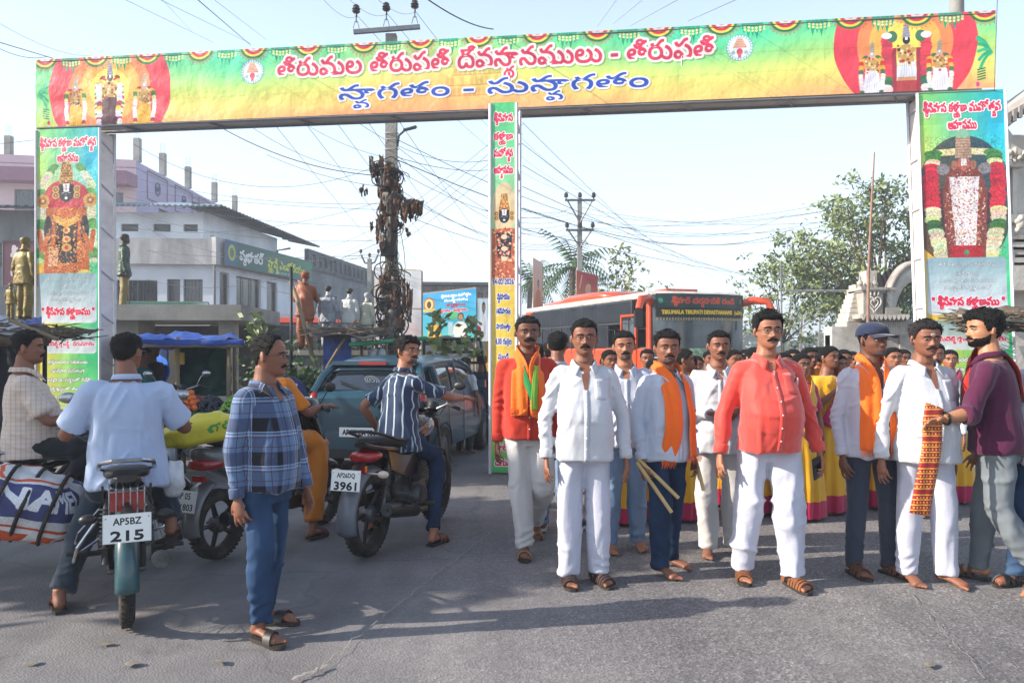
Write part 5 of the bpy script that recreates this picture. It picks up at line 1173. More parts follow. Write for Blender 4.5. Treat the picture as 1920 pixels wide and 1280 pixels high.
def trees():
 tree((-9.7,4.9,0),5.7,1.8,'added unseen tree put just outside the picture so its crown shades the riders',14,9000,.15,LEAF2,crown0=.42,clumps=34,spread=(1.3,.75,.8),trunk_r=.2);tree((-8.2,8.4,0),4.6,1.3,'smaller added unseen tree beside it, casting more shade from outside the picture',15,5000,.15,LEAF2,crown0=.42,clumps=20,spread=(1.1,1.0,.8),trunk_r=.14)  # first two trees are added out of view to shade road and riders
 q=Q(1640,652,27);tree((q.x+.45,27,0),6.9,2.4,'wide spreading leafy tree by the temple with a bare bamboo in front of it',3,11500,.10,LEAF,crown0=.30,clumps=40,spread=(1.22,.9,.9),trunk_r=.2,lean=(-.3,0))
 q=Q(1500,652,25);tree((q.x-.2,26,0),4.8,1.5,'small drooping tree below the wires left of the big tree',5,1700,.09,LEAF,crown0=.35,clumps=16,spread=(1.1,.8,.9),trunk_r=.07)
 q=Q(1155,652,34);tree((q.x,34,0),5.6,1.9,'thin sparse tree rising behind the bus roof',8,900,.12,LEAF3,crown0=.4,clumps=14,trunk_r=.07)
 for px,d,h,s,lb in((1062,36,5.2,1,'big coconut palm behind the bus between the two red banners'),(985,44,5.2,2,'palm crown peeping out beside the narrow banner post'),(1100,60,5.8,3,'distant palm behind the red banner')):
  q=Q(px,652,d);palm((q.x,d,0),h,lb,s)
 names=['hazy palm at the left end of the far row','hazy palm second in the far row','hazy palm third in the far row','hazy tall palm near the temple wall','hazy palm partly behind the temple wall','hazy low palm above the coral shirt man']
 for i,(px,h) in enumerate(((1500,7),(1535,8),(1565,7.5),(1582,10),(1604,8),(1478,6))):q=Q(px,652,110+6*i);palm((q.x,q.y,0),h,names[i],20+i,'hazy palms at the end of the road',20,3.4)
 r=np.random.default_rng(5);P=[]
 for i in range(5200):x=r.uniform(-70,110);y=150+r.uniform(-6,6);hh=4.5+2.2*math.sin(x*.21)+1.6*math.sin(x*.57+1);P.append((x,y,abs(r.uniform(0,1))**.6*hh*r.uniform(.7,1.15)))
 tag(leaves('far_tree_belt',P,1.0,LEAF2,None,seed=2),kind='stuff')
 q=Q(570,652,62);palm((q.x-1.2,62,0),7.6,'palm top showing over the pierced parapet',31,n=16,L=2.0)
 for i,(px,py,d,rr) in enumerate(((560,735,10.5,.55),(520,700,13,.7),(640,745,11,.4))):
  g=Q(px,py,d);pts=[tuple(Vector((g.x,g.y,g.z))+Vector((random.gauss(0,rr*.5),random.gauss(0,.3),random.gauss(0,rr*.4)))) for _ in range(700)];o=leaves('shrub',pts,.06,LEAF2,None,seed=i);o.name='shrub';tag(o,['dusty green bush behind the man in checks','dark bush under the brown statue','low bush beside the blue tarpaulin'][i],'bush')
trees()
# --- poles and wires
WIRE=mat('wire_black','#3c3f45',.7,var=0);STEELG=mat('galvanised','#6f7276',.5,.5,var=.2);PORC=mat('porcelain_brown','#3a3438',.3,var=.1,coat=.4)
def insulator(par,p,s=1.):
 b=MB();b.lathe([(0,.0),(.02,0),(.02,.06),(.05,.07),(.075,.10),(.045,.12),(.075,.14),(.05,.17),(.06,.19),(.03,.22),(0,.23)],Matrix.Translation(p)@Matrix.Scale(s,4),14);return b.build('insulator',PORC,par,40)
def main_pole():
 D=13.5;Z=lambda py:EYE+(HY-py)/F*D;X=lambda px:(px-HX)/F*D
 r=empty('utility_pole',(X(734),D,0),0,'old concrete electricity pole wrapped in coiled cables and rags','utility pole');x0=0
 b=MB();b.box((0,0,Z(66)/2),(.21,.18,Z(66)),taper=.85);b.build('pole',mat('pole_concrete','#9a958c',.9,var=.2,scale=5,bump=.5,bscale=25,dirt='#5f5a54'),r,30)
 cx=X(727)-X(734);b=MB();b.box((cx,-.1,Z(60)),(1.12,.06,.07),rot=Euler((0,R(-4.5),0)));b.build('cross_arm',STEELG,r,30)
 for px,py in((670,58),(726,54),(779,49)):
  b=MB();p=Vector((X(px)-X(734),-.1,Z(py)))
  for s_ in(-1,1):b.tube([p+Vector((s_*.05,0,0)),p+Vector((s_*.02,0,.12))],.008,5)
  b.tube([p+Vector((0,0,.1)),p+Vector((0,0,.2))],.012,6);b.build('bracket',STEELG,r,40);insulator(r,p+Vector((0,0,.19)),.95)
 rd=random.Random(4)
 TG=(mat('cable_black','#2a2624',.7,var=.3,scale=30),mat('cable_grey','#5a544e',.8,var=.3,scale=30),mat('rag_brown','#6a5040',.95,var=.4,scale=12,bump=.4),mat('rag_grey','#6f6862',.95,var=.4,scale=12,bump=.4))
 for k,(py,rr,n) in enumerate(((330,.20,9),(350,.17,6),(430,.17,8),(395,.16,4),(520,.20,8),(560,.22,9),(600,.22,8),(625,.22,7),(575,.15,6))):
  for i in range(n):
   sx=rd.choice((-1,1));c=Vector((rd.uniform(-.06,.06)+sx*.08*rd.random(),-.13-rd.uniform(0,.1),Z(py)+rd.uniform(-.12,.12)));R1,R2=rr*rd.uniform(.7,1.15),rr*rd.uniform(.9,1.7);ph=rd.uniform(0,6);b=MB();tw_=rd.uniform(-.5,.5)
   b.tube([c+Vector((R1*math.cos(a),rd.uniform(-.015,.015)+tw_*R1*math.sin(a)*.4,R2*math.sin(a)*.62+.01*math.sin(3*a+ph))) for a in np.linspace(0,2*PI*rd.choice((1,1,.8)),22)],rd.uniform(.006,.013),5,False);b.build('cable_coil',TG[i%2],r,True)
 b=MB();
 for i in range(46):
  x=rd.uniform(-.12,.14);z=rd.uniform(Z(640),Z(300));l=rd.uniform(.4,1.6);pts=[(x,-.12-rd.uniform(0,.06),z)]
  for k in range(5):pts.append((pts[-1][0]+rd.uniform(-.05,.05),pts[-1][1]+rd.uniform(-.03,.02),pts[-1][2]-l/5))
  b.tube([p if p[2]>1 else(p[0],p[1],1) for p in pts],rd.uniform(.005,.012),4)
 tag(b.build('hanging_cables',TG[1],r,True),kind='stuff')
 def rag(c,w,h,m,name='rag'):
  V=[];nx,nz=5,7
  for j in range(nz):
   for i in range(nx):u,v=i/(nx-1)-.5,j/(nz-1);V.append((c[0]+u*w*(1-.6*v*rd.random()),c[1]+rd.uniform(-.04,.04),c[2]-v*h+rd.uniform(-.03,.03)))
  o=mesh_obj(name,V,[(j*nx+i,j*nx+i+1,(j+1)*nx+i+1,(j+1)*nx+i) for j in range(nz-1) for i in range(nx-1)],m,r,True);md=o.modifiers.new('t','SOLIDIFY');md.thickness=.008
 for px,py,w,h in((712,305,.16,.35),(735,318,.2,.3),(718,335,.2,.4),(742,342,.16,.35),(730,365,.24,.45),(745,372,.2,.3),(758,380,.22,.35),(770,384,.2,.3),(784,386,.2,.25),(722,400,.15,.3),(735,410,.18,.5),(728,520,.2,.4),(748,530,.2,.5),(757,535,.12,.6),(735,560,.25,.4),(764,545,.10,.5),(770,560,.1,.4),(690,358,.06,.14),(765,430,.1,.1),(740,590,.3,.4),(725,610,.3,.35),(752,600,.2,.4),(775,404,.06,.12),(708,420,.12,.3),(750,350,.15,.2),(726,445,.2,.3)):
  for _ in range(5):rag((X(px+rd.uniform(-11,11))-X(734),-.14-rd.uniform(0,.12),Z(py+rd.uniform(-10,10))),w*.5,h*rd.uniform(.4,.9),TG[rd.choice((2,2,3))])
 for px,py,w,h in((731,470,.24,.22),(736,610,.22,.2),(748,585,.18,.18)):b=MB();b.box((X(px)-X(734),-.16,Z(py)),(w,.14,h));b.build('junction_box',BLK if 'BLK' in globals() else mat('box_black','#1a1a1c',.6),r,None)
 b=MB()
 for py in(250,262,280,495,540):z=Z(py);b.tube([(.12*math.cos(a),.11*math.sin(a),z+.02*math.sin(a)) for a in np.linspace(0,2*PI,13)],.008 if py<400 else.014,5,False)
 b.build('wire_binding',TG[0] if False else mat('binding_pale','#b0aca4',.8),r,None)
 b=MB();b.tube([(.1,0,Z(275)),(.13,-.02,Z(255)),(.22,0,Z(245)),(.42,0,Z(240))],[.02,.02,.02,.015],6);b.tube([(.2,0,Z(244)),(.42,0,Z(237)),(.44,0,Z(240))],[.05,.05,.01],6,True,.4);b.build('lamp_arm',STEELG,r,40)
 return r
main_pole()
def pole_b(px,d,ytop,w,label,arms):
 Z=lambda py:EYE+(HY-py)/F*d;s=d/F;r=empty('utility_pole',((px-HX)*s,d,0),0,label,'utility pole');b=MB();b.box((0,0,Z(ytop)/2),(w,w,Z(ytop)),taper=.7);b.build('pole',CONC,r,None)
 for py,half,vee in arms:
  b=MB();b.tube([(-half*s,-.1,Z(py)),(half*s,-.1,Z(py))],.05,4);b.build('cross_arm',STEELG,r,None)
  if vee:
   for s_ in(-1,1):b=MB();b.tube([(s_*half*s*.85,-.1,Z(py)),(0,-.1,Z(py+vee))],.035,4);b.build('brace',STEELG,r,None)
   for k in(-1,0,1):insulator(r,Vector((k*half*s*.92,-.1,Z(py)+.02)),1.4)
 return r
pole_b(1087,34,372,.26,'slim concrete power pole with V shaped crossarm rising behind the bus',[(376,28,42),(432,26,32)])
r=pole_b(693,40,485,.28,'short pole with curved double arms beyond the statues',[]);Z=lambda py:EYE+(HY-py)/F*40
for s_ in(-1,1):b=MB();b.tube([(0,0,Z(495)),(s_*.25,0,Z(492)),(s_*.42,0,Z(478))],.05,6);b.build('curved_arm',STEELG,r,40);insulator(r,Vector((s_*.44,0,Z(477))),1.2)
insulator(r,Vector((0,0,Z(484))),1.2)
q=Q(1794,0,12.5);r=empty('utility_pole',(q.x,12.5,0),0,'thick round pole whose top stands above the right end of the gate','utility pole');b=MB();b.tube([(0,0,0),(0,0,8.6)],[.12,.10],14);b.build('pole',CONC,r,60)
def wires():
 r=empty('overhead_wires',(0,0,0),0,'web of thin black overhead wires crossing the sky','wires');k=0
 def w(p0,d0,p1,d1,sag=.3,rad=.006,n=14):
  a,c=Q(*p0,d0),Q(*p1,d1);b=MB();b.tube([a.lerp(c,i/n)-Vector((0,0,sag*4*(i/n)*(1-i/n))) for i in range(n+1)],rad*.62,4,False);b.build('wire',WIRE,r,None)
 top=[((670,30),13.4),((726,26),13.4),((779,22),13.4)]
 for(p,d),q in zip(top,((560,-60),(600,-60),(650,-60))):w(p,d,q,5.5,.15,.004);
 for(p,d),q in zip(top,((1058,356),(1088,356),(1116,356))):w(p,d,q,34,.6,.008)
 for q in((1480,700),(1700,640)):pass
 L_=[((0,80),8,(100,110),10.3,.0,.007),((0,92),8,(90,106),10.6,.05,.005),((0,45),9,(170,105),16,.1,.004),((225,-5),8,(400,80),16,.0,.004),((290,-5),8,(470,82),16,.0,.004),((300,-5),9,(360,60),20,0,.004),((365,-5),6,(470,85),12,.0,.007),((395,-5),8,(500,75),16,0,.004),
          ((800,-2),6.5,(925,55),10.2,.05,.011),((1160,-5),9,(1120,50),14,0,.004),((1280,-5),7,(1180,50),14,0,.004),((1380,0),8,(1290,40),13,0,.005),((1210,-4),8,(1150,45),14,0,.004),((1870,0),8.5,(1864,180),9.2,0,.005),
          ((385,222),14,(740,330),13.4,.25,.012),((500,290),16,(730,352),13.4,.1,.008),((250,270),14,(732,300),13.4,.6,.006),((0,270),12,(70,262),12,0,.006),((460,230),13,(740,320),13.4,.25,.006),((560,225),14,(745,300),13.4,.1,.006),((660,222),14,(920,300),16,.3,.008),((745,295),13.4,(925,318),18,.1,.009),((745,300),13.4,(1490,428),30,1.0,.014),((745,262),13.4,(1480,400),30,1.2,.01)]
 for a in L_:w(*a)
 rd=random.Random(3)
 for i in range(5):w((225,330+22*i+rd.uniform(-8,8)),18,(735,300+rd.uniform(0,150)),13.5,rd.uniform(.05,.5),.006)
 for i in range(6):w((740,260+rd.uniform(0,190)),13.5,(1090,372+rd.uniform(0,90)),34,rd.uniform(.2,.9),.009)
 for i in range(7):w((1090,376+rd.uniform(0,60)),34,(1720,340+rd.uniform(0,60)),26,rd.uniform(.3,.9),.011)
 for i in range(6):w((980,230+40*i),16,(1300+40*i,520),60,.3,.012)
 for i in range(5):w((500+60*i,215),17,(760+50*i,520),60,.2,.012)
 for i in range(4):w((980,215+18*i),17,(560,470+20*i),40,.8,.010)
 for i in range(5):w((225+rd.uniform(0,60),395+rd.uniform(0,130)),22,(735,430+rd.uniform(0,160)),13.6,rd.uniform(.1,.6),.008)
 for i in range(5):w((1090,385+8*i),34,(920+rd.uniform(-20,0),380+12*i),20,.3,.009)
wires()
# --- posters and banners on poles
def poster(px0,px1,yt0,yb0,yt1,yb1,d0,d1,canvas,name,label,back=False,cat='poster'):
 a,b_,c,e=Q(px0,yb0,d0),Q(px1,yb1,d1),Q(px1,yt1,d1),Q(px0,yt0,d0);o0=(a+b_)/2;o0.z=0;r=empty(name,o0,0,label,cat);T=Matrix.Translation(-o0)
 pts=[T@p for p in(a,b_,c,e)];uv_quad('printed_sheet',pts,canvas.material(name+'_print',.5,vmul=.85),r,12,12,.01);f=MB();n=Vector((0,.04,0))
 for i in range(4):f.tube([pts[i]+n,pts[(i+1)%4]+n],.022,4)
 f.tube([pts[0]+n,pts[2]+n],.018,4) if back else None
 f.build('wooden_frame',mat('wood_batten','#8a7a64',.8,var=.2),r,None)
 for q in(pts[0],pts[1]):l=MB();l.tube([(q.x,q.y+.05,0),(q.x,q.y+.05,q.z+.2)],.025,6);l.build('leg',MATS['wood_batten'],r,None)
 return r
def figure_print(c,x,y,h,cl,skin_='#b0805c',hair='#1c1614'):
 c.poly([(x-.22*h,y),(x+.22*h,y),(x+.2*h,y+.55*h),(x+.1*h,y+.66*h),(x-.1*h,y+.66*h),(x-.2*h,y+.55*h)],cl);c.line([(x-.19*h,y+.5*h),(x-.22*h,y+.25*h),(x,y+.22*h)],.07*h,cl);c.ell(x,y+.74*h,.04*h,.06*h,skin_);c.ell(x,y+.84*h,.1*h,.13*h,hair);c.ell(x,y+.82*h,.078*h,.1*h,skin_)
 c.line([(x-.03*h,y+.84*h),(x-.015*h,y+.84*h)],.012*h,hair);c.line([(x+.015*h,y+.84*h),(x+.03*h,y+.84*h)],.012*h,hair);c.line([(x-.02*h,y+.77*h),(x+.02*h,y+.77*h)],.01*h,'#7a3a34')
c=Canvas(10,9.2,36,'#3aa8d8');c.grad([(0,'#58b8b0'),(.3,'#3fb0c8'),(1,'#2f9cd8')]);c.ell(2,7,1,1.3,'#b86a3c');c.ell(2,7,.75,1.05,'#e8c878');c.ell(2,6.9,.4,.7,'#4a3a34');c.rect(1,5.6,3,6.1,'#d8b050')
for i,(t,wd,col) in enumerate((('శ్రీనివాస కళ్యాణ మహోత్సవం',5,'#f0e4f0'),('సుస్వాగతం',4,'#f4f0f4'),('కార్యక్రమం',3.2,'#b02a4c'))):c.text(t,6.6,8.3-.85*i,.45,col,width=wd,bold=.04)
c.text('స్వాగతం - సుస్వాగతం',6.2,5.6,.4,'#c42c3c',width=4.6,bold=.05,out='#f0f0f0',outw=.05);c.ell(6,4.6,1.2,.7,'#4fae78');figure_print(c,3,0,4.8,'#e0a83c','#6a4a3a','#201814');figure_print(c,7.4,0,5.2,'#dcdcd8');c.rect(5.3,1,6.1,3.4,'#e0c8d0',.6)
poster(783,893,552,638,540,638,15.5,15.0,c,'blue_hoarding','bright blue event hoarding with a woman in white printed on it')
c=Canvas(8,13,20,'#c9ccd4');c.grad([(0,'#b9b4bc'),(1,'#ccd4dc')]);c.line([(0,6.5),(8,6.7)],.2,'#8a7a64');c.ell(6.5,2,1.2,2.4,'#c8a0a0',.3)
poster(703,790,503,650,508,655,14.6,14.4,c,'hoarding_back','pale back of a wooden framed hoarding leaning behind the cable pole',True,'hoarding')
c=Canvas(4,4,40,'#c8dfe8');figure_print(c,2.4,0,3.8,'#e4e8ec');c.ell(1,1,.9,.5,'#b03040');poster(886,921,560,640,560,640,20,20,c,'small_poster','small pale poster by the stalls left of the narrow banner post')
c=Canvas(4,8,30,'#e8a890');c.grad([(0,'#d86a4c'),(.4,'#e8b098'),(1,'#ecc8c0')]);figure_print(c,2.2,.5,4.8,'#d8784c');poster(1000,1017,484,590,494,585,32,33,c,'pink_banner','tall faded pink banner seen beside the narrow gate post')
c=Canvas(8,6,30,'#c83a34');c.grad([(0,'#e0845c'),(1,'#c0302c')],60);figure_print(c,4.5,0,4.6,'#e8b48c');c.line([(1.2,2),(2,5)],.4,'#e8c0b4');poster(1081,1120,507,556,517,550,30,31,c,'red_banner','red orange banner with a standing figure above the bus roof')
# ------------------------------------------------------------ buses, stalls, statues, temple
BLK=MATS.get('black_plastic') or mat('black_plastic','#17181a',.45,var=.25,scale=9,bump=.05);RUB=MATS.get('tyre_rubber') or mat('tyre_rubber','#1d1b1a',.85,var=.3,scale=30,bump=.3,dirt='#4a4038')
def bus():
 FL,RL=Vector((3.42,19.6)),Vector((.45,28.6));dv=(FL-RL).normalized();L=(FL-RL).length;side=Vector((-dv.y,dv.x));W_=2.75;c=(FL+RL)/2+side*W_/2
 r=empty('bus',(c.x,c.y,0),heading0(dv),'orange and black pilgrim coach approaching behind the crowd, bull horn mirrors raised','bus')
 OR=mat('bus_orange','#c9481f',.35,var=.08,coat=.5,dirt='#a8401f');CR=mat('bus_cream','#c8c2b4',.5,var=.1,dirt='#a29a8c');GL_=mat('bus_glass','#23272d',.25,var=.3,scale=1.2,spec=.45);GR=mat('bus_grey','#3a3d42',.35,var=.1);SC=mat('screen_glass','#4a545a',.12,var=.35,scale=2.5,spec=.6,coat=.2)
 hw,hl=W_/2,L/2;sx=-1
 def bx(name,c_,d,m,sm=None,par=r):b=MB();b.box(c_,d);o=b.build(name,m,par,sm);md=o.modifiers.new('b','BEVEL');md.width=.05;md.segments=2;return o
 bx('lower_body',(0,.1,.90),(W_,L-.2,1.22),OR);bx('roof',(0,.1,2.84),(W_-.02,L-.25,.16),CR)
 bx('rear_corner',(0,hl-.45,2.0),(W_-.01,.8,1.6),OR)
 for s_ in(-1,1):
  bx('window_band',(s_*(hw-.05),.25,2.48),(.09,L-1.6,.58),GL_);n=7
  for i in range(n):
   y=-hl+2.5+(L-3.4)*(i+.5)/n;bx('window',(s_*(hw-.045),y,1.84),(.06,(L-3.4)/n-.08,.60),GL_)
   b=MB();b.box((s_*(hw-.012),y+(L-3.4)/n/2,1.75),(.035,.05,.86));b.build('window_post',GR,r,None)
   b=MB();b.box((s_*(hw-.004),y+(L-3.4)/n/2,2.48),(.012,.03,.56));b.build('band_joint',GR,r,None)
  b=MB();b.box((s_*(hw-.012),.2,2.17),(.03,L-1.6,.05));b.build('rail',GR,r,None)
  bx('front_pillar',(s_*(hw-.08),-hl+.22,1.75),(.14,.20,1.75),OR)
  b=MB();y=-hl+1.2
  for yy in(y-.42,y+.42):b.box((s_*(hw+.005),yy,1.5),(.05,.06,1.75))
  b.box((s_*(hw+.005),y,2.36),(.05,.9,.06));b.build('door_frame',OR,r,None);bx('door_glass',(s_*(hw-.03),y,1.6),(.05,.78,1.4),SC);b=MB();b.box((s_*(hw+.0),y,1.6),(.04,.04,1.4));b.build('door_bar',GR,r,None)
  b=MB();b.tube([(s_*(hw-.15),-hl+.25,2.62),(s_*(hw+.12),-hl-.10,2.74),(s_*(hw+.42),-hl-.30,2.70),(s_*(hw+.52),-hl-.36,2.45)],[.10,.10,.095,.085],12);b.build('mirror_arm',OR,r,60);b=MB();b.box((s_*(hw+.53),-hl-.36,2.22),(.20,.10,.42));b.build('mirror',BLK,r,None)
 V=[];n=12;k=9
 for j in range(k):
  t=j/(k-1);z=1.25+1.62*t
  for i in range(n+1):u=i/n*2-1;V.append((u*(hw-.10+.02*math.sin(PI*t)),-hl+.12-.28*(1-u*u)**.7-.06+.16*max(0,t-.5)**1.5,z))
 mesh_obj('windscreen',V,[(j*(n+1)+i,j*(n+1)+i+1,(j+1)*(n+1)+i+1,(j+1)*(n+1)+i) for j in range(k-1) for i in range(n)],SC,r,True)
 V=[]
 for j in range(5):
  t=j/4;z=.35+.95*t
  for i in range(n+1):u=i/n*2-1;V.append((u*(hw-.02),-hl+.12-.30*(1-u*u)**.7-.06,z))
 mesh_obj('front_panel',V,[(j*(n+1)+i,j*(n+1)+i+1,(j+1)*(n+1)+i+1,(j+1)*(n+1)+i) for j in range(4) for i in range(n)],CR,r,True)
 V=[]
 for j in range(5):
  t=j/4;z=2.84+.13*math.sin(t*PI/2)
  for i in range(n+1):u=i/n*2-1;V.append((u*(hw-.04),-hl+.10-.30*(1-u*u)**.7*(1-t)+.45*t,z))
 mesh_obj('roof_brow',V,[(j*(n+1)+i,j*(n+1)+i+1,(j+1)*(n+1)+i+1,(j+1)*(n+1)+i) for j in range(4) for i in range(n)],CR,r,True)
 cv=Canvas(24,6.6,16,'#23282c');cv.rect(.3,2.8,23.7,6.4,'#1c3a3c');cv.text('శ్రీవారి దర్శనానికి రండి',12,4.7,1.6,'#c8482c',width=17,bold=.14);cv.rect(.2,.3,23.8,2.6,'#141414');cv.text('TIRUMALA TIRUPATI DEVASTHANAMS',10.5,1.45,1.15,'#e0c030',width=18.5,bold=.10);cv.text('(ఉచితం)',22,1.45,1.1,'#e0c030',width=2.8,bold=.08)
 for u in(1,22.8):cv.ell(u,4.6,.5,.8,'#3c8a6c')
 o=uv_quad('destination_sign',[(-hw+.12,0,2.28),(hw-.12,0,2.28),(hw-.12,0,2.86),(-hw+.12,0,2.86)],cv.material('bus_sign',.3),r,16,1)
 for v in o.data.vertices:u=v.co.x/(hw-.10);v.co.y=-hl+.12-.28*max(0,1-u*u)**.7-.11
 b=MB()
 for i in range(36):u=-1+2*(i+.5)/36;b.box((u*(hw-.15),-hl+.12-.28*(1-u*u)**.7-.09,2.235),(.045,.01,.06+.02*(i%2)),rot=None)
 b.build('pelmet_fringe',mat('cream_fringe','#a89c7c',.8),r,None)
 for i,(x,z,w,h) in enumerate(((.2,1.38,1.3,.26),)):
  V=[]
  for j in range(3):
   for q in range(13):u=(x-w/2+w*q/12)/(hw-.1);V.append((u*(hw-.1),-hl+.12-.28*(1-u*u)**.7-.10-.03*math.sin(j*PI/2),z-h/2+h*j/2))
  mesh_obj('garland',V,[(j*13+q,j*13+q+1,(j+1)*13+q+1,(j+1)*13+q) for j in range(2) for q in range(12)],mat('garland_mix','#8fae8c',.8,var=.6,scale=9,dirt='#8a2a34'),r,True)
 for x in(-.75,.75):b=MB();b.sphere((x,-hl-.10,.72),(.17,.06,.12),14,8);b.build('headlight',mat('lamp_glass','#b8bcc0',.1,coat=1),r,True)
 loft(r,'roof_pod',[(-1.6,2.96,.5,.05),(-1.0,3.02,1.1,.17),(1.2,3.03,1.15,.2),(2.0,3.0,1.1,.13),(3.6,2.97,1.0,.12),(4.2,2.95,.8,.05)],OR,ex=.6);b=MB();b.box((0,-hl+1.2,3.02),(.9,.7,.08));b.build('roof_hatch',OR,r,None)
 for s_ in(-1,1):
  for y in(-hl+2.3,hl-2.2):b=MB();b.lathe([(0,-.12),(.4,-.12),(.48,-.08),(.48,.08),(.4,.12),(0,.12)],Matrix.Translation((s_*(hw-.14),y,.48))@Matrix.Rotation(PI/2,4,'Y'),28);b.build('wheel',RUB,r,40)
 cv=Canvas(8,3,20,'#c9481f');cv.text('ఉచిత బస్సు',4,1.5,1.3,'#e8d8d0',width=6.6,bold=.08)
 for s_ in(-1,1):uv_quad('side_lettering',[(s_*(hw+.012),hl-.15-(0 if s_<0 else.75),1.55),(s_*(hw+.012),hl-.9+(0 if s_<0 else.75),1.55),(s_*(hw+.012),hl-.9+(0 if s_<0 else.75),1.95),(s_*(hw+.012),hl-.15-(0 if s_<0 else.75),1.95)],cv.material('side_letters%d'%s_,.4),r)
 return r,dv,side,hl,hw
def heading0(v):return math.atan2(v.x,-v.y)
bus()
def side_bus():
 d=27;X=lambda px:(px-HX)/F*d;r=empty('bus',((X(410)+X(705))/2,d,0),0,'dark windowed bus with orange stripes standing behind the row of statues','bus');L=X(705)-X(410)+.6;OR=mat('bus_orange2','#d2452a',.4,var=.1)
 for nm,z,h,m,w in(('lower_body',.85,.9,mat('bus_charcoal','#2e3136',.4,var=.2),2.4),('window_band',1.85,.9,mat('bus_glass2','#1c2026',.1,var=.4,scale=1),2.36),('orange_stripe',2.46,.16,OR,2.42),('roof',2.6,.14,mat('bus_roof_grey','#8a8c90',.5),2.38),('lower_stripe',.98,.30,OR,2.43)):b=MB();b.box((0,1.2,z),(L,w,h));b.build(nm,m,r,None)
 for i in range(9):b=MB();b.box((-L/2+L*(i+.5)/9,-.01,1.85),(.07,.05,.9));b.build('window_post',mat('bus_charcoal',''),r,None)
 for x in(-L*.32,L*.3):b=MB();b.lathe([(0,-.1),(.4,-.1),(.46,0),(.4,.1),(0,.1)],Matrix.Translation((x,.1,.46))@Matrix.Rotation(PI/2,4,'X'),24);b.build('wheel',RUB,r,40)
side_bus()
TARP=mat('blue_tarpaulin','#1a4292',.5,var=.3,scale=4,bump=.5,bscale=5,dirt='#16408c');TARPG=mat('green_tarpaulin','#1d4a40',.7,var=.25,scale=3,bump=.5,bscale=5);TARPW=mat('white_tarpaulin','#a8acb4',.6,var=.2,bump=.5,bscale=5);BAM=mat('bamboo_pole','#7c6a50',.7,var=.3,scale=9,stretch=(1,1,.2));THATCH=mat('thatch','#5c5042',.95,var=.4,scale=20,bump=.6)
def sheet(par,name,c4,m,sag=.1,n=14,seed=0,thick=.012,amp=.03):
 c4=[Vector(p) for p in c4];V=[]
 for j in range(n+1):
  for i in range(n+1):
   u,v=i/n,j/n;p=(c4[0]*(1-u)+c4[1]*u)*(1-v)+(c4[3]*(1-u)+c4[2]*u)*v;V.append(p-Vector((0,0,sag*math.sin(PI*u)*math.sin(PI*v))))
 A=np.array([tuple(p) for p in V]);nn=(c4[1]-c4[0]).cross(c4[3]-c4[0]).normalized();q=amp*vnoise(A*5+seed,seed)+amp*.5*vnoise(A*14,seed+3);A+=q[:,None]*np.array(nn)
 o=mesh_obj(name,A,[(j*(n+1)+i,j*(n+1)+i+1,(j+1)*(n+1)+i+1,(j+1)*(n+1)+i) for j in range(n) for i in range(n)],m,par,True);md=o.modifiers.new('t','SOLIDIFY');md.thickness=thick;return o
def post(par,p,z,r_=.03,m=None,name='post',tilt=(0,0),z0=0):b=MB();b.tube([(p[0],p[1],z0),(p[0]+tilt[0],p[1]+tilt[1],z)],r_,7);return b.build(name,m or BAM,par,True)
def twigs(par,name,c,d,n,L,m,seed=0,r_=.006):
 rd=random.Random(seed);b=MB()
 for _ in range(n):
  p=Vector(c)+Vector((rd.uniform(-1,1)*d[0],rd.uniform(-1,1)*d[1],rd.uniform(-1,1)*d[2]));a=rd.gauss(0,.5)+(0 if rd.random()<.75 else PI/2);e=Vector((math.cos(a),math.sin(a)*.8,rd.gauss(0,.14)))*L*rd.uniform(.4,1);b.tube([p-e/2,p+Vector((0,0,rd.uniform(-.01,.02))),p+e/2],[r_,r_*1.2,r_*.5],3,False)
 return tag(b.build(name,m,par,None),kind='stuff')
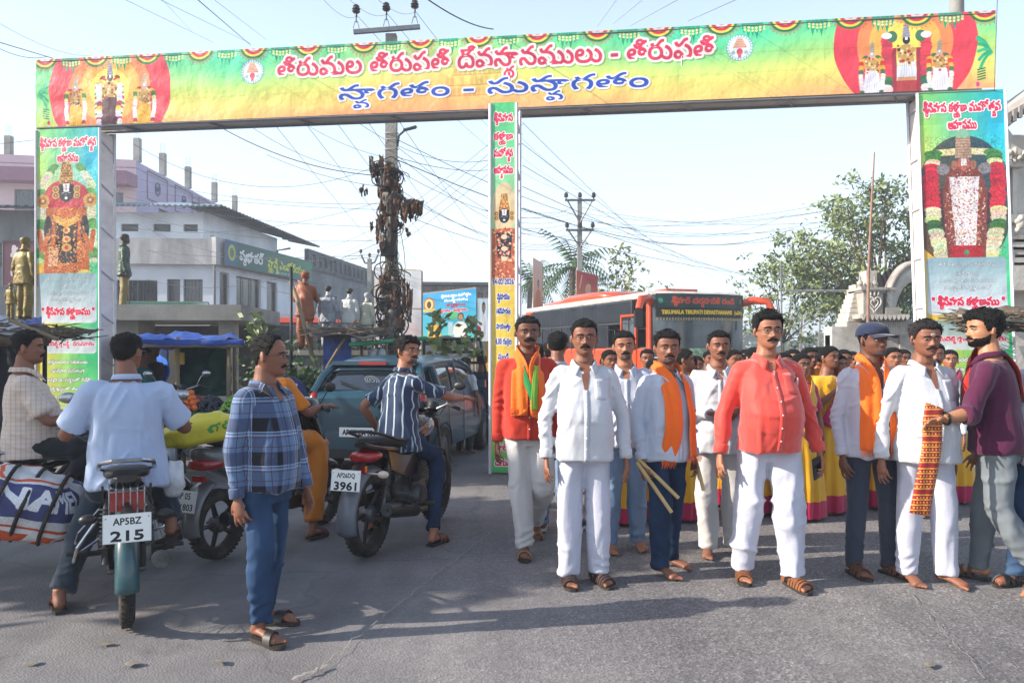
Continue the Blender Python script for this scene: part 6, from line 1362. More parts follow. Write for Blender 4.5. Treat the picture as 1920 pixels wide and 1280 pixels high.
def stall_blue():
 d=10.6;X=lambda px,dd=d:(px-HX)/F*dd;Z=lambda py,dd=d:EYE+(HY-py)/F*dd
 r=empty('market_stall',(X(350),d,0),0,'fruit stall under a blue tarpaulin with dark green side curtain','stall');ox=X(350);T=lambda px,py,dd:(X(px,dd)-ox,dd-d,Z(py,dd))
 sheet(r,'tarpaulin_roof',[T(222,640,10.0),T(458,640,10.0),T(440,626,12.2),T(235,626,12.2)],TARP,.09,seed=1,amp=.07,n=24);sheet(r,'tarpaulin_edge',[T(222,646,9.98),T(458,648,9.98),T(458,637,9.97),T(222,636,9.97)],TARP,.03,seed=2,amp=.05,n=24)
 sheet(r,'tarpaulin_side',[T(262,740,12.0),T(310,740,11.4),T(316,640,11.4),T(262,640,12.0)],mat('bright_blue_tarp','#2a6cd0',.5,var=.15,bump=.4,bscale=5),0,seed=4,amp=.05);sheet(r,'green_curtain',[T(330,742,11.8),T(432,742,11.8),T(432,652,11.9),T(330,652,11.9)],TARPG,0,seed=5,amp=.09,n=20)
 for px,dd in((333,10.1),(429,10.1),(238,10.2),(440,11.9),(250,12.0)):post(r,(X(px,dd)-ox,dd-d),Z(632,dd),.028)
 b=MB();b.tube([T(225,648,10.0),T(455,648,10.0)],.02,6);b.build('cross_pole',BAM,r,True)
 q=MB();q.box((X(330,10.5)-ox,0,Z(672,10.5)),(.11,.08,.16));q.build('lunch_tin',mat('yellow_tin','#c0a030',.5),r,None)
 c_=empty('fruit_cart',(X(390,9.4),9.4,0),0,'green wooden cart heaped with oranges, dark grapes and green grapes','cart');b=MB();b.box((0,0,.74),(1.0,.8,.10));b.build('cart_bed',mat('cart_green','#1f6a4c',.6,var=.25,dirt='#2c4a40'),c_,None)
 for x in(-.42,.42):
  for y in(-.32,.32):post(c_,(x,y),.7,.03,name='leg')
 rd=random.Random(6);OG=mat('orange_fruit','#d8691c',.45,var=.1,bump=.1);lab='oranges piled on the green cart';k=0;me=None
 for lay in range(4):
  for i in range(6-lay):
   for j in range(4-min(lay,2)):
    x=-.40+.072*(i+lay*.5);y=-.30+.072*(j+lay*.5);b=MB();b.sphere((0,0,0),.037,10,7)
    if me is None:o=b.build('orange',OG,None,True);me=o.data
    else:o=put(bpy.data.objects.new('orange',me))
    o.location=(c_.location.x+x,c_.location.y+y,.83+.055*lay);tag(o,'orange %s of the heap on the green cart, %s'%(('in the bottom layer','in the second layer','in the third layer','on the top layer')[lay],('by the near edge','one row in','two rows in','at the far side')[j]),'orange','oranges heaped on the cart')
 def heap(name,x,y,w,dd,h,rr,n,m,lb,cat):
  b=MB()
  for _ in range(n):a,q=rd.uniform(0,2*PI),rd.random()**.5;px_,py_=q*w*math.cos(a),q*dd*math.sin(a);b.sphere((px_,py_,h*(1-q*q)*rd.uniform(.7,1)),rr,6,4)
  o=b.build(name,m,None,True);o.location=(c_.location.x+x,c_.location.y+y,.80);tag(o,lb,cat,kind='stuff')
 heap('dark_grapes',.08,-.12,.18,.2,.16,.022,240,mat('dark_grape','#1a1c30',.35,var=.2),'heap of dark grapes on the cart','grapes');heap('green_grapes',.36,-.12,.16,.2,.17,.02,240,mat('green_grape','#6f9a3a',.4,var=.2),'heap of green grapes on the cart','grapes');heap('red_fruit',-.2,.2,.15,.1,.14,.03,60,mat('red_fruit','#7a2024',.4),'small heap of red fruit at the back of the cart','fruit')
 Pm=Person((X(285,11.3),11.3),R(70),1.62,'stall keeper in shadow under the blue tarpaulin',None,4,vox=.0105,cvox=.017,seed=31);Pm.arm(-1).arm(1);Pm.leg(-1).leg(1);Pm.body();Pm.face(hair='short');Pm.shirt(C_DARK,sleeve='short');Pm.trousers(C_DARK)
 Pm=Person((X(268,10.9),10.9),R(80),1.52,'small customer with a green cloth over the mouth at the blue stall',None,4,vox=.0105,cvox=.017,seed=32);Pm.arm(-1).arm(1);Pm.leg(-1).leg(1);Pm.body();Pm.face(hair='full');Pm.shirt(mat('teal_shirt','#2c6a6a',.8),sleeve='short');Pm.trousers(C_DARK)
C_DARK=cloth('dark_cloth','#23252c')
stall_blue()
def stall_thatch():
 d=7.9;X=lambda px,dd=d:(px-HX)/F*dd;Z=lambda py,dd=d:EYE+(HY-py)/F*dd;ox=X(40);r=empty('thatched_stall',(ox,d,0),0,'ragged thatched stall roof on a thin iron post at the near left edge','stall');T=lambda px,py,dd:(X(px,dd)-ox,dd-d,Z(py,dd))
 sheet(r,'thatch_roof',[T(-140,636,7.2),T(92,634,7.4),T(98,618,9.2),T(-140,604,9.2)],THATCH,.02,seed=3,amp=.05,thick=.06);sheet(r,'tarp_patch',[T(40,622,7.5),T(80,628,7.4),T(78,600,8.4),T(45,596,8.4)],TARP,0,seed=6,amp=.06);sheet(r,'white_patch',[T(-60,618,7.3),T(52,622,7.4),T(46,598,8.2),T(-60,592,8.2)],mat('white_tarpaulin',''),0,seed=8,amp=.06)
 twigs(r,'palm_twigs',T(-20,622,8.0),(.75,.7,.06),260,.5,THATCH,2,.009);twigs(r,'palm_twigs',T(85,626,7.6),(.12,.3,.05),90,.26,THATCH,3,.007)
 b=MB();b.tube([T(18,600,7.3),T(108,636,7.2)],.018,5);b.build('ridge_stick',BAM,r,True);post(r,(X(84)-ox,0),Z(636),.022,mat('dark_iron','#2a3038',.5,.5),'iron_post');post(r,(X(-80)-ox,1),Z(620),.03)
 sheet(r,'dark_curtain',[T(-100,830,9.4),T(62,830,9.4),T(62,640,9.4),T(-100,640,9.4)],mat('navy_tarp','#16202e',.8,var=.4,scale=3),0,seed=7,amp=.08);sheet(r,'blue_side',[T(44,800,9.0),T(64,800,9.0),T(64,700,9.0),T(50,700,9.0)],TARP,0,seed=9,amp=.03)
 for i,(px,py,m,nm) in enumerate(((96,815,'marigold2','orange'),(70,820,'leafy','green'))):pass
stall_thatch()
def stall_mid():
 d=11.5;X=lambda px,dd=d:(px-HX)/F*dd;Z=lambda py,dd=d:EYE+(HY-py)/F*dd;ox=X(640);r=empty('tarp_stall',(ox,d,0),0,'makeshift stall with dark patched roof and hanging blue tarpaulin before the statues','stall');T=lambda px,py,dd:(X(px,dd)-ox,dd-d,Z(py,dd))
 sheet(r,'patched_roof',[T(580,628,10.9),T(712,634,10.9),T(720,616,12.6),T(575,610,12.6)],mat('black_sheet','#2a2926',.8,var=.4,scale=4,bump=.5),.02,seed=11,amp=.05);twigs(r,'roof_debris',T(655,622,11.6),(.5,.6,.05),120,.4,THATCH,12,.008)
 sheet(r,'blue_curtain',[T(606,706,11.4),T(658,706,11.4),T(658,626,11.4),T(606,626,11.4)],TARP,0,seed=13,amp=.07);b=MB();b.tube([T(545,528,12.0),T(560,570,11.7),T(605,740,11.0)],.03,6);b.build('leaning_pole',BAM,r,True);b=MB();b.tube([T(667,600,11.2),T(612,690,11.0)],.02,6);b.build('leaning_pole',BAM,r,True);b=MB();b.tube([T(546,500,11),T(546,760,11)],.022,6);b.build('iron_post',mat('dark_iron',''),r,True);b=MB();b.tube([T(655,646,11),T(800,634,11.5)],.03,6);b.build('green_pole',mat('green_paint','#2c8a5c',.5),r,True)
 for px,py in((671,640),(700,645),(718,650)):post(r,(X(px)-ox,.3),Z(640),.025)
 for i,px in enumerate((700,716)):bag('plastic_bag',Q(px,665,11.3),(.06,.05,.10),(0,0,i),mat('clear_bag','#9aa2a8',.3,var=.3),['clear plastic bag hanging from the green pole nearest the cable pole','second clear bag hanging on the green pole'][i],'bag',i+30,.7)
def bag(name,c,dd,rot,m,label,cat,seed=0,sq=.6):
 V,Fc=[],[];nu,nv=16,10
 for j in range(nv+1):
  t=-PI/2+PI*j/nv
  for i in range(nu):a=2*PI*i/nu;V.append((dd[0]*math.cos(t)*math.cos(a),dd[1]*math.cos(t)*math.sin(a),dd[2]*math.sin(t)))
 V=np.array(V);V+=vnoise(V*20,seed)[:,None]*.012;o=mesh_obj(name,V,[(j*nu+i,j*nu+(i+1)%nu,(j+1)*nu+(i+1)%nu,(j+1)*nu+i) for j in range(nv) for i in range(nu)],m,None,True);o.location=c;o.rotation_euler=rot;return tag(o,label,cat)
stall_mid()
def frames_right():
 d=12;X=lambda px,dd=d:(px-HX)/F*dd;Z=lambda py,dd=d:EYE+(HY-py)/F*dd;ox=X(850);r=empty('pushcart_frame',(ox,d,0),0,'black tubular cart frame with leafy twigs tied to it beyond the car','cart');T=lambda px,py,dd=d:(X(px,dd)-ox,dd-d,Z(py,dd));b=MB()
 for a,c in(((795,636),(900,636)),((900,636),(915,720)),((795,636),(795,720)),((900,636),(905,622)),((830,660),(905,660)),((830,680),(910,680))):b.tube([T(*a),T(*c)],.022,5)
 b.build('frame',BLK,r,None);sheet(r,'cart_canopy',[T(795,640,12),T(903,640,12),T(898,632,13),T(800,632,13)],mat('black_sheet',''),0,seed=20)
 for i,(px,py) in enumerate(((820,600),(886,610),(835,655),(480,600))):
  dd=12.0 if i<3 else 13;p=Q(px,py,dd-.2);pts=[tuple(p+Vector((random.gauss(0,.08),random.gauss(0,.08),random.uniform(-.45,.12)))) for _ in range(60)];o=leaves('leafy_branch',pts,.09,LEAF,None,seed=40+i);tag(o,['leafy mango branch in front of the blue hoarding','leafy branch tied at the corner of the black cart','low leaves hanging inside the black cart','leafy twig standing behind the concrete shelter'][i],'branch')
 a=empty('auto_rickshaw',(X(845,16),16,0),R(80),'yellow auto rickshaw mostly hidden behind the black cart frame','auto rickshaw');Y_=mat('auto_yellow','#c89a1c',.4,var=.1,coat=.3);b=MB();b.box((0,.3,.75),(1.25,1.7,.55),taper=.95);b.build('body',Y_,a,30);b=MB();b.box((0,.3,1.65),(1.2,1.8,.16),taper=.8);b.build('canopy',BLK,a,30);b=MB();b.box((0,-.85,1.15),(1.0,.1,1.0),taper=.85);b.build('front_panel',Y_,a,30)
 for x,y in((0,-.95),(-.55,.8),(.55,.8)):b=MB();b.lathe([(0,-.05),(.2,-.05),(.23,0),(.2,.05),(0,.05)],Matrix.Translation((x,y,.23))@Matrix.Rotation(PI/2,4,'Y'),20);b.build('wheel',RUB,a,40)
frames_right()
def statue(px,ytop,ybot,d,rz,m,label,seed,arms=None,lean=0,drape=None,stick_=False,group='statues in a row on the traffic island'):
 h=(ybot-ytop)/F*d/.995;z0=EYE+(HY-ybot)/F*d;x=(px-HX)/F*d;r_=Person((x,d),R(rz),h,label,group,1,vox=.011,cvox=.017,seed=seed,z0=z0,w=1.1,fat=1.1);r_.root.name='statue';r_.root['category']='statue';r_.skin=m[0]
 a=arms or[None]*4;r_.arm(-1,a[0],a[1]).arm(1,a[2],a[3]);r_.leg(-1).leg(1);r_.body();V,Fk=hair_geo('short',seed,.012);mesh_obj('hair',[r_.HM@Vector(p) for p in V],Fk,m[2],r_.root,True);r_.shirt(m[1],hem=-.20,flare=.02,sr=1.1);r_.collar(vdepth=0);r_.trousers(m[3],knee=.095,hem=.09)
 if drape:ribbon3('drape',[r_.on(-.12,-.3,.03,True),r_.on(-.1,.05,.03,True),r_.on(-.05,.25,.03,True),r_.T@Vector((.14,.05,.45)),r_.on(.15,.2,.03)],.26,drape,r_.root,.01,.02,3,r_)
 b=MB();w=.62*h;b.box((x,d,z0/2),(w,w*.8,z0-.02));b.box((x,d,z0-.05),(w*1.15,w*.95,.08));b.build('plinth',CONC,None,None);o=bpy.data.objects[-1]
 for o in[q for q in bpy.data.objects if q.name.startswith('plinth') and 'category' not in q]:tag(o,'concrete plinth under the '+' '.join(label.split(',')[0].split()[:9]),'plinth')
 if stick_:b=MB();p=r_.arms[1][1];b.tube([p+Vector((0,-.08,.05)),p+Vector((.05,-.1,-.8))],.012,6);b.build('walking_stick',BAM,r_.root,True)
 return r_
BRZ=mat('brown_statue_paint','#8a4c2e',.55,var=.2,scale=5,dirt='#6a3a28');DKH=mat('statue_hair','#2a2624',.6);GYS=mat('grey_statue_suit','#8a8f98',.7,var=.2,scale=10,dirt='#6a6f78');WHS=mat('white_statue','#b9bbba',.6,var=.08,dirt='#9a9a96');CRS=mat('cream_statue','#a9aa98',.6,var=.1);GOLD=mat('gold_statue_paint','#75642a',.5,.25,var=.25,scale=6,dirt='#5c4c20');BLS=mat('blackened_statue','#3c4a3c',.5,.2,var=.2)
FC=(-.06,-.10,-.24),(.14,-.16,.06),(.06,-.10,-.24),(-.14,-.16,.06)
statue(572,508,655,12.9,178,(mat('statue_skin_brown','#7a4530',.6),BRZ,mat('statue_turban','#8a4228',.7),BRZ),'brown draped statue with turban, the biggest of the row, seen from behind',51,FC,drape=BRZ)
statue(615,535,655,13.2,172,(WHS,GYS,DKH,GYS),'grey suited statue second in the row',52)
statue(655,540,655,13.2,165,(WHS,WHS,DKH,WHS),'white suited statue with dark hair third in the row',53)
statue(688,548,655,13.2,150,(WHS,CRS,mat('statue_hair_white','#a8a8a4',.7),CRS),'cream coated bald statue at the end of the row',54)
statue(46,443,600,15,160,(GOLD,GOLD,GOLD,GOLD),'tall gold painted statue in coat behind the tall printed column',55,group='gold painted statues')
statue(20,530,600,14.5,170,(GOLD,GOLD,GOLD,GOLD),'small gold painted figure beside the tall gold statue',56,group='gold painted statues')
statue(232,438,578,15,120,(mat('statue_skin_dark','#4a4030',.6),BLS,DKH,mat('statue_cloth_gold','#7a6a3c',.6)),'dark coated statue with a walking stick just right of the printed column',57,stick_=True,group=None)
c=Canvas(6,4.4,30,'#1c2a5c');c.ell(3,0,2.9,4.2,'#1c2a5c');c.text('మీకోసం',3,3.1,.7,'#c8d0e8',width=2.6,bold=.05);c.text('ఏటీఎం',3,1.8,.7,'#c8d0e8',bold=.05);c.ell(3,.6,.5,.4,'#8a9ac8')
a,b_=Q(505,755,9.2),Q(578,755,9.2);r=empty('round_signboard',((a.x+b_.x)/2,9.2,0),0,'dark blue arched signboard with white lettering behind the man in checks','signboard');o0=r.location;w=(b_.x-a.x)/2;z0,z1=a.z,Q(540,705,9.2).z
V=[(0,0,z0)]+[(w*math.cos(t),0,z0+(z1-z0)*math.sin(t)) for t in np.linspace(0,PI,25)];o=mesh_obj('board',V,[(0,i+1,i+2) for i in range(24)],c.material('round_sign_print',.5),r);uv=o.data.uv_layers.new(name='uv');uv.data.foreach_set('uv',np.array([(V[l.vertex_index][0]/w/2+.5,(V[l.vertex_index][2]-z0)/(z1-z0)) for l in o.data.loops],dtype=np.float32).ravel());md=o.modifiers.new('t','SOLIDIFY');md.thickness=.03
for x in(-w*.8,w*.8):post(r,(x,.04),z0+.1,.02,MATS['dark_iron'],'leg')
# ---- temple gate and ornate building on the right
ST=mat('temple_plaster','#a39c94',.9,var=.25,scale=3,bump=.4,bscale=18,dirt='#6f6a66');STL=mat('temple_plaster_pale','#c4bdb2',.9,var=.2,scale=3,bump=.4,bscale=18,dirt='#948c84')
def temple():
 d=19;X=lambda px,dd=d:(px-HX)/F*dd;Z=lambda py,dd=d:EYE+(HY-py)/F*dd;ox=X(1650);r=empty('temple_gate',(ox,d,0),0,'ornate grey temple gateway with a carved arch, heart emblem pedestal and twisted column','temple gate')
 bx=lambda nm,px0,px1,y0,y1,dep,m,yo=0:(lambda b:(b.box(((X(px0)+X(px1))/2-ox,yo+dep/2,(Z(y0)+Z(y1))/2),(X(px1)-X(px0),dep,Z(y1)-Z(y0))),b.build(nm,m,r,None))[1])(MB())
 bx('wall',1560,1612,720,612,.5,STL);
 for i in range(9):t=i/8;bx('stepped_tier',1588+3*i,1640,612-i*9,604-i*9,.7-.04*i,STL,.03*i)
 bx('pedestal',1612,1648,600,545,.7,ST,-.2);bx('cornice',1606,1654,545,540,.85,ST,-.28);bx('cornice',1609,1651,548,545,.8,ST,-.25)
 bx('eave',1600,1690,598,590,1.0,ST,-.4)
 for i in range(11):b=MB();x0=X(1604+8*i)-ox;b.prism([(x0-.05,Z(592)),(x0+.05,Z(592)),(x0+.03,Z(598)),(x0,Z(601)),(x0-.03,Z(598))],-.46,-.41,Matrix(((1,0,0,0),(0,0,1,0),(0,1,0,0),(0,0,0,1))));b.build('eave_tooth',STL,r,None)
 c=Vector((X(1631)-ox,-.24,Z(570)));b=MB()
 for k_,w in((1,.022),(.55,.018)):b.tube([c+Vector((k_*.16*math.sin(t)**3,0,k_*.0125*(13*math.cos(t)-5*math.cos(2*t)-2*math.cos(3*t)-math.cos(4*t)))) for t in np.linspace(0,2*PI,30)],w,6,False)
 for s_ in(-1,0,1):b.tube([c+Vector((s_*.08,0,.18)),c+Vector((s_*.1,0,.28))],.025,6)
 b.build('heart_relief',STL,r,True)
 for px in(1616,1630,1644):b=MB();b.lathe([(.0,0),(.07,0),(.045,.05),(.075,.10),(.06,.16),(.02,.2),(.03,.24),(0,.32)],Matrix.Translation((X(px)-ox,.1,Z(540))),14);b.build('finial',ST,r,40)
 bx('tower_stub',1635,1655,540,505,.4,STL,.3)
 px=1664;V=[];n,k=16,30
 for j in range(k):
  t=j/(k-1)
  for i in range(n):a=2*PI*i/n;rr=.075+.012*math.cos(4*a+t*14);V.append((X(px)-ox+rr*math.cos(a),-.1+rr*math.sin(a),Z(577)+(Z(545)-Z(577))*t))
 mesh_obj('twisted_column',V,[(j*n+i,j*n+(i+1)%n,(j+1)*n+(i+1)%n,(j+1)*n+i) for j in range(k-1) for i in range(n)],STL,r,True);bx('capital',1655,1674,545,540,.3,ST,-.22);bx('column_base',1652,1678,590,577,.4,ST,-.25)
 cx,zc=X(1716)-ox,Z(600);
 for r0,r1,m,yo,nm in((.62,.86,STL,0,'arch'),(.86,.95,ST,-.05,'arch_moulding')):
  V=[];n=30
  for i in range(n+1):
   a=PI*(.42+.60*i/n)
   for q in(r0,r1):V.append((cx+q*.78*math.cos(a),yo,zc+q*1.5*math.sin(a)))
  o=mesh_obj(nm,V,[(2*i,2*i+1,2*i+3,2*i+2) for i in range(n)],m,r,True);md=o.modifiers.new('t','SOLIDIFY');md.thickness=.3
 b=MB()
 for i in range(8):b.tube([(cx-.46+.09*i,.2,zc-.6),(cx-.46+.09*i,.2,zc+.9*math.sqrt(max(0,1-((-.46+.09*i)/.5)**2)))],.014,4)
 for i in range(6):b.tube([(cx+.1*(i+1)*math.cos(a)*.8,.2,zc+.14*(i+1)*math.sin(a)) for a in np.linspace(PI*.3,PI,10)],.014,4,False)
 b.build('iron_lattice',mat('green_iron','#3f5a54',.6),r,None);b=MB();b.lathe([(0,0),(.12,0),(.08,.1),(.13,.2),(.1,.32),(.05,.36),(.08,.44),(.05,.55),(.02,.62),(.03,.68),(0,.76)],Matrix.Translation((X(1722)-ox,0,Z(503))),16);b.build('kalasam',STL,r,40)
 bx('arch_wall',1690,1745,760,600,.4,ST,.06)
 for i in range(12):b=MB();b.lathe([(0,0),(.03,0),(.045,.1),(.025,.2),(.045,.3),(0,.36)],Matrix.Translation((X(1640+4.4*i)-ox,-.25,Z(628))),8);b.build('baluster',ST,r,40)
 bx('fence_wall',1560,1700,760,628,.3,ST,.12)
 for k in range(11):bx('roof_tile_row',1590+k*2,1696-0*k,603+k*1.5,601+k*1.5,.35-.02*k,ST,-.3) if False else None
 q=empty('sheet_shed',(0,0,0),0,'shed with a steep dark sheet roof standing behind the temple arch','shed');Vs=[Q(1640,538,22),Q(1712,535,22),Q(1720,470,24),Q(1716,466,24)];b=MB();n=20;A_,B_,C_,D_=Q(1642,522,21),Q(1650,540,22.5),Q(1730,520,23.5),Q(1722,466,22)
 V=[]
 for i in range(n+1):t=i/n;V+=[A_.lerp(D_,t)+Vector((0,0,.03*math.cos(i*PI))),B_.lerp(C_,t)+Vector((0,0,.03*math.cos(i*PI)))]
 mesh_obj('roof',V,[(2*i,2*i+1,2*i+3,2*i+2) for i in range(n)],mat('dark_sheet','#4a403c',.7,var=.3),q)
 for p in(B_,C_):post(q,(p.x,p.y),p.z,.05,ST)
 w=empty('green_compound_wall',(0,0,0),0,'pale green barred compound wall left of the temple steps','wall');
 for i in range(9):b=MB();p=Q(1556+4*i,652,30);b.box((p.x,30,1.5),(.03,.03,2.0));b.build('bar',mat('mint_paint','#7fa39a',.7),w,None)
 b=MB();p,p2=Q(1552,652,30),Q(1592,652,30);b.box(((p.x+p2.x)/2,30.1,.9),(p2.x-p.x,.1,1.8));b.box(((p.x+p2.x)/2,30.1,2.45),(p2.x-p.x,.1,.12));b.build('panel',mat('mint_panel','#8fb0a8',.7,var=.15),w,None)
 p=Q(1628,520,18);b=MB();limb(b,[(p.x,18,.2,.035),(p.x,18,2.8,.035),(p.x+.06,18,4.4,.028),(p.x+.14,18,Q(1641,285,18).z,.016)],7,4);o=b.build('bamboo_pole',mat('bamboo_dry','#8a6a58',.7,var=.3),None,True);tag(o,'tall thin bare bamboo pole rising in front of the spreading tree','pole')
 b=MB();p0,p1=Q(1465,545,24),Q(1588,545,20);b.tube([p0,p1],.03,5);b.build('gantry_bar',STEELG,None,None);tag(bpy.data.objects['gantry_bar'],'thin horizontal pipe with small birds left of the temple','pipe');b=MB();b.tube([(p0.x,p0.y,0),(p0.x,p0.y,p0.z+.9)],.03,6);o=b.build('thin_post',STEELG,None,True);tag(o,'thin grey post carrying the pipe beside the small tree','post')
 for i,px in enumerate((1511,1552,1574)):t=(px-1465)/123;p=p0.lerp(p1,t)+Vector((0,0,.09));b=MB();limb(b,[(*(p+Vector((-.12,0,-.04))),.012),(*(p+Vector((-.02,0,.0))),.045),(*(p+Vector((.06,0,.05))),.035),(*(p+Vector((.10,0,.06))),.006)],8,3);o=b.build('bird',mat('bird_dark','#2c2c30',.8),None,True);tag(o,['small dark bird on the pipe farthest from the temple','small dark bird in the middle of the pipe','small dark bird on the pipe closest to the temple'][i],'bird','birds perched on the pipe')
temple()
def ornate():
 d=12.5;X=lambda px,dd=d:(px-HX)/F*dd;Z=lambda py,dd=d:EYE+(HY-py)/F*dd;ox=X(1900);r=empty('ornate_building',(ox,d,0),0,'cream carved stone building with brackets and sloping cornice at the far right edge','building')
 bx=lambda nm,px0,px1,y0,y1,dep,m,yo=0:(lambda b:(b.box(((X(px0)+X(px1))/2-ox,yo+dep/2,(Z(y0)+Z(y1))/2),(X(px1)-X(px0),dep,Z(y1)-Z(y0))),b.build(nm,m,r,None))[1])(MB())
 bx('wall',1888,2080,760,240,1.2,STL,.4);bx('dark_window',1894,1914,400,315,.1,GLASSD,.32);bx('window_jamb',1884,1894,405,310,.25,STL,.2);bx('window_jamb',1914,1922,405,310,.25,STL,.2);bx('window_sill',1880,1930,415,400,.4,STL,.1);bx('lintel',1880,1930,310,296,.4,STL,.1)
 V=[Q(1868,226,11.8),Q(1990,150,11.8),Q(1990,118,12.8),Q(1868,205,12.8)];o=mesh_obj('sloping_cornice',[v-Vector((ox,d,0)) for v in V],[(0,1,2,3)],ST,r);md=o.modifiers.new('t','SOLIDIFY');md.thickness=.12
 for i in range(12):t=i/11;p=V[0].lerp(V[1],t)-Vector((ox,d,0));b=MB();b.box(p-Vector((0,0,.1)),(.05,.06,.16));b.build('dentil',ST,r,None)
 for y0 in(470,250,620):
  b=MB();b.lathe([(0,0),(.16,0),(.18,.06),(.12,.12),(.15,.3),(.17,.5),(.10,.62),(.2,.7),(.22,.78),(0,.8)],Matrix.Translation((X(1892 if y0!=250 else 1886)-ox,.15,Z(y0+60))),14);b.build('carved_pilaster',STL,r,40)
 for i in range(5):bx('carved_band',1876-(i%2)*4,1990,440+14*i+9,440+14*i,.5-.05*(i%3),STL if i%2 else ST,-.05+.03*i)
 rd=random.Random(8)
 for i in range(26):b=MB();b.sphere((X(1880+rd.uniform(0,60))-ox,.02+rd.uniform(-.08,.1),Z(rd.choice((428,520,505,290,416)))+rd.uniform(-.06,.06)),(rd.uniform(.03,.07),.05,rd.uniform(.04,.09)),8,6);b.build('carved_boss',STL,r,True)
 bx('balcony',1872,1990,545,500,.6,STL,-.15);bx('plinth',1868,1990,780,700,.5,ST,0)
ornate()
def thatch_right():
 d=9.6;X=lambda px,dd=d:(px-HX)/F*dd;Z=lambda py,dd=d:EYE+(HY-py)/F*dd;ox=X(1860);r=empty('thatched_stall',(ox,d,0),0,'sagging dry thatch awning in front of the garlanded banner','stall');T=lambda px,py,dd:(X(px,dd)-ox,dd-d,Z(py,dd))
 a,b_,c,e=T(1795,588,8.6),T(2000,612,8.6),T(2000,580,9.0),T(1798,578,9.0)
 sheet(r,'thatch_roof',[a,b_,c,e],THATCH,.02,seed=21,amp=.05,thick=.05);sheet(r,'thatch_underlayer',[T(1812,600,8.7),T(2000,622,8.7),T(2000,600,8.95),T(1800,585,8.95)],THATCH,.05,seed=22,amp=.05,thick=.04);twigs(r,'dry_fronds',T(1880,594,8.75),(.50,.25,.05),420,.42,mat('dry_frond','#6e6252',.95,var=.4,scale=20),23,.006);twigs(r,'hanging_fronds',T(1875,614,8.7),(.42,.2,.05),180,.3,THATCH,24,.006);b=MB();b.tube([T(1797,592,8.5),T(1850,598,8.5),T(1990,606,8.5)],.016,6);b.build('edge_pole',mat('grey_bamboo','#8f8a82',.7),r,True);post(r,(X(1990,8.7)-ox,-.9),Z(600,8.7),.03)
thatch_right()
def misc():
 for px,py,d,rz,lb,cl in((872,668,11.5,150,'man in white cap and shirt beyond the teal car',C_DARK),(903,664,12.2,170,'dark haired man in navy standing beyond the bonnet of the car',C_DARK)):
  h=EYE+(HY-py)/F*d;Pm=Person(((px-HX)/F*d,d),R(rz),h,lb,'bystanders beyond the car',4,vox=.0105,cvox=.017,seed=int(px));Pm.arm(-1).arm(1);Pm.leg(-1).leg(1);Pm.body();Pm.face(hair='short');Pm.shirt(mat('bystander_white','#b4bac0',.8) if px==872 else mat('bystander_navy','#222a3a',.8),sleeve='short');Pm.trousers(C_DARK)
 for i,(px,py) in enumerate(((198,1208),(60,1243),(412,1242),(245,1246),(1745,1248))):
  g=G(px,py);b=MB();n=9;V=[(.045*math.cos(a)*random.uniform(.5,1.2),.03*math.sin(a)*random.uniform(.5,1.2),random.uniform(.002,.012)) for a in np.linspace(0,2*PI,n+1)[:-1]]+[(0,0,.014)];o=mesh_obj('litter_scrap',V,[(j,(j+1)%n,n) for j in range(n)],mat('dusty_scrap','#6f6a5f',.9,var=.3,scale=30),None,True);o.location=(g.x,g.y,.004);o.rotation_euler=(0,0,i);tag(o,['crumpled dry leaf between the bike with plate 215 and the road edge','flattened scrap at the near corner of the road','folded grey scrap lying nearest the sandals of the man in checks','thin dry scrap left of the folded grey scrap','flat pebble like scrap on the worn tarmac'][i],'litter')
misc()
# ------------------------------------------------------------ the people of the photograph
def tiled(name,canvas,size,rough=.85,vmul=1.,bump=.1):
 m,n,b=node_mat(name);tc=n.nodes.new('ShaderNodeTexCoord');mp=n.nodes.new('ShaderNodeMapping');mp.inputs['Scale'].default_value=(1/size,)*3
 t=n.nodes.new('ShaderNodeTexImage');t.image=canvas.image(name);t.projection='BOX';t.projection_blend=.15;n.links.new(tc.outputs['Object'],mp.inputs[0]);n.links.new(mp.outputs[0],t.inputs[0]);n.links.new(t.outputs[0],b.inputs['Base Color'])
 b.inputs['Roughness'].default_value=rough;b.inputs['Specular IOR Level'].default_value=.25;b.inputs['Sheen Weight'].default_value=.2
 z=n.nodes.new('ShaderNodeTexNoise');z.inputs['Scale'].default_value=90;n.links.new(tc.outputs['Object'],z.inputs[0]);bp=n.nodes.new('ShaderNodeBump');bp.inputs['Strength'].default_value=bump;bp.inputs['Distance'].default_value=.02
 n.links.new(z.outputs[0],bp.inputs['Height'])
 n3=n.nodes.new('ShaderNodeTexNoise');n3.noise_type='RIDGED_MULTIFRACTAL';n3.inputs['Scale'].default_value=6.5;n3.inputs['Detail'].default_value=2.5;n.links.new(tc.outputs['Object'],n3.inputs['Vector']);b3=n.nodes.new('ShaderNodeBump');b3.inputs['Strength'].default_value=.6;b3.inputs['Distance'].default_value=.02;n.links.new(n3.outputs[0],b3.inputs['Height']);n.links.new(bp.outputs[0],b3.inputs['Normal']);n.links.new(b3.outputs[0],b.inputs['Normal']);return m
def checks():
 c=Canvas(1,1,160,'#5c7394');c.rect(.0,.26,1,.66,'#3c4866',.8);c.rect(.26,0,.66,1,'#3c4866',.8);c.rect(.26,.26,.66,.66,'#14131e')
 for t in(.08,.80):c.rect(t,0,t+.018,1,'#4a2436');c.rect(0,t,1,t+.018,'#4a2436')
 for t in(.24,.14):c.rect(t,0,t+.018,1,'#b4c0d2',.8);c.rect(0,t,1,t+.018,'#b4c0d2',.8)
 return tiled('check_cloth',c,.185)
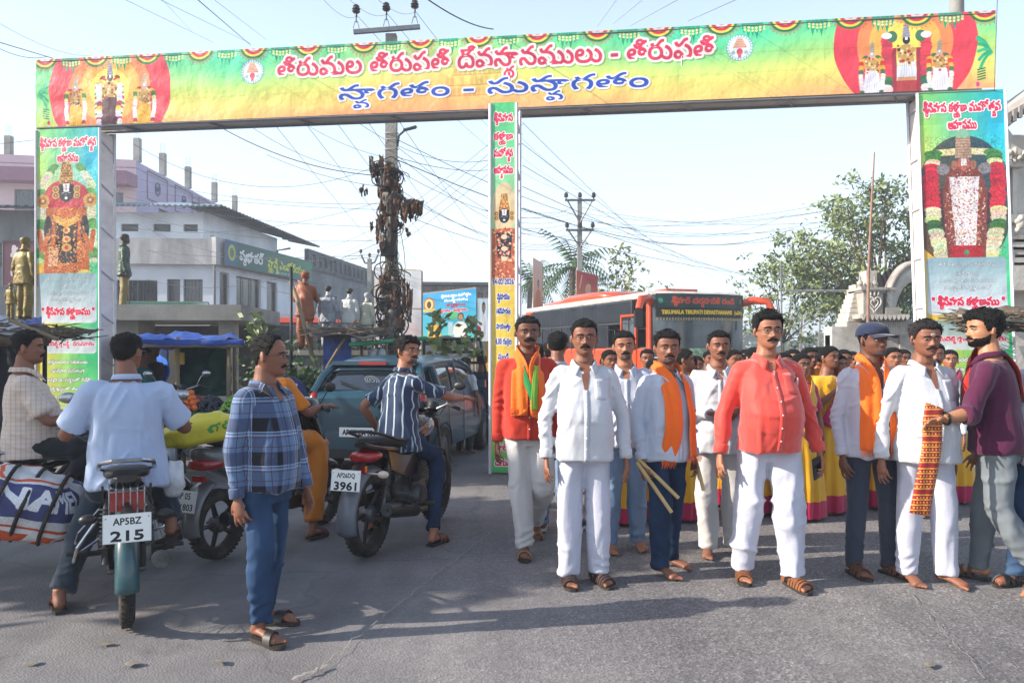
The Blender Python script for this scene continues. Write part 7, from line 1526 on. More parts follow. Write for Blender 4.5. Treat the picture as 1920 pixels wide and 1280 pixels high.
def stripes():
 c=Canvas(1,1,160,'#2c3a56')
 for t in(.10,.60):
  c.rect(t,0,t+.075,1,'#d4dfe2');c.rect(t+.03,0,t+.045,1,'#3c7c74')
 return tiled('stripe_cloth',c,.145)
def palecheck():
 c=Canvas(1,1,120,'#cdbfb4')
 for t in(.1,.35,.6,.85):c.rect(t,0,t+.05,1,'#b08a80',.55);c.rect(0,t,1,t+.05,'#c79a70',.4)
 return tiled('pale_check_cloth',c,.12)
C_WHITE=cloth('white_cotton','#bcbec4');C_WHITE2=cloth('bluish_white_cotton','#b4bac8');C_WT=cloth('white_trouser','#b9bac8',.8);C_WT2=cloth('white_trouser_cream','#bfbcba',.8)
C_CORAL=cloth('coral_silk_cotton','#cf4238',.55,sheen=.5);C_RED=cloth('brick_red_cotton','#b23222');C_JEAN=mat('jean','#283f5e',.9,var=.35,scale=3.5,bump=.2,bscale=260,spec=.2,folds=.6,dirt='#5b7696');C_JEAN2=mat('dark_jean','#1e2f4a',.9,var=.35,scale=3.5,bump=.2,bscale=260,spec=.2,folds=.6,dirt='#31486a')
C_JEANL=mat('light_jean','#7289a6',.9,var=.2,scale=4,bump=.2,bscale=260,spec=.2,folds=.6);C_GREYJ=mat('grey_jean','#6a7176',.9,var=.2,scale=4,bump=.2,bscale=260,spec=.2,folds=.6);C_SLATE=cloth('slate_trouser','#343a48');C_NAVYT=cloth('navy_trouser','#232d3d');C_MAROON=cloth('maroon_cotton','#4c1a38');C_SAFF=cloth('saffron_cloth','#ee6a1c',.75,bump=.3,bs=50)
C_YEL=cloth('yellow_silk','#e0a418',.5,sheen=.4);C_MAG=cloth('magenta_silk','#b01c4c',.45,sheen=.4);C_ORSARI=cloth('orange_sari','#c9741a',.6);C_BLACK=cloth('black_cloth','#1b1c22');C_BLUEC=cloth('blue_cloth','#3d5576');C_GREENC=cloth('green_cloth','#2c6a4c')
SND=mat('brown_leather','#5a3828',.5,var=.2,scale=20,bump=.3);SND2=mat('tan_leather','#7a4a2a',.5,var=.2,scale=20,bump=.3)
def bangle(p,k,m,r=.034,w=.006,t=0.):
 e,wr=p.arms[k][:2];c=e.lerp(wr,.98+t);d=(wr-e).normalized();u=d.orthogonal().normalized();v=d.cross(u);b=MB();b.tube([c+(u*math.cos(a)+v*math.sin(a))*r for a in np.linspace(0,2*PI,17)],w,6,False);return b
def scarf(p,xs=(-.07,.08),ends=(-.02,-.02),m=None,w=.11,wave=.006,name='scarf',top=.40,wide=None):
 """a cloth round the neck, both ends hanging down the front"""
 m=m or C_SAFF;k1,k2=xs
 back=[p.T@Vector(q) for q in((-.085,-.02,.485),(-.07,.055,.500),(0,.085,.505),(.07,.055,.500),(.085,-.02,.485))]
 lf=[p.on(k1*1.0,top,.024),p.on(k1*1.05,.30,.023),p.on(k1*1.1,.18,.023),p.on(k1*1.15,.08,.024),p.on(k1*1.2,ends[0],.026)]
 rt=[p.on(k2*1.0,top,.024),p.on(k2*1.05,.30,.023),p.on(k2*1.1,.18,.023),p.on(k2*1.15,.08,.024),p.on(k2*1.2,ends[1],.026)]
 path=[q for q in reversed(lf) if True]+back+rt
 s_=ribbon3(name,path,w if wide is None else wide,m,p.root,.005,wave,p.seed,p,17)
 b=MB();r_=random.Random(p.seed)
 for e,kk in((lf[-1],k1),(rt[-1],k2)):
  for i in range(16):x=(i/15-.5)*w*.95;q=e+Vector((x,-.004,0));b.tube([q+Vector((0,0,.01)),q+Vector((r_.uniform(-.006,.006),0,-.02)),q+Vector((r_.uniform(-.01,.01),0,-r_.uniform(.035,.055)))],[.0025,.0025,.001],4)
 tag(b.build('fringe',m,s_,True),kind='stuff');return s_
def feetwear(p,style='cross',m=None):
 for k in p.legs:sandal(p.root,p.legs[k][1],p.legs[k][2],k,1.,style,m,p.legs[k][3])
g=G(500,1187)
p=Person((g.x,g.y),R(62),1.60,'man in blue and black checked shirt and jeans standing on the near road, looking away',skin_=0,seed=1,belly=.03,head_yaw=R(26),head_pitch=R(2),fat=1.,w=.93,lean=-.03)
p.arm(-1,(-.05,.035,-.27),(.0,-.03,-.25),None,(1,.3,0),.55).arm(1,(.06,-.04,-.27),(-.02,-.09,-.235),curl=.5)
p.leg(-1,ankle=(-.10,-.05,.095),yaw=-.15).leg(1,ankle=(.13,.13,.095),yaw=.45)
p.body().face(tache=.9,glasses='#241a16',hair='receding');p.shirt(checks(),hem=-.10,wrinkle=.85);p.collar();p.placket(pocket=False,buttons=False);p.trousers(C_JEAN,hem=.066,knee=.078,thigh=.092,wrinkle=1.25,up=.01);feetwear(p,'slipper',mat('black_strap','#1c1a1a',.5))
g=G(984,1040)
p=Person((g.x+.02,g.y+.12),R(4),1.77,'man in brick red shirt with orange and green scarf walking in white trousers',skin_=4,seed=2,belly=.03,head_yaw=R(4),group=None)
p.arm(-1,(-.045,.03,-.275),(-.01,-.05,-.25),curl=.7).arm(1,(.05,.05,-.27),(0,-.02,-.25))
p.leg(-1,ankle=(-.035,-.12,.095),yaw=-.05).leg(1,(.03,-.06,-.40),(.10,.42,.14),yaw=.1,lift=.5)
p.body().face(tache=1.3,hair='short');p.shirt(C_RED,hem=-.11);p.collar();p.placket(pocket=False);p.trousers(C_WT2,hem=.075,knee=.085);feetwear(p,'flip',mat('tan_strap','#8a6a4c',.7))
scarf(p,(-.065,.055),(.11,.10),C_SAFF,.12);s1=ribbon3('scarf_green_band',[p.on(-.055,.41,.036),p.on(-.03,.33,.036),p.on(.0,.25,.036),p.on(.025,.18,.036),p.on(.03,.11,.036)],.045,cloth('green_band','#2f8a4a'),p.root,.003,.002,1,p);ribbon3('scarf_green_band',[p.on(.06,.41,.037),p.on(.045,.33,.037),p.on(.035,.25,.039),p.on(.03,.18,.039),p.on(.03,.11,.039)],.045,cloth('lime_band','#7aa83c'),p.root,.003,.002,1,p)
g=G(1096,1092)
p=Person((g.x,g.y+.05),R(0),1.715,'man in all white with half rimmed glasses, gold watch and brown closed sandals',skin_=0,seed=3,belly=.045,fat=1.02,w=1.03)
p.arm(-1,(-.08,.01,-.265),(.0,-.05,-.25),curl=.5).arm(1,(.085,.01,-.265),(.015,-.06,-.25),curl=.6)
p.leg(-1,ankle=(-.10,-.03,.09),yaw=.03).leg(1,ankle=(.095,.0,.09),yaw=.32)
p.body().face(tache=1.1,glasses='#5a1420',hair='short');p.shirt(C_WHITE,hem=-.13,flare=.01);p.collar(vdepth=.10,open_=.03);p.placket(z0=.32);p.trousers(C_WT,hem=.088,knee=.092,thigh=.102);feetwear(p,'closed',mat('dark_leather','#3c2c28',.5,bump=.3))
bangle(p,1,0,.034,.008,.0).build('wrist_watch',mat('gold_metal','#b08a3a',.3,.9),p.root,True);bangle(p,-1,0,.034,.005,.01).build('red_thread',mat('red_thread','#a01c24',.8),p.root,True);bangle(p,-1,0,.034,.005,-.02).build('red_thread',MATS['red_thread'],p.root,True)
g=G(1045,993)
p=Person((g.x,g.y),R(165),1.67,'man with his back turned in white shirt, pale jeans and navy sneakers',skin_=0,seed=4)
p.arm(-1).arm(1);p.leg(-1,ankle=(-.16,.0,.095)).leg(1,ankle=(.12,.05,.095));p.body();p.face(hair='short',brow=0);p.shirt(C_WHITE,hem=-.12);p.collar(vdepth=0);p.trousers(C_JEANL,hem=.07)
for k in(-1,1):shoe(p.root,p.legs[k][1],p.legs[k][2],k,1.,mat('navy_sneaker','#17304a',.7))
g=G(1172,1030)
p=Person((g.x,g.y),R(-3),1.66,'barefoot man in white shirt and jeans calling out with his mouth open',skin_=1,seed=5,belly=.03,head_roll=R(-4),face=1.08)
p.arm(-1).arm(1,(.05,.02,-.27),(-.03,-.18,-.16));p.leg(-1,ankle=(-.12,-.02,.085),yaw=.1).leg(1,ankle=(.10,.08,.085),yaw=.25);p.body();p.face(tache=.9,stubble=1,hair='short',open_=.008);p.shirt(C_WHITE2,hem=-.12);p.collar();p.placket(pocket=False);p.trousers(C_JEANL,hem=.075)
g=G(1250,1072)
p=Person((g.x,g.y+.04),R(24),1.645,'young barefoot man in white shirt and dark jeans with a long saffron scarf, holding sticks',skin_=0,seed=6,belly=.03,head_yaw=R(-22))
p.arm(-1,(-.06,.03,-.27),(.0,-.07,-.245),curl=.9).arm(1,(.05,.02,-.27),(-.02,-.09,-.24),curl=.9)
p.leg(-1,ankle=(-.09,-.08,.085),yaw=.05).leg(1,ankle=(.09,.08,.085),yaw=.5);p.body();p.face(tache=.8,beard=.45,stubble=1,hair='short',thick=.016);p.shirt(C_WHITE2,hem=-.13);p.collar(vdepth=.05);p.placket(pocket=False);p.trousers(C_JEAN2,hem=.07,knee=.08,wrinkle=1.2);scarf(p,(-.06,.09),(-.13,-.10),C_SAFF,.12,.008)
def stick(a,b,label):
 m=MB();m.tube([a,a.lerp(b,.5)+Vector((0,0,.003)),b],[.013,.0135,.0125],8);tag(m.build('wooden_stick',mat('pale_wood','#b8a06c',.6,var=.25,scale=20,stretch=(1,1,.2)),None,60),label,'stick','peeled dance sticks held in the hands')
W_=p.root.matrix_basis;
bpy.context.view_layer.update()
hw=p.root.matrix_world@(p.arms[-1][1]+Vector((0,-.02,-.08)))
stick(hw+Vector((-.04,.0,.08)),hw+Vector((.22,-.06,-.17)),'upper peeled stick in the near hand of the scarfed barefoot man');stick(hw+Vector((-.05,-.02,.06)),hw+Vector((.17,-.08,-.26)),'lower peeled stick in the near hand of the scarfed barefoot man')
hw=p.root.matrix_world@(p.arms[1][1]+Vector((0,-.02,-.08)));stick(hw+Vector((.0,.0,.05)),hw+Vector((.04,-.06,-.15)),'short peeled stick pointing down from the far hand of the scarfed man')
g=G(1352,1040)
p=Person((g.x-.02,g.y),R(-8),1.66,'older man in loose white shirt and trousers rubbing his raised hands together',skin_=0,seed=7,belly=.02,head_yaw=R(6))
p.arm(-1,(-.05,.0,-.27),(.13,-.22,.03),(.8,-.3,.1),(0,.3,1),.8).arm(1,(.06,.0,-.27),(-.11,-.22,.05),(-.7,-.2,-.2),(0,1,-.4),.8)
p.leg(-1,ankle=(-.08,.0,.085),yaw=-.1).leg(1,ankle=(.13,.12,.085),yaw=.2);p.body();p.face(tache=.8,hair='short',hmat=M_hair());p.shirt(C_WHITE,hem=-.14,flare=.015);p.collar();p.placket();p.trousers(C_WT2,hem=.088,knee=.09,thigh=.1)
g=G(1440,1090)
p=Person((g.x,g.y+.03),R(2),1.765,'stout man in bright coral shirt and white trousers with glasses, a phone in his hand',skin_=1,seed=8,belly=.075,fat=1.12,w=1.05,face=1.1)
p.arm(-1,(-.09,.02,-.265),(-.04,-.04,-.245),curl=.5).arm(1,(.10,.02,-.26),(.045,-.06,-.24),curl=.9)
p.leg(-1,ankle=(-.13,.06,.095),yaw=-.25).leg(1,ankle=(.12,-.12,.095),yaw=.15);p.body();p.face(tache=1.0,glasses='#191515',hair='short',thick=.021);p.shirt(C_CORAL,hem=-.10,flare=.01);p.collar(vdepth=.05);p.placket();p.trousers(C_WT,hem=.092,knee=.104,thigh=.112,wrinkle=1.3);feetwear(p,'closed',SND2)
b=MB();q=p.on(.13,.335,.006);b.tube([q,q+Vector((.006,-.004,.05))],.004,6);b.build('pen',mat('pen_black','#151515',.3),p.root,True);b=MB();q=p.on(.155,.315,.006);b.tube([q,q+Vector((.0,-.004,.045))],.005,6);b.build('pen',mat('pen_white','#d8d8d4',.3),p.root,True)
bpy.context.view_layer.update();hw=p.root.matrix_world@(p.arms[1][1]+Vector((-.03,-.05,-.10)))
ph=MB();ph.box((0,0,0),(.072,.010,.15),rot=Euler((R(12),R(-20),R(25))));o=ph.build('mobile_phone',mat('phone_black','#15161a',.15,coat=.6),None,30);o.location=hw;tag(o,'dark mobile phone held low by the man in coral','phone')
g=G(1632,1074)
p=Person((g.x,g.y),R(6),1.70,'man in navy cap with a fringed saffron scarf over a white shirt',skin_=4,seed=9,head_yaw=R(14),belly=.015)
p.arm(-1,(-.06,.03,-.27),(-.0,-.07,-.24),curl=.6).arm(1,(.05,.02,-.27),(0,-.08,-.25));p.leg(-1,ankle=(-.12,.0,.095),yaw=.0).leg(1,ankle=(.12,-.02,.095),yaw=.3);p.body();p.face(hair='short',cap=cloth('navy_cap','#1f2942'),thick=.006,stubble=1);p.shirt(cloth('pinkish_white_cotton','#bfbac4'),hem=-.13,flare=.01);p.collar(vdepth=.09);p.placket(z0=.33,pocket=False);p.trousers(C_SLATE,hem=.07);feetwear(p,'cross',SND);scarf(p,(-.085,.07),(-.07,-.09),C_SAFF,.125,.008)
g=G(1733,1090)
p=Person((g.x,g.y+.02),R(3),1.71,'barefoot man in plain white shirt and trousers with eyes cast down',skin_=0,seed=10,belly=.05,w=1.05,head_pitch=R(4),head_yaw=R(-3),face=1.06,fat=1.05)
p.arm(-1,(-.09,.02,-.265),(-.03,-.05,-.25),curl=.5).arm(1,(.06,.05,-.27),(-.01,-.03,-.25));p.leg(-1,ankle=(-.105,.0,.085),yaw=-.05).leg(1,ankle=(.115,-.06,.085),yaw=.35);p.body();p.face(tache=.7,hair='short',hmat=M_hair_brown(),mark='ash',thick=.018);p.shirt(C_WHITE,hem=-.14,flare=.02);p.collar(vdepth=.09,open_=.03);p.placket(z0=.33);p.trousers(C_WT,hem=.085,knee=.095)
g=G(1852,1088)
p=Person((g.x,g.y-.12),R(-128),1.775,'curly haired bearded man in maroon shirt seen from behind leaning in to talk',skin_=2,seed=11,head_yaw=R(38),lean=.10,belly=.02,fat=1.08,w=1.03)
p.arm(-1,(-.07,.0,-.265),(.0,-.09,-.235)).arm(1,(.10,-.07,-.25),(.14,-.12,-.03),(.75,-.6,-.15),(-.3,.6,-.3),.45)
p.leg(-1,ankle=(-.10,-.12,.095),yaw=-.1).leg(1,(.02,.02,-.42),(.13,.22,.16),yaw=.1,lift=.7);p.body();p.face(tache=1,beard=1,hair='full',thick=.018);p.shirt(C_MAROON,sleeve='rolled',hem=-.10);p.collar(vdepth=0,m=C_MAROON);p.trousers(C_GREYJ,hem=.075,knee=.085,thigh=.105);feetwear(p,'cross',SND)
bangle(p,1,0,.036,.008,-.03).build('wrist_watch',mat('black_watch','#101010',.3),p.root,True)
def goldband():
 c=Canvas(1,1,120,'#8f1c24');
 for t in(.12,.3,.5,.7,.88):c.rect(0,t,1,t+.05,'#d29a34')
 for i in range(8):
  for j in(.22,.42,.62,.8):c.ell(i/8+.06,j,.03,.03,'#e0b048')
 return tiled('gold_brocade',c,.16,.5)
GB_=goldband();C_RG=cloth('red_gold_stole','#a8281c')
ribbon3('stole',[p.on(-.09,-.02,.02,True),p.on(-.09,.12,.014,True),p.on(-.085,.28,.014,True),p.on(-.08,.40,.014,True),p.T@Vector((-.08,.0,.505)),p.T@Vector((-.02,-.09,.49)),p.on(.05,.38,.02),p.on(.06,.25,.02),p.on(.06,.1,.02)],.10,C_RG,p.root,.004,.008,3,p)
bpy.context.view_layer.update();hw=p.root.matrix_world@(p.arms[1][1]+Vector((0,-.06,-.02)))
t1=ribbon3('brocade_stole',[hw+Vector((.0,-.03,.10)),hw+Vector((-.03,-.06,-.0)),hw+Vector((-.04,-.07,-.16)),hw+Vector((-.08,-.08,-.34)),hw+Vector((-.12,-.08,-.56))],.12,GB_,None,.005,.004,5);tag(t1,'red and gold brocade stole hanging from the hand of the man in maroon','stole')
g=G(1972,1100)
p=Person((g.x,g.y+.05),R(-60),1.70,'person in white shirt and jeans with black sandals, cut off by the edge',skin_=0,seed=12,belly=.05)
p.arm(-1).arm(1);p.leg(-1,ankle=(-.1,-.15,.095)).leg(1,ankle=(.1,.1,.095));p.body();p.face(tache=1);p.shirt(C_WHITE,sleeve='short',hem=-.14);p.collar();p.trousers(C_JEAN,hem=.075);feetwear(p,'cross',mat('black_strap','#1c1a1a',.5))
# ---- the crowd behind
def simple(px,d,top,rz,label,kind='woman',cl=None,skin_=0,seed=0,tro=None,hy=0,group='women in yellow and magenta saris behind the men',**kw):
 if kind=='woman' and d>7.6:d*=.90
 if kind=='woman':top-=7
 h=EYE+(HY-top)/F*d;x=(px-HX)/F*d
 p=Person((x,d),R(rz),h*.985,label,group,skin_,vox=.0105,cvox=.017,seed=seed,head_yaw=R(hy),w=.9 if kind=='woman' else 1.0)
 p.arm(-1,kw.get('ea'),kw.get('wa')).arm(1,kw.get('eb'),kw.get('wb'));p.leg(-1).leg(1);p.body()
 if kind=='woman':
  p.face(hair='woman',bun=True,mark='dot');p.shirt(cl or C_YEL,sleeve='short',hem=-.02,wrinkle=.6);p.skirt(kw.get('sk',C_YEL),C_MAG,r=.25)
  ribbon3('sari_drape',[p.on(-.13,-.03,.02),p.on(-.05,.10,.016),p.on(.03,.24,.016),p.on(.09,.36,.018),p.T@Vector((.12,.0,.47)),p.on(.1,.34,.018,True),p.on(.06,.1,.02,True),p.on(.04,-.1,.05,True)],.15,kw.get('dr',C_YEL if(cl is not None) else C_MAG),p.root,.004,.01,seed,p)
  b=MB()
  for k in(-1,1):b.sphere(p.hm((k*.08,-.004,-.042)),.008,8,6)
  b.build('earring',mat('gold_metal','#b08a3a',.3,.9),p.root,True)
  if seed%2:b=MB();[b.sphere(p.hm((.03*math.cos(a)*1.3,.11+.01*math.sin(a*3),.02+.02*math.sin(a))),.014,8,6) for a in np.linspace(0,2*PI,7)[:-1]];b.build('hair_flowers',mat('marigold','#e06018',.8),p.root,True)
 else:
  p.face(tache=kw.get('tache',1),hair=kw.get('hair','short'),thick=kw.get('thick',.013));p.shirt(cl or C_WHITE,hem=-.12,sleeve=kw.get('sleeve','long'));p.collar();p.trousers(tro or C_JEANL)
  if kw.get('scarf'):scarf(p,(-.07,.08),(.0,.0),C_SAFF,.11)
 return p
MG='men half hidden behind the front row'
simple(1008,8.3,638,170,'balding man in white shirt seen from behind beside the narrow banner post','man',C_WHITE,hair='receding',group=MG,seed=1)
simple(1036,7.6,632,160,'thick haired man seen from behind with a saffron cloth at his neck','man',C_WHITE2,hair='full',group=MG,seed=2,scarf=True)
simple(1135,9.4,664,20,'small boyish figure with orange headband between the white shirts','man',C_ORSARI,group=MG,seed=3,tache=0)
simple(1157,9.0,652,8,'thin young man in orange shirt peering past the calling man','man',C_WHITE,group=MG,seed=4,tache=.6)
simple(1213,8.6,648,-5,'young man whose face shows between the calling man and the scarfed man','man',C_WHITE2,group=MG,seed=5,tache=.5)
simple(1226,8.0,672,10,'girl in magenta half hidden behind the scarfed young man','woman',C_MAG,seed=6)
simple(1278,7.9,652,75,'woman in yellow blouse in profile with plaited hair and gold earring','woman',C_YEL,seed=7,dr=C_YEL)
simple(1305,9.3,668,0,'short woman behind the profile woman in yellow','woman',C_MAG,seed=8)
simple(1383,9.6,662,10,'woman looking out from between the older man and the coral shirt','woman',C_YEL,seed=9)
simple(1412,8.2,650,18,'young woman directly behind the arm of the coral shirted man','woman',C_YEL,seed=10,dr=C_MAG,skin_=1)
simple(1440,9.9,664,0,'woman far back hidden by the coral shirted man','woman',C_MAG,seed=11)
simple(1487,9.2,655,-12,'woman turned aside just past the shoulder of the coral shirt','woman',C_YEL,seed=12,skin_=1)
simple(1516,8.6,650,8,'darker woman with centre parted hair behind the coral shirt','woman',C_YEL,seed=13,skin_=4)
simple(1551,7.4,648,25,'woman in yellow sari with magenta border raising a hand to her mouth','woman',C_YEL,seed=14,dr=C_MAG,skin_=0,ea=(-.06,-.05,-.25),wa=(.12,-.15,.17))
simple(1580,9.4,656,0,'woman partly hidden by the capped man','woman',C_MAG,seed=15)
simple(1655,8.8,655,15,'woman seen in the gap beside the saffron scarf','woman',C_MAG,seed=16)
simple(1752,7.2,636,-20,'moustached man peering from behind the plain white shirt','man',C_WHITE,group=MG,seed=6,tache=1.2,skin_=0)
simple(1170,7.7,700,0,'girl in yellow and magenta skirt low between two pairs of jeans','woman',C_YEL,seed=17)
simple(1300,7.3,690,0,'girl whose bright skirt shows beside the long scarf','woman',C_YEL,seed=18)
simple(1596,10.5,660,0,'woman at the back of the crowd under the far trees','woman',C_YEL,seed=19)
simple(1330,10.6,658,5,'woman at the back of the crowd in front of the bus','woman',C_MAG,seed=20)
simple(1100,10.2,655,30,'bystander in blue behind the white clad man','man',C_BLUEC,group=MG,seed=7)
for i,(px,d,top,rz,cl,kd,lb) in enumerate(((1142,8.4,655,15,C_YEL,'woman','woman in yellow just left of the calling man'),(1262,9.0,660,40,C_MAG,'woman','woman in magenta behind the scarf of the young man'),(1292,8.1,664,-25,C_YEL,'woman','girl in yellow between the scarfed man and the older man'),(1372,8.6,655,20,C_MAG,'woman','woman in magenta at the shoulder of the older man'),(1398,9.4,650,-10,C_WHITE,'man','tall thin man far back behind the older man'),(1468,8.3,660,5,C_YEL,'woman','woman hidden to the chin by the coral sleeve'),(1500,7.9,662,12,C_MAG,'woman','short woman in magenta beside the woman with centre parted hair'),(1535,9.6,650,-15,C_YEL,'woman','woman in yellow behind the raised hand'),(1568,8.3,664,20,C_YEL,'woman','girl in yellow close beside the capped man'),(1672,8.4,650,0,C_YEL,'woman','woman in yellow between the saffron scarf and the plain white shirt'),(1690,9.8,655,10,C_MAG,'woman','woman in magenta far back beside the plain white shirt'),(1780,8.8,655,-20,C_YEL,'woman','woman in yellow behind the curly haired man'),(1480,10.8,652,0,C_WHITE,'man','man in white far back near the bus front'))):
 simple(px,d,top,rz,lb,kd,cl,seed=30+i,skin_=i%2,dr=(C_MAG if cl is C_YEL else C_YEL),**({} if kd=='woman' else{'group':MG}))
# ------------------------------------------------------------ vehicles (each faces -y in its own frame)
BLK=mat('black_plastic','#17181a',.45,var=.25,scale=9,bump=.05);GLOSSBLK=mat('black_enamel','#101114',.22,var=.2,coat=.6,dirt='#3a3430');RUB=mat('tyre_rubber','#1d1b1a',.85,var=.3,scale=30,bump=.3,dirt='#4a4038');CHR=mat('chrome','#a8a8aa',.22,.95,var=.15,scale=30)
ALU=mat('cast_metal','#5f6062',.5,.7,var=.3,scale=22,dirt='#3a332c');RUSTY=mat('dull_steel','#6a625a',.55,.6,var=.3,scale=30,dirt='#4a3626');TAIL=mat('red_lens','#8f1016',.18,var=.1,coat=.5);CLEAR=mat('clear_lens','#c9b8a8',.15,var=.05,coat=.5);SEATM=mat('seat_vinyl','#1b1b1d',.55,var=.2,scale=14,bump=.15)
PLATEW='#e6e6e2'
def plate(par,lines,w,h,M,name):
 c=Canvas(w*100,h*100,14,PLATEW);c.rect(.15,.15,w*100-.15,h*100-.15,'#c8c8c4',1,.5);c.rect(.35,.35,w*100-.35,h*100-.35,PLATEW,1,.4);n=len(lines)
 for i,(t,hh,ww) in enumerate(lines):c.text(t,w*50,h*100*(1-(i+.5)/n),hh*100,'#15171c',width=ww*100 if ww else None,bold=.12 if hh<.046 else.3)
 for x in(.06,.94):c.ell(w*100*x,h*86,.35,.35,'#7a7a78')
 o=uv_quad('number_plate',[M@Vector(p) for p in((-w/2,0,-h/2),(w/2,0,-h/2),(w/2,0,h/2),(-w/2,0,h/2))],c.material(name,.4),par)
 md=o.modifiers.new('t','SOLIDIFY');md.thickness=.003;md.offset=-1;return o
def wheel(par,y,r=.305,tw=.05,kind='spoke',rim=None):
 z=r;M=Matrix.Translation((0,y,z))@Matrix.Rotation(PI/2,4,'Y');h=empty('wheel',(0,0,0));h.parent=par
 b=MB();pr=[]
 for a in np.linspace(-PI*.5,PI*1.5,15)[:-1]:pr.append((r-.045+.043*math.cos(a+PI/2-PI/2),tw*math.sin(a)*1.0))
 pr.append(pr[0]);b.lathe(pr,M,40);n=44
 for i in range(n):
  a=2*PI*i/n
  for sgn in(-1,1):p=M@Vector(((r-.002)*math.cos(a+sgn*.03),(r-.002)*math.sin(a+sgn*.03),sgn*tw*.42));b.box(p,(tw*.5,.018,.007),rot=Euler((a+sgn*.03,0,0)))
 b.build('tyre',RUB,h,40)
 b=MB();rr=r-.062;b.lathe([(rr+.004,-tw*.55),(rr-.012,-tw*.5),(rr-.016,0),(rr-.012,tw*.5),(rr+.004,tw*.55),(rr+.012,0),(rr+.004,-tw*.55)],M,36)
 if kind=='spoke':
  for i in range(36):
   a=2*PI*i/36;s_=1 if i%2 else-1;a2=a+.25*(1 if i%4<2 else-1);b.tube([M@Vector((.035*math.cos(a2),.035*math.sin(a2),.03*s_)),M@Vector((rr*math.cos(a),rr*math.sin(a),0))],.0022,4)
 else:
  for i in range(5):
   a=2*PI*i/5+.3
   for da in(-.12,.12):b.tube([M@Vector((.04*math.cos(a+da*2),.04*math.sin(a+da*2),0)),M@Vector((rr*math.cos(a+da*.4),rr*math.sin(a+da*.4),0))],[.016,.011],6,True,.6)
 b.build('rim',rim or RUSTY,h,40)
 b=MB();b.lathe([(.0,-.055),(.05,-.05),(.062,-.03),(.062,.03),(.05,.05),(0,.055)],M,20);b.cyl(M@Vector((0,0,-.1)),M@Vector((0,0,.1)),.011);b.build('hub',ALU,h,40);return h
def fender(par,y,r,a0,a1,w,m,name='mudguard',th=.004):
 V=[];n=22;k=7
 for i in range(n):
  a=a0+(a1-a0)*i/(n-1)
  for j in range(k):u=j/(k-1)*2-1;rr=r-.035*u*u;V.append((u*w,y+rr*math.cos(a),.305+rr*math.sin(a)))
 o=mesh_obj(name,V,[(i*k+j,i*k+j+1,(i+1)*k+j+1,(i+1)*k+j) for i in range(n-1) for j in range(k-1)],m,par,True);md=o.modifiers.new('t','SOLIDIFY');md.thickness=th;return o
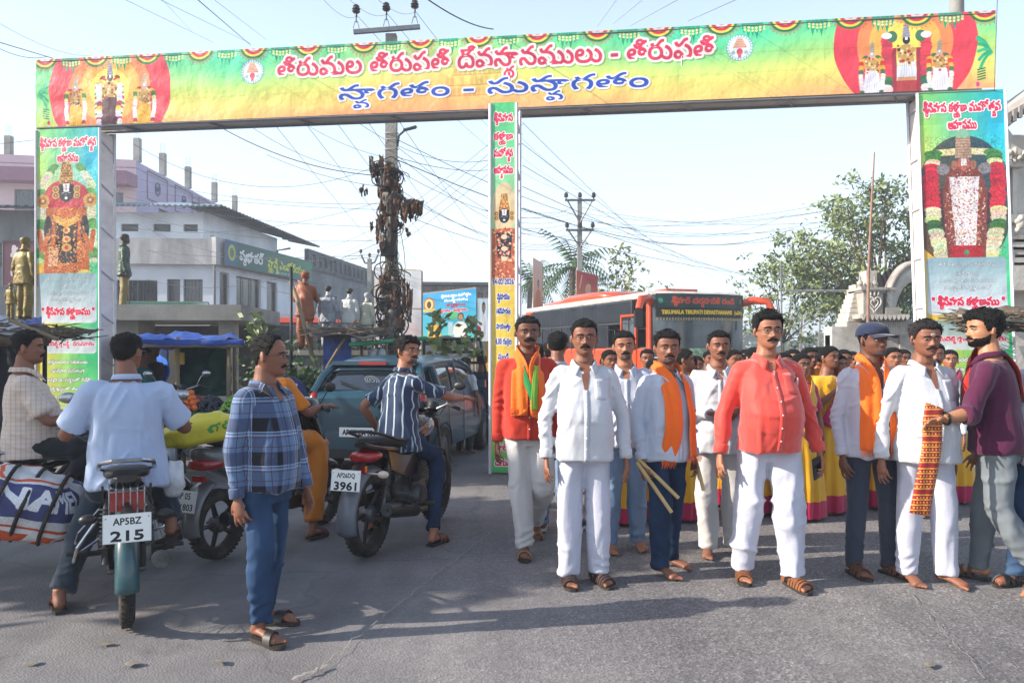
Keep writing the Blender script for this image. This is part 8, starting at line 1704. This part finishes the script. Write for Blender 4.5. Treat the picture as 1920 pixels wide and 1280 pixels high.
def motorcycle(loc,rz,label,plate_lines=None,plate_name='plate',paint=None,tankm=None,mg=None,kind='old',group='motorbikes and scooters in the traffic'):
 r=empty('motorcycle',loc,rz,label,'motorcycle',group);old=kind=='old'
 WB=1.26;yr,yf=WB/2,-WB/2;paint=paint or GLOSSBLK;tw=.04 if old else.055
 wheel(r,yr,.305,tw,'spoke' if old else 'alloy',RUSTY if old else BLK);wheel(r,yf,.305,.04,'spoke' if old else 'alloy',RUSTY if old else BLK)
 fender(r,yr,.35,-.12 if old else-.28,1.9,.055 if old else.075,mg or paint,'rear_mudguard');fender(r,yf,.335,.1,2.6,.06,mg or paint,'front_mudguard')
 b=MB()
 for s_ in(-1,1):
  b.tube([(s_*.075,yr,.305),(s_*.09,.25,.33),(s_*.08,.05,.32)],.018,8);b.tube([(s_*.09,.5,.70),(s_*.08,.1,.68),(s_*.03,-.40,.80)],.014,8);b.tube([(s_*.03,-.42,.78),(s_*.07,-.22,.32),(s_*.08,.05,.28)],.015,8);b.tube([(s_*.08,.1,.66),(s_*.08,.05,.3)],.014,8)
 b.build('frame',BLK,r,40)
 for s_ in(-1,1):
  b=MB();a,c=Vector((s_*.11,yr-.02,.34)),Vector((s_*.105,yr-.14,.68));b.cyl(a,c,.014);n=60
  b.tube([a.lerp(c,.25+.65*t/n)+Vector((.027*math.cos(t*1.05),.027*math.sin(t*1.05),0)) for t in range(n)],.005,5);b.build('shock_absorber',ALU,r,40)
  b=MB();top=Vector((s_*.09,-.44,.93));b.tube([(s_*.085,yf,.305),(s_*.09,yf+.05,.5)],.021,10);b.tube([(s_*.09,yf+.05,.5),top],.015,10);b.build('fork',CHR if old else ALU,r,40)
 b=MB();b.box((0,-.06,.36),(.22,.30,.17),taper=.85);b.box((0,-.17,.52),(.16,.15,.20))
 for i in range(7):b.box((0,-.17,.455+.026*i),(.20,.19,.009))
 b.lathe([(0,-.16),(.07,-.155),(.085,-.13),(.085,.13),(.07,.155),(0,.16)],Matrix.Translation((0,.0,.34))@Matrix.Rotation(PI/2,4,'Y'),20);b.build('engine',ALU,r,40)
 loft(r,'fuel_tank',[(-.42,.84,.05,.05),(-.38,.86,.10,.08),(-.25,.87,.135,.10),(-.1,.85,.13,.09),(.0,.82,.09,.06),(.03,.81,.06,.03)],tankm or paint)
 loft(r,'seat',[(-.02,.80,.07,.03),(.05,.79,.11,.035),(.25,.79,.125,.04),(.45,.82,.115,.038),(.60,.835,.10,.032),(.66,.84,.07,.02)],SEATM,ex=.6)
 for s_ in(-1,1):
  b=MB();b.prism([(-.02,.66),(.30,.70),(.55,.76),(.50,.62),(.22,.52),(.05,.52)],0,.012,Matrix(((0,0,s_,s_*.115),(1,0,0,0),(0,1,0,0),(0,0,0,1))));b.build('side_panel',paint,r,30)
 loft(r,'tail_fairing',[(.30,.745,.10,.035),(.5,.77,.095,.04),(.66,.80,.075,.035),(.74,.82,.05,.02)],paint,ex=.7)
 if old:
  b=MB();b.box((0,.735,.70),(.17,.05,.10));b.build('tail_lamp',TAIL,r,30);b=MB()
  for i in range(6):x=-.085+.034*i;b.tube([(x,.70,.785),(x,.775,.775),(x,.782,.70),(x,.775,.63)],.004,5)
  b.tube([(-.09,.782,.76),(.09,.782,.76)],.004,5);b.build('lamp_guard',CHR,r,40);pm=Matrix.Translation((0,.955,.60))@Matrix.Rotation(.10,4,'X')
 else:
  loft(r,'tail_lamp',[(.62,.735,.115,.035),(.70,.73,.11,.04),(.765,.735,.07,.035),(.78,.74,.03,.02)],TAIL,ex=.7);b=MB();b.box((0,.755,.645),(.10,.035,.06));b.build('lower_reflector',TAIL,r,30);pm=Matrix.Translation((0,.955,.60))@Matrix.Rotation(.16,4,'X')
 b=MB();b.tube([(0,.66,.72),(0,.80,.67),(0,.94,.62)],[.03,.025,.02],6,True,.5);b.build('plate_bracket',BLK,r,40)
 if plate_lines:plate(r,plate_lines,.225,.145,pm@Matrix.Rotation(0,4,'Z')@Matrix.Diagonal((-1,1,1,1))@Matrix.Diagonal((-1,1,1,1)) if False else pm@Matrix.Translation((0,.004,0))@Matrix.Rotation(PI,4,'Z'),plate_name)
 for s_ in(-1,1):
  b=MB();b.tube([(s_*.05,.74,.62),(s_*.15,.75,.62)],.008,6);b.sphere((s_*.185,.755,.62),(.045,.03,.028),12,8);b.build('indicator',CLEAR if not old else BLK,r,True)
 b=MB();b.tube([(-.12,.2,.80),(-.145,.45,.84),(-.13,.68,.90),(-.07,.76,.92),(.07,.76,.92),(.13,.68,.90),(.145,.45,.84),(.12,.2,.80)],.012,8);b.build('grab_rail',CHR if old else BLK,r,40)
 ex=-.15
 b=MB();b.tube([(ex*.5,-.25,.42),(ex*.8,-.26,.26),(ex,-.1,.22),(ex,.1,.24)],.02,8);b.build('exhaust_pipe',CHR if old else RUSTY,r,40)
 b=MB();b.tube([(ex,.08,.24),(ex-.01,.16,.255),(ex-.02,.55,.33),(ex-.02,.66,.35)],[.03,.05 if not old else.04,.058 if not old else.042,.05 if not old else.03],14);b.build('silencer',BLK if not old else CHR,r,40)
 b=MB();b.tube([(ex-.02,.655,.349),(ex-.02,.672,.353)],[.052,.048],16);b.tube([(ex-.02,.67,.352),(ex-.02,.69,.356)],[.016,.016],10);b.build('silencer_cap',ALU,r,40)
 b=MB();b.box((.11,.3,.38),(.03,.62,.08));b.build('chain_case',BLK,r,30)
 b=MB()
 for s_ in(-1,1):b.cyl((s_*.1,.12,.30),(s_*.27,.12,.30),.014);b.cyl((s_*.1,.40,.36),(s_*.25,.42,.36),.012);b.box((s_*.26,.12,.312),(.09,.05,.02));b.box((s_*.25,.42,.374),(.10,.05,.015))
 tag(b.build('foot_pegs',RUB,r,30),kind='stuff')
 b=MB()
 for s_ in(-1,1):b.tube([(s_*.05,-.3,.72),(s_*.22,-.33,.66),(s_*.27,-.32,.50),(s_*.22,-.28,.34),(s_*.06,-.22,.30)],.012,8)
 b.tube([(.14,.3,.42),(.24,.35,.36),(.26,.55,.36),(.24,.62,.45),(.14,.62,.60)],.009,6);b.tube([(.14,.35,.60),(.245,.4,.48),(.25,.6,.47)],.007,6)
 tag(b.build('crash_bars',CHR if old else BLK,r,40),kind='stuff')
 b=MB();hb=[(-.36,-.26,1.02),(-.24,-.33,1.05),(-.10,-.42,1.0),(.10,-.42,1.0),(.24,-.33,1.05),(.36,-.26,1.02)];b.tube(hb,.011,8);b.build('handlebar',CHR,r,40)
 for s_ in(-1,1):
  b=MB();b.cyl((s_*.25,-.325,1.048),(s_*.37,-.252,1.018),.017);b.build('grip',RUB,r,40);b=MB();b.tube([(s_*.23,-.36,1.05),(s_*.3,-.35,1.04),(s_*.40,-.30,1.01)],.005,5);b.build('lever',CHR,r,40)
  b=MB();b.tube([(s_*.22,-.34,1.05),(s_*.27,-.36,1.16),(s_*.31,-.36,1.19)],.005,6);mo=b.build('mirror_stem',CHR,r,40);b=MB();b.sphere((s_*.335,-.36,1.20),(.055,.014,.036),12,8);b.build('mirror',CHR if old else BLK,mo,True)
 b=MB();b.sphere((0,-.52,.90),(.085,.10,.085),16,12);b.build('headlamp',CHR if old else BLK,r,True)
 b=MB();b.lathe([(0,.02),(.045,.018),(.05,0),(.05,-.05),(.03,-.06)],Matrix.Translation((-.055,-.45,1.03))@Matrix.Rotation(.5,4,'X'),16);b.lathe([(0,.02),(.045,.018),(.05,0),(.05,-.05),(.03,-.06)],Matrix.Translation((.055,-.45,1.03))@Matrix.Rotation(.5,4,'X'),16);b.build('instrument_dials',BLK,r,40)
 b=MB()
 for i in range(5):b.tube([(random.uniform(-.2,.2),-.38,1.03),(random.uniform(-.2,.2),-.60,1.05),(random.uniform(-.05,.05),-.52,.85),(0,-.2,.6)],.004,5)
 b.build('cables',BLK,r,40)
 return r
def heading(dx,dy):return math.atan2(dx,-dy)
def along(g,dx,dy,L):v=Vector((dx,dy)).normalized();return(g.x+v.x*L,g.y+v.y*L,0)
def rider(bike_loc,rz,h,label,off=(0,.17),pel=.86,**kw):
 o=Matrix.Rotation(rz,2)@Vector(off);k=h/1.70
 return Person((bike_loc[0]+o.x,bike_loc[1]+o.y),rz,h,label,skin_=kw.pop('skin_',0),pelvis=(0,0,pel/k),**kw)
g=G(238,1172);dv=(-.44,.9);l1=along(g,*dv,.63);rz=heading(*dv)
GREEN_MG=mat('teal_enamel','#234a50',.3,var=.25,coat=.5,dirt='#243038')
motorcycle(l1,rz,'worn commuter motorbike with plate 215 and teal rear mudguard, seen from behind',[('AP5BZ',.035,.13),('215',.05,.15)],'plate_215',GLOSSBLK,None,GREEN_MG)
p=rider(l1,rz,1.66,'heavy rider in white half sleeve shirt astride the bike with plate 215',(0,.16),seed=21,w=1.18,belly=.07,fat=1.15,head_yaw=R(-32),lean=.06,vox=.0065)
k_=1.66/1.7
p.arm(-1,(-.15,-.12,-.235),(.06,-.24,.02),(.1,-1,-.1),(.2,0,-1),.9).arm(1,(.14,-.08,-.25),(-.04,-.24,.05),(0,-1,0),(0,0,-1),.9)
p.leg(1,(.10,-.24,-.26),(.36,.02,.09),yaw=.15).leg(-1,(-.12,-.42,-.08),(-.26,-.16,.42),yaw=-.15)
p.body();p.face(hair='receding',glasses='#2a2422',brow=1,tache=.8);p.shirt(cloth('pale_blue_white','#aab8d2'),sleeve='short',hem=-.17,flare=.03,sr=1.15);p.collar(vdepth=0);p.trousers(C_SLATEB if 'C_SLATEB' in globals() else cloth('slate_blue_trouser','#26323f'),hem=.085,knee=.088,thigh=.105,up=.03);feetwear(p,'flip',SND)
g=G(690,1041);dv=(.30,.95);l2=along(g,*dv,.63);rz=heading(*dv)
motorcycle(l2,rz,'black motorbike with dark red tank and plate 3961, rear wheel towards the road',[('AP26DQ',.032,.14),('3961',.055,.17)],'plate_3961',GLOSSBLK,mat('dark_red_tank','#3a0f16',.2,var=.1,coat=.8),mat('grey_mudguard','#5c6068',.4,var=.2,scale=6,coat=.2),'new')
p=rider(l2,rz,1.66,'young rider in striped navy shirt and jeans looking back over his shoulder',(0,.12),seed=22,twist=R(-28),head_yaw=R(-84),lean=.12,skin_=1)
p.arm(1,(.20,.10,-.20),(-.03,-.16,-.20),(0,-.6,-.6),(-1,0,0),.7).arm(-1,(-.22,-.16,-.12),(-.02,-.26,-.02),(-.3,-1,0),(0,0,-1),.9)
p.leg(-1,(-.12,-.30,-.24),(-.34,.06,.09),yaw=-.2).leg(1,(.13,-.34,-.16),(.30,-.05,.12),yaw=.2)
p.body();p.face(tache=.8,beard=.4,stubble=1,hair='full',thick=.017);p.shirt(stripes(),sleeve='short',hem=-.15,flare=.01,sr=.95);p.collar(vdepth=0);p.trousers(C_JEAN2,hem=.066,knee=.078,thigh=.09,up=.03);feetwear(p,'cross',SND)
l3=(-3.38,5.10,0);dv=(.86,.5);rz=heading(*dv);l3=(g.x,g.y,0) if False else l3
motorcycle(along(Vector((-3.74,5.3,0)),*dv,.60),rz,'dusty motorbike loaded with a woven sack, cut by the edge of the picture',None,'',GLOSSBLK)
l3=along(Vector((-3.74,5.3,0)),*dv,.60)
p=rider(l3,rz,1.68,'rider in faded pinkish check shirt with dark trousers, in profile',(0,.18),seed=23,belly=.06,head_yaw=R(-14),skin_=0,pel=.88)
p.arm(1,(.08,-.1,-.26),(-.04,-.26,-.02),(0,-1,0),(0,0,-1),.9).arm(-1,(-.06,-.14,-.25),(.02,-.26,.0),(0,-1,0),(0,0,-1),.9)
p.leg(-1,(-.12,-.40,-.06),(-.24,-.12,.40),yaw=-.1).leg(1,(.12,-.38,-.1),(.24,-.1,.38),yaw=.1)
p.body();p.face(tache=1,hair='short');p.shirt(palecheck(),sleeve='short',hem=-.12,flare=.02);p.collar(vdepth=0);p.trousers(cloth('charcoal_trouser','#1e2127'),hem=.08,up=.03);feetwear(p,'cross',SND)
def sack_print():
 c=Canvas(100,70,7,'#c9c8c8');c.grad([(0,'#bdbcc0'),(1,'#d3d2d0')])
 for i in range(6):c.poly([(4+i*18,8),(14+i*18,8),(18+i*18,26),(8+i*18,26)],'#c8562a' if i%2 else '#b04824')
 c.rect(5,34,95,56,'#3d4270');c.text('IMANAMEI',50,45,15,'#dddde2',width=80,bold=.8);c.line([(0,30),(100,30)],1.5,'#b04824');c.line([(0,60),(100,60)],2.5,'#c8562a')
 c.rect(30,6,46,22,'#24262c');c.text('LJ',38,14,9,'#c9c8c8',bold=.4)
 c.speckle(.18,sz=2);return c.material('sack_print',.6,bump=.3,wrinkle=.5)
def bag(name,c,d,rot,m,label,cat,seed=0,sq=.6,par=None):
 V,Fc,U=[],[],[];nu,nv=40,26
 for j in range(nv+1):
  t=-PI/2+PI*j/nv
  for i in range(nu+1):
   a=2*PI*i/nu;f=lambda q,e=sq:math.copysign(abs(q)**e,q);V.append((d[0]*f(math.cos(t))*f(math.cos(a)),d[1]*f(math.cos(t))*f(math.sin(a)),d[2]*f(math.sin(t))));U.append((i/nu*2,j/nv))
 V=np.array(V);q=vnoise(V*9,seed)*.03+vnoise(V*22,seed+1)*.012+(1-np.abs(vnoise(V*14,seed+2))*2)*.012;N=V/np.linalg.norm(V,axis=1)[:,None];V=V+N*q[:,None];V[:nu+1]=V[:nu+1].mean(0);V[-nu-1:]=V[-nu-1:].mean(0)
 for j in range(nv+1):V[j*(nu+1)+nu]=V[j*(nu+1)]
 Fc=[(j*(nu+1)+i,j*(nu+1)+i+1,(j+1)*(nu+1)+i+1,(j+1)*(nu+1)+i) for j in range(nv) for i in range(nu)]
 o=mesh_obj(name,V,Fc,m,par,True);o.location=c;o.rotation_euler=rot;uv=o.data.uv_layers.new(name='uv');L=[l.vertex_index for l in o.data.loops];uv.data.foreach_set('uv',np.array([U[i] for i in L],dtype=np.float32).ravel())
 return tag(o,label,cat) if label else o
q=Q(52,945,4.95);s_=bag('sack',q,(.30,.21,.20),(R(8),R(14),R(20)),sack_print(),'white woven sack with orange and blue print slung over the back of the bike','sack',3)
b=MB()
for t in(-.14,.0,.15):b.tube([(t+.03*math.sin(a),.235*math.cos(a),.225*math.sin(a)) for a in np.linspace(0,2*PI,20)],.012,6,False)
b.build('inner_tube_strap',RUB,s_,True)
def scooter(loc,rz,label,lines,pname,body,fr):
 r=empty('scooter',loc,rz,label,'scooter','motorbikes and scooters in the traffic');yr,yf=.62,-.62
 for y in(yr,yf):wheel(r,y,.25,.055,'alloy',BLK)
 fender(r,yr,.30,-.35,1.2,.085,body,'rear_mudguard')
 for o in r.children:pass
 loft(r,'rear_body',[(-.02,.58,.10,.12),(.10,.60,.16,.15),(.35,.64,.175,.14),(.60,.70,.15,.11),(.78,.76,.10,.06),(.82,.78,.05,.03)],body)
 loft(r,'seat',[(-.12,.75,.09,.03),(.0,.76,.13,.04),(.3,.79,.14,.045),(.6,.84,.11,.035),(.68,.85,.06,.02)],SEATM,ex=.6)
 loft(r,'tail_lamp',[(.70,.70,.13,.045),(.79,.70,.11,.045),(.835,.70,.06,.03)],TAIL);b=MB();b.box((0,.80,.60),(.10,.03,.04));b.build('lower_reflector',TAIL,r,30)
 plate(r,lines,.235,.15,Matrix.Translation((0,.95,.47))@Matrix.Rotation(.2,4,'X')@Matrix.Rotation(PI,4,'Z'),pname)
 b=MB();b.tube([(-.12,.4,.88),(-.15,.62,.90),(-.11,.80,.93),(.11,.80,.93),(.15,.62,.90),(.12,.4,.88)],.012,8);b.build('grab_rail',BLK,r,40)
 b=MB();b.box((0,-.22,.30),(.32,.42,.10));b.build('footboard',fr,r,30)
 V=[];k=9;n=12
 for i in range(n):
  t=i/(n-1);z=.28+.72*t;w=.19+.07*math.sin(PI*t)-.05*t
  for j in range(k):u=j/(k-1)*2-1;V.append((u*w,-.42-.12*(1-t)*0+.10*t-.10*(1-u*u)-.02,z))
 o=mesh_obj('front_apron',V,[(i*k+j,i*k+j+1,(i+1)*k+j+1,(i+1)*k+j) for i in range(n-1) for j in range(k-1)],fr,r,True);md=o.modifiers.new('t','SOLIDIFY');md.thickness=.03
 b=MB();b.tube([(0,yf,.28),(0,-.47,.7),(0,-.36,1.0)],.03,10);b.build('steering_column',BLK,r,40);fender(r,yf,.27,.3,2.4,.07,fr,'front_mudguard')
 b=MB();b.tube([(-.34,-.22,1.02),(-.2,-.30,1.04),(0,-.36,1.03),(.2,-.30,1.04),(.34,-.22,1.02)],.016,8);b.build('handlebar',BLK,r,40)
 loft(r,'headlamp_cowl',[(-.50,1.0,.06,.05),(-.42,1.02,.12,.09),(-.32,1.03,.12,.07),(-.26,1.03,.06,.04)],fr)
 for s_ in(-1,1):
  b=MB();b.cyl((s_*.24,-.285,1.036),(s_*.36,-.21,1.018),.019);b.build('grip',RUB,r,40);b=MB();b.tube([(s_*.2,-.3,1.04),(s_*.28,-.32,1.18)],.005,5);mo=b.build('mirror_stem',BLK,r,40);b=MB();b.sphere((s_*.3,-.32,1.20),(.055,.014,.04),12,8);b.build('mirror',BLK,mo,True)
 b=MB();b.tube([(-.17,.1,.22),(-.18,.5,.28),(-.18,.75,.33)],[.03,.045,.045],12);b.build('silencer',BLK,r,40);return r
g=G(408,1046);dv=(.39,.92);l4=along(g,*dv,.62);rz=heading(*dv)
scooter(l4,rz,'grey scooter with plate EH1803 and black front, ridden by a woman in orange',[('AP 05',.045,.13),('EH1803',.045,.19)],'plate_1803',mat('grey_scooter_paint','#5c5e62',.3,var=.15,coat=.5,dirt='#4a443e'),GLOSSBLK)
p=rider(l4,rz,1.56,'woman in orange sari riding the grey scooter, mostly hidden by the man in checks',(0,.02),seed=24,w=.95,pel=.86,head_yaw=R(-8))
p.arm(-1,(-.10,-.14,-.24),(.0,-.27,.04),(0,-1,0),(0,0,-1),.9).arm(1,(.10,-.14,-.24),(.0,-.27,.04),(0,-1,0),(0,0,-1),.9)
p.leg(-1,(-.09,-.38,-.14),(-.30,-.16,.10),yaw=-.1).leg(1,(.08,-.40,-.1),(.12,-.32,.45),yaw=.1)
p.body();p.face(hair='woman',bun=True);p.shirt(C_ORSARI,sleeve='short',hem=-.02);p.trousers(C_ORSARI,hem=.10,knee=.11,thigh=.115,name='sari_drape',wrinkle=1.5,up=.06);feetwear(p,'slipper',mat('maroon_strap','#4a2028',.5))
def parked(px,py,rz,label,**kw):g=G(px,py);return motorcycle((g.x,g.y,0),rz,label,None,'',**kw)
parked(170,905,R(120),'black motorbike with chrome mirrors stopped just past the rider in white',paint=GLOSSBLK)
parked(330,890,R(200),'motorbike with bright mirror standing by the fruit cart',paint=mat('silver_blue','#6a7078',.3,var=.1,coat=.5))
parked(585,850,R(60),'dark motorbike parked beside the round blue signboard',paint=GLOSSBLK)
yl=Canvas(100,60,5,'#c8b934');yl.rect(0,0,100,10,'#c8c8b8');yl.ell(30,14,9,5,'#3d8a3c');yl.text('గోల్డ్',62,34,8,'#3d8a3c',bold=.4)
q=Q(378,806,5.6);bag('yellow_sack',q,(.26,.12,.085),(R(10),R(-12),R(20)),yl.material('yellow_sack_print',.5,wrinkle=.5),'plump yellow and green printed sack lying across the scooter','sack',8)
q=Q(327,893,4.95);bag('carrier_bag',q,(.05,.05,.115),(0,R(4),R(30)),mat('white_polythene','#c8cacc',.35,var=.1,bump=.4,bscale=30),'white plastic carrier bag hanging by the rider with plate 215','bag',12,.7)
# ---- the teal hatchback
def car():
 dv=Vector((.19,.98)).normalized();rr=Vector((-.955,9.2));side=Vector((-dv.y,dv.x));c=rr+side*.78+dv*1.75;r=empty('car',(c.x,c.y,0),heading(dv.x,dv.y),'teal blue hatchback with tinted windows seen from the rear','car')
 P=mat('teal_car_paint','#0f3c4c',.34,.0,var=.06,scale=3,coat=.45);G_=mat('tinted_glass','#1a2228',.06,var=0,spec=.9,coat=1.);W_=.79
 st=[(-1.75,.30,.62,.58,.0),(-1.68,.26,.72,.68,0),(-1.45,.22,.80,.76,0),(-1.0,.20,.90,.79,0),(-.6,.20,.94,.79,0),(.2,.20,.95,.80,0),(1.0,.21,.97,.79,0),(1.45,.24,1.0,.76,0),(1.68,.28,1.0,.70,0),(1.78,.34,.92,.64,0)]
 V=[];n=14;pr=[(0,0),(.75,.0),(.95,.10),(1.0,.35),(.995,.65),(.965,.85),(.90,1.0),(0,1.03)]
 pts=pr+[(-x,z) for x,z in reversed(pr[1:-1])];k=len(pts);S2=crom([tuple(map(float,q)) for q in st],4)
 for y,z0,z1,w,_ in S2:
  for x,t in pts:V.append((x*w,y,z0+(z1-z0)*t))
 m=len(S2);Fc=[(j*k+(i+1)%k,j*k+i,(j+1)*k+i,(j+1)*k+(i+1)%k) for j in range(m-1) for i in range(k)]+[tuple(range(k)),tuple((m-1)*k+i for i in reversed(range(k)))]
 mesh_obj('body',V,Fc,P,r,40)
 gs=[(-1.05,.92,.94,.70),(-.55,.94,1.28,.64),(-.1,.94,1.385,.60),(.5,.95,1.40,.59),(1.1,.96,1.37,.58),(1.38,.97,1.30,.56),(1.66,.98,1.02,.62)]
 V=[];S3=crom([tuple(map(float,q)) for q in gs],4);gp=[(1.16,0),(1.10,.3),(1.02,.7),(.94,.9),(.75,.985),(0,1.01)];gp=gp+[(-x,z) for x,z in reversed(gp[:-1])];k=len(gp)
 for y,z0,z1,w in S3:
  for x,t in gp:V.append((x*w*(1 if t>.1 else 1),y,z0+(z1-z0)*t))
 m=len(S3);Fg=[(j*k+i+1,j*k+i,(j+1)*k+i,(j+1)*k+i+1) for j in range(m-1) for i in range(k-1)];mesh_obj('windows',V,Fg,G_,r,40)
 Vr=[(p[0]*1.012,p[1],p[2]+.006) for p in V];Fr=[]
 for j in range(m-1):
  for i in range(k-1):
   y=S3[j][0];roof=3<=i<=6
   if(roof and-.35<y<1.40):Fr.append((j*k+i+1,j*k+i,(j+1)*k+i,(j+1)*k+i+1))
   elif i in(2,7) and-.9<y<1.5:Fr.append((j*k+i+1,j*k+i,(j+1)*k+i,(j+1)*k+i+1))
 o=mesh_obj('roof',Vr,Fr,P,r,40);md=o.modifiers.new('t','SOLIDIFY');md.thickness=.02;md.offset=1
 b=MB()
 for s_ in(-1,1):
  b.tube([(s_*.72,-1.0,.95),(s_*.66,-.5,1.26),(s_*.60,-.1,1.36)],.028,8);b.tube([(s_*.73,1.12,.97),(s_*.62,1.18,1.30)],.05,8);b.tube([(s_*.735,.25,.96),(s_*.635,.22,1.33)],.02,6);b.tube([(s_*.68,1.70,.98),(s_*.62,1.55,1.18),(s_*.54,1.40,1.31)],.045,8);b.tube([(s_*.735,1.3,.97),(s_*.71,1.55,.98)],.05,6)
 tag(b.build('pillars',P,r,40),kind='stuff')
 b=MB();b.box((0,1.42,1.335),(1.06,.16,.045));b.build('spoiler',P,r,30);b=MB();b.box((0,1.505,1.335),(.34,.03,.04));b.build('stop_lamp',TAIL,r,30)
 b=MB();b.box((0,1.80,.40),(1.30,.16,.26),taper=.95);b.build('rear_bumper',P,r,30);b=MB();b.box((0,1.86,.29),(1.1,.08,.10));b.build('bumper_insert',BLK,r,30)
 for s_ in(-1,1):
  loft_=MB();loft_.sphere((s_*.66,1.68,.86),(.085,.10,.15),14,10);loft_.build('tail_lamp',TAIL,r,True)
  for y in(-1.12,1.12):
   h=empty('wheel',(0,0,0));h.parent=r;M=Matrix.Translation((s_*.70,y,.285))@Matrix.Rotation(PI/2,4,'Y');q=MB();q.lathe([(.17,-.09),(.26,-.10),(.285,-.07),(.285,.07),(.26,.10),(.17,.09)],M,32);q.build('tyre',RUB,h,40);q=MB();q.lathe([(0,.08*s_),(.05,.085*s_),(.16,.075*s_),(.175,.09*s_)],M,24);q.build('wheel_cover',ALU,h,40)
   q=MB();q.lathe([(.30,.095*s_),(.325,.10*s_),(.33,.05*s_)],M,32,0 if False else PI*.5,PI*1.5);q.build('wheel_arch',BLK,r,40)
  q=MB();q.box((s_*.80,-.72,1.0),(.16,.09,.11));q.build('door_mirror',P,r,30)
  q=MB();q.tube([(s_*.797,-.78,.92),(s_*.803,-.80,.5),(s_*.80,-.7,.27)],.004,4);q.tube([(s_*.803,.24,.95),(s_*.808,.24,.28)],.004,4);q.tube([(s_*.80,1.0,.96),(s_*.80,.95,.6),(s_*.80,.8,.3)],.004,4);q.build('door_seam',BLK,r,30)
  for y in(.05,.88):q=MB();q.box((s_*.808,y,.83),(.02,.15,.03));q.build('door_handle',P,r,30)
 c_=Canvas(52,11,14,PLATEW);c_.text('AP 05 CK 3366',26,5.5,6,'#15171c',width=44,bold=.4);uv_quad('number_plate',[(.26,1.91,.49),(-.26,1.91,.49),(-.26,1.905,.60),(.26,1.905,.60)],c_.material('car_plate',.4),r)
 q=MB();q.tube([(0,1.70,1.0),(.2,1.65,1.07),(.38,1.60,1.12)],.010,5);q.build('rear_wiper',BLK,r,40)
 q=MB();M=Matrix.Translation((-.03,1.615,1.135))@Matrix.Rotation(R(-50),4,'X')
 for rr_,n_ in((.085,26),(.06,18),(.03,10)):
  for i in range(n_):a=2*PI*i/n_;q.box(M@Vector((rr_*math.cos(a),0,rr_*math.sin(a))),(.012,.003,.008),rot=Euler((R(-50),0,0)))
 q.build('sticker',mat('white_sticker','#b8bcbc',.5,var=0),r,None);q=MB();q.box((0,1.76,.78),(.34,.01,.035));q.build('badge_strip',CHR,r,30)
 q=MB();q.box((0,1.78,.70),(.30,.02,.05));q.build('boot_handle',P,r,30);return r
car()
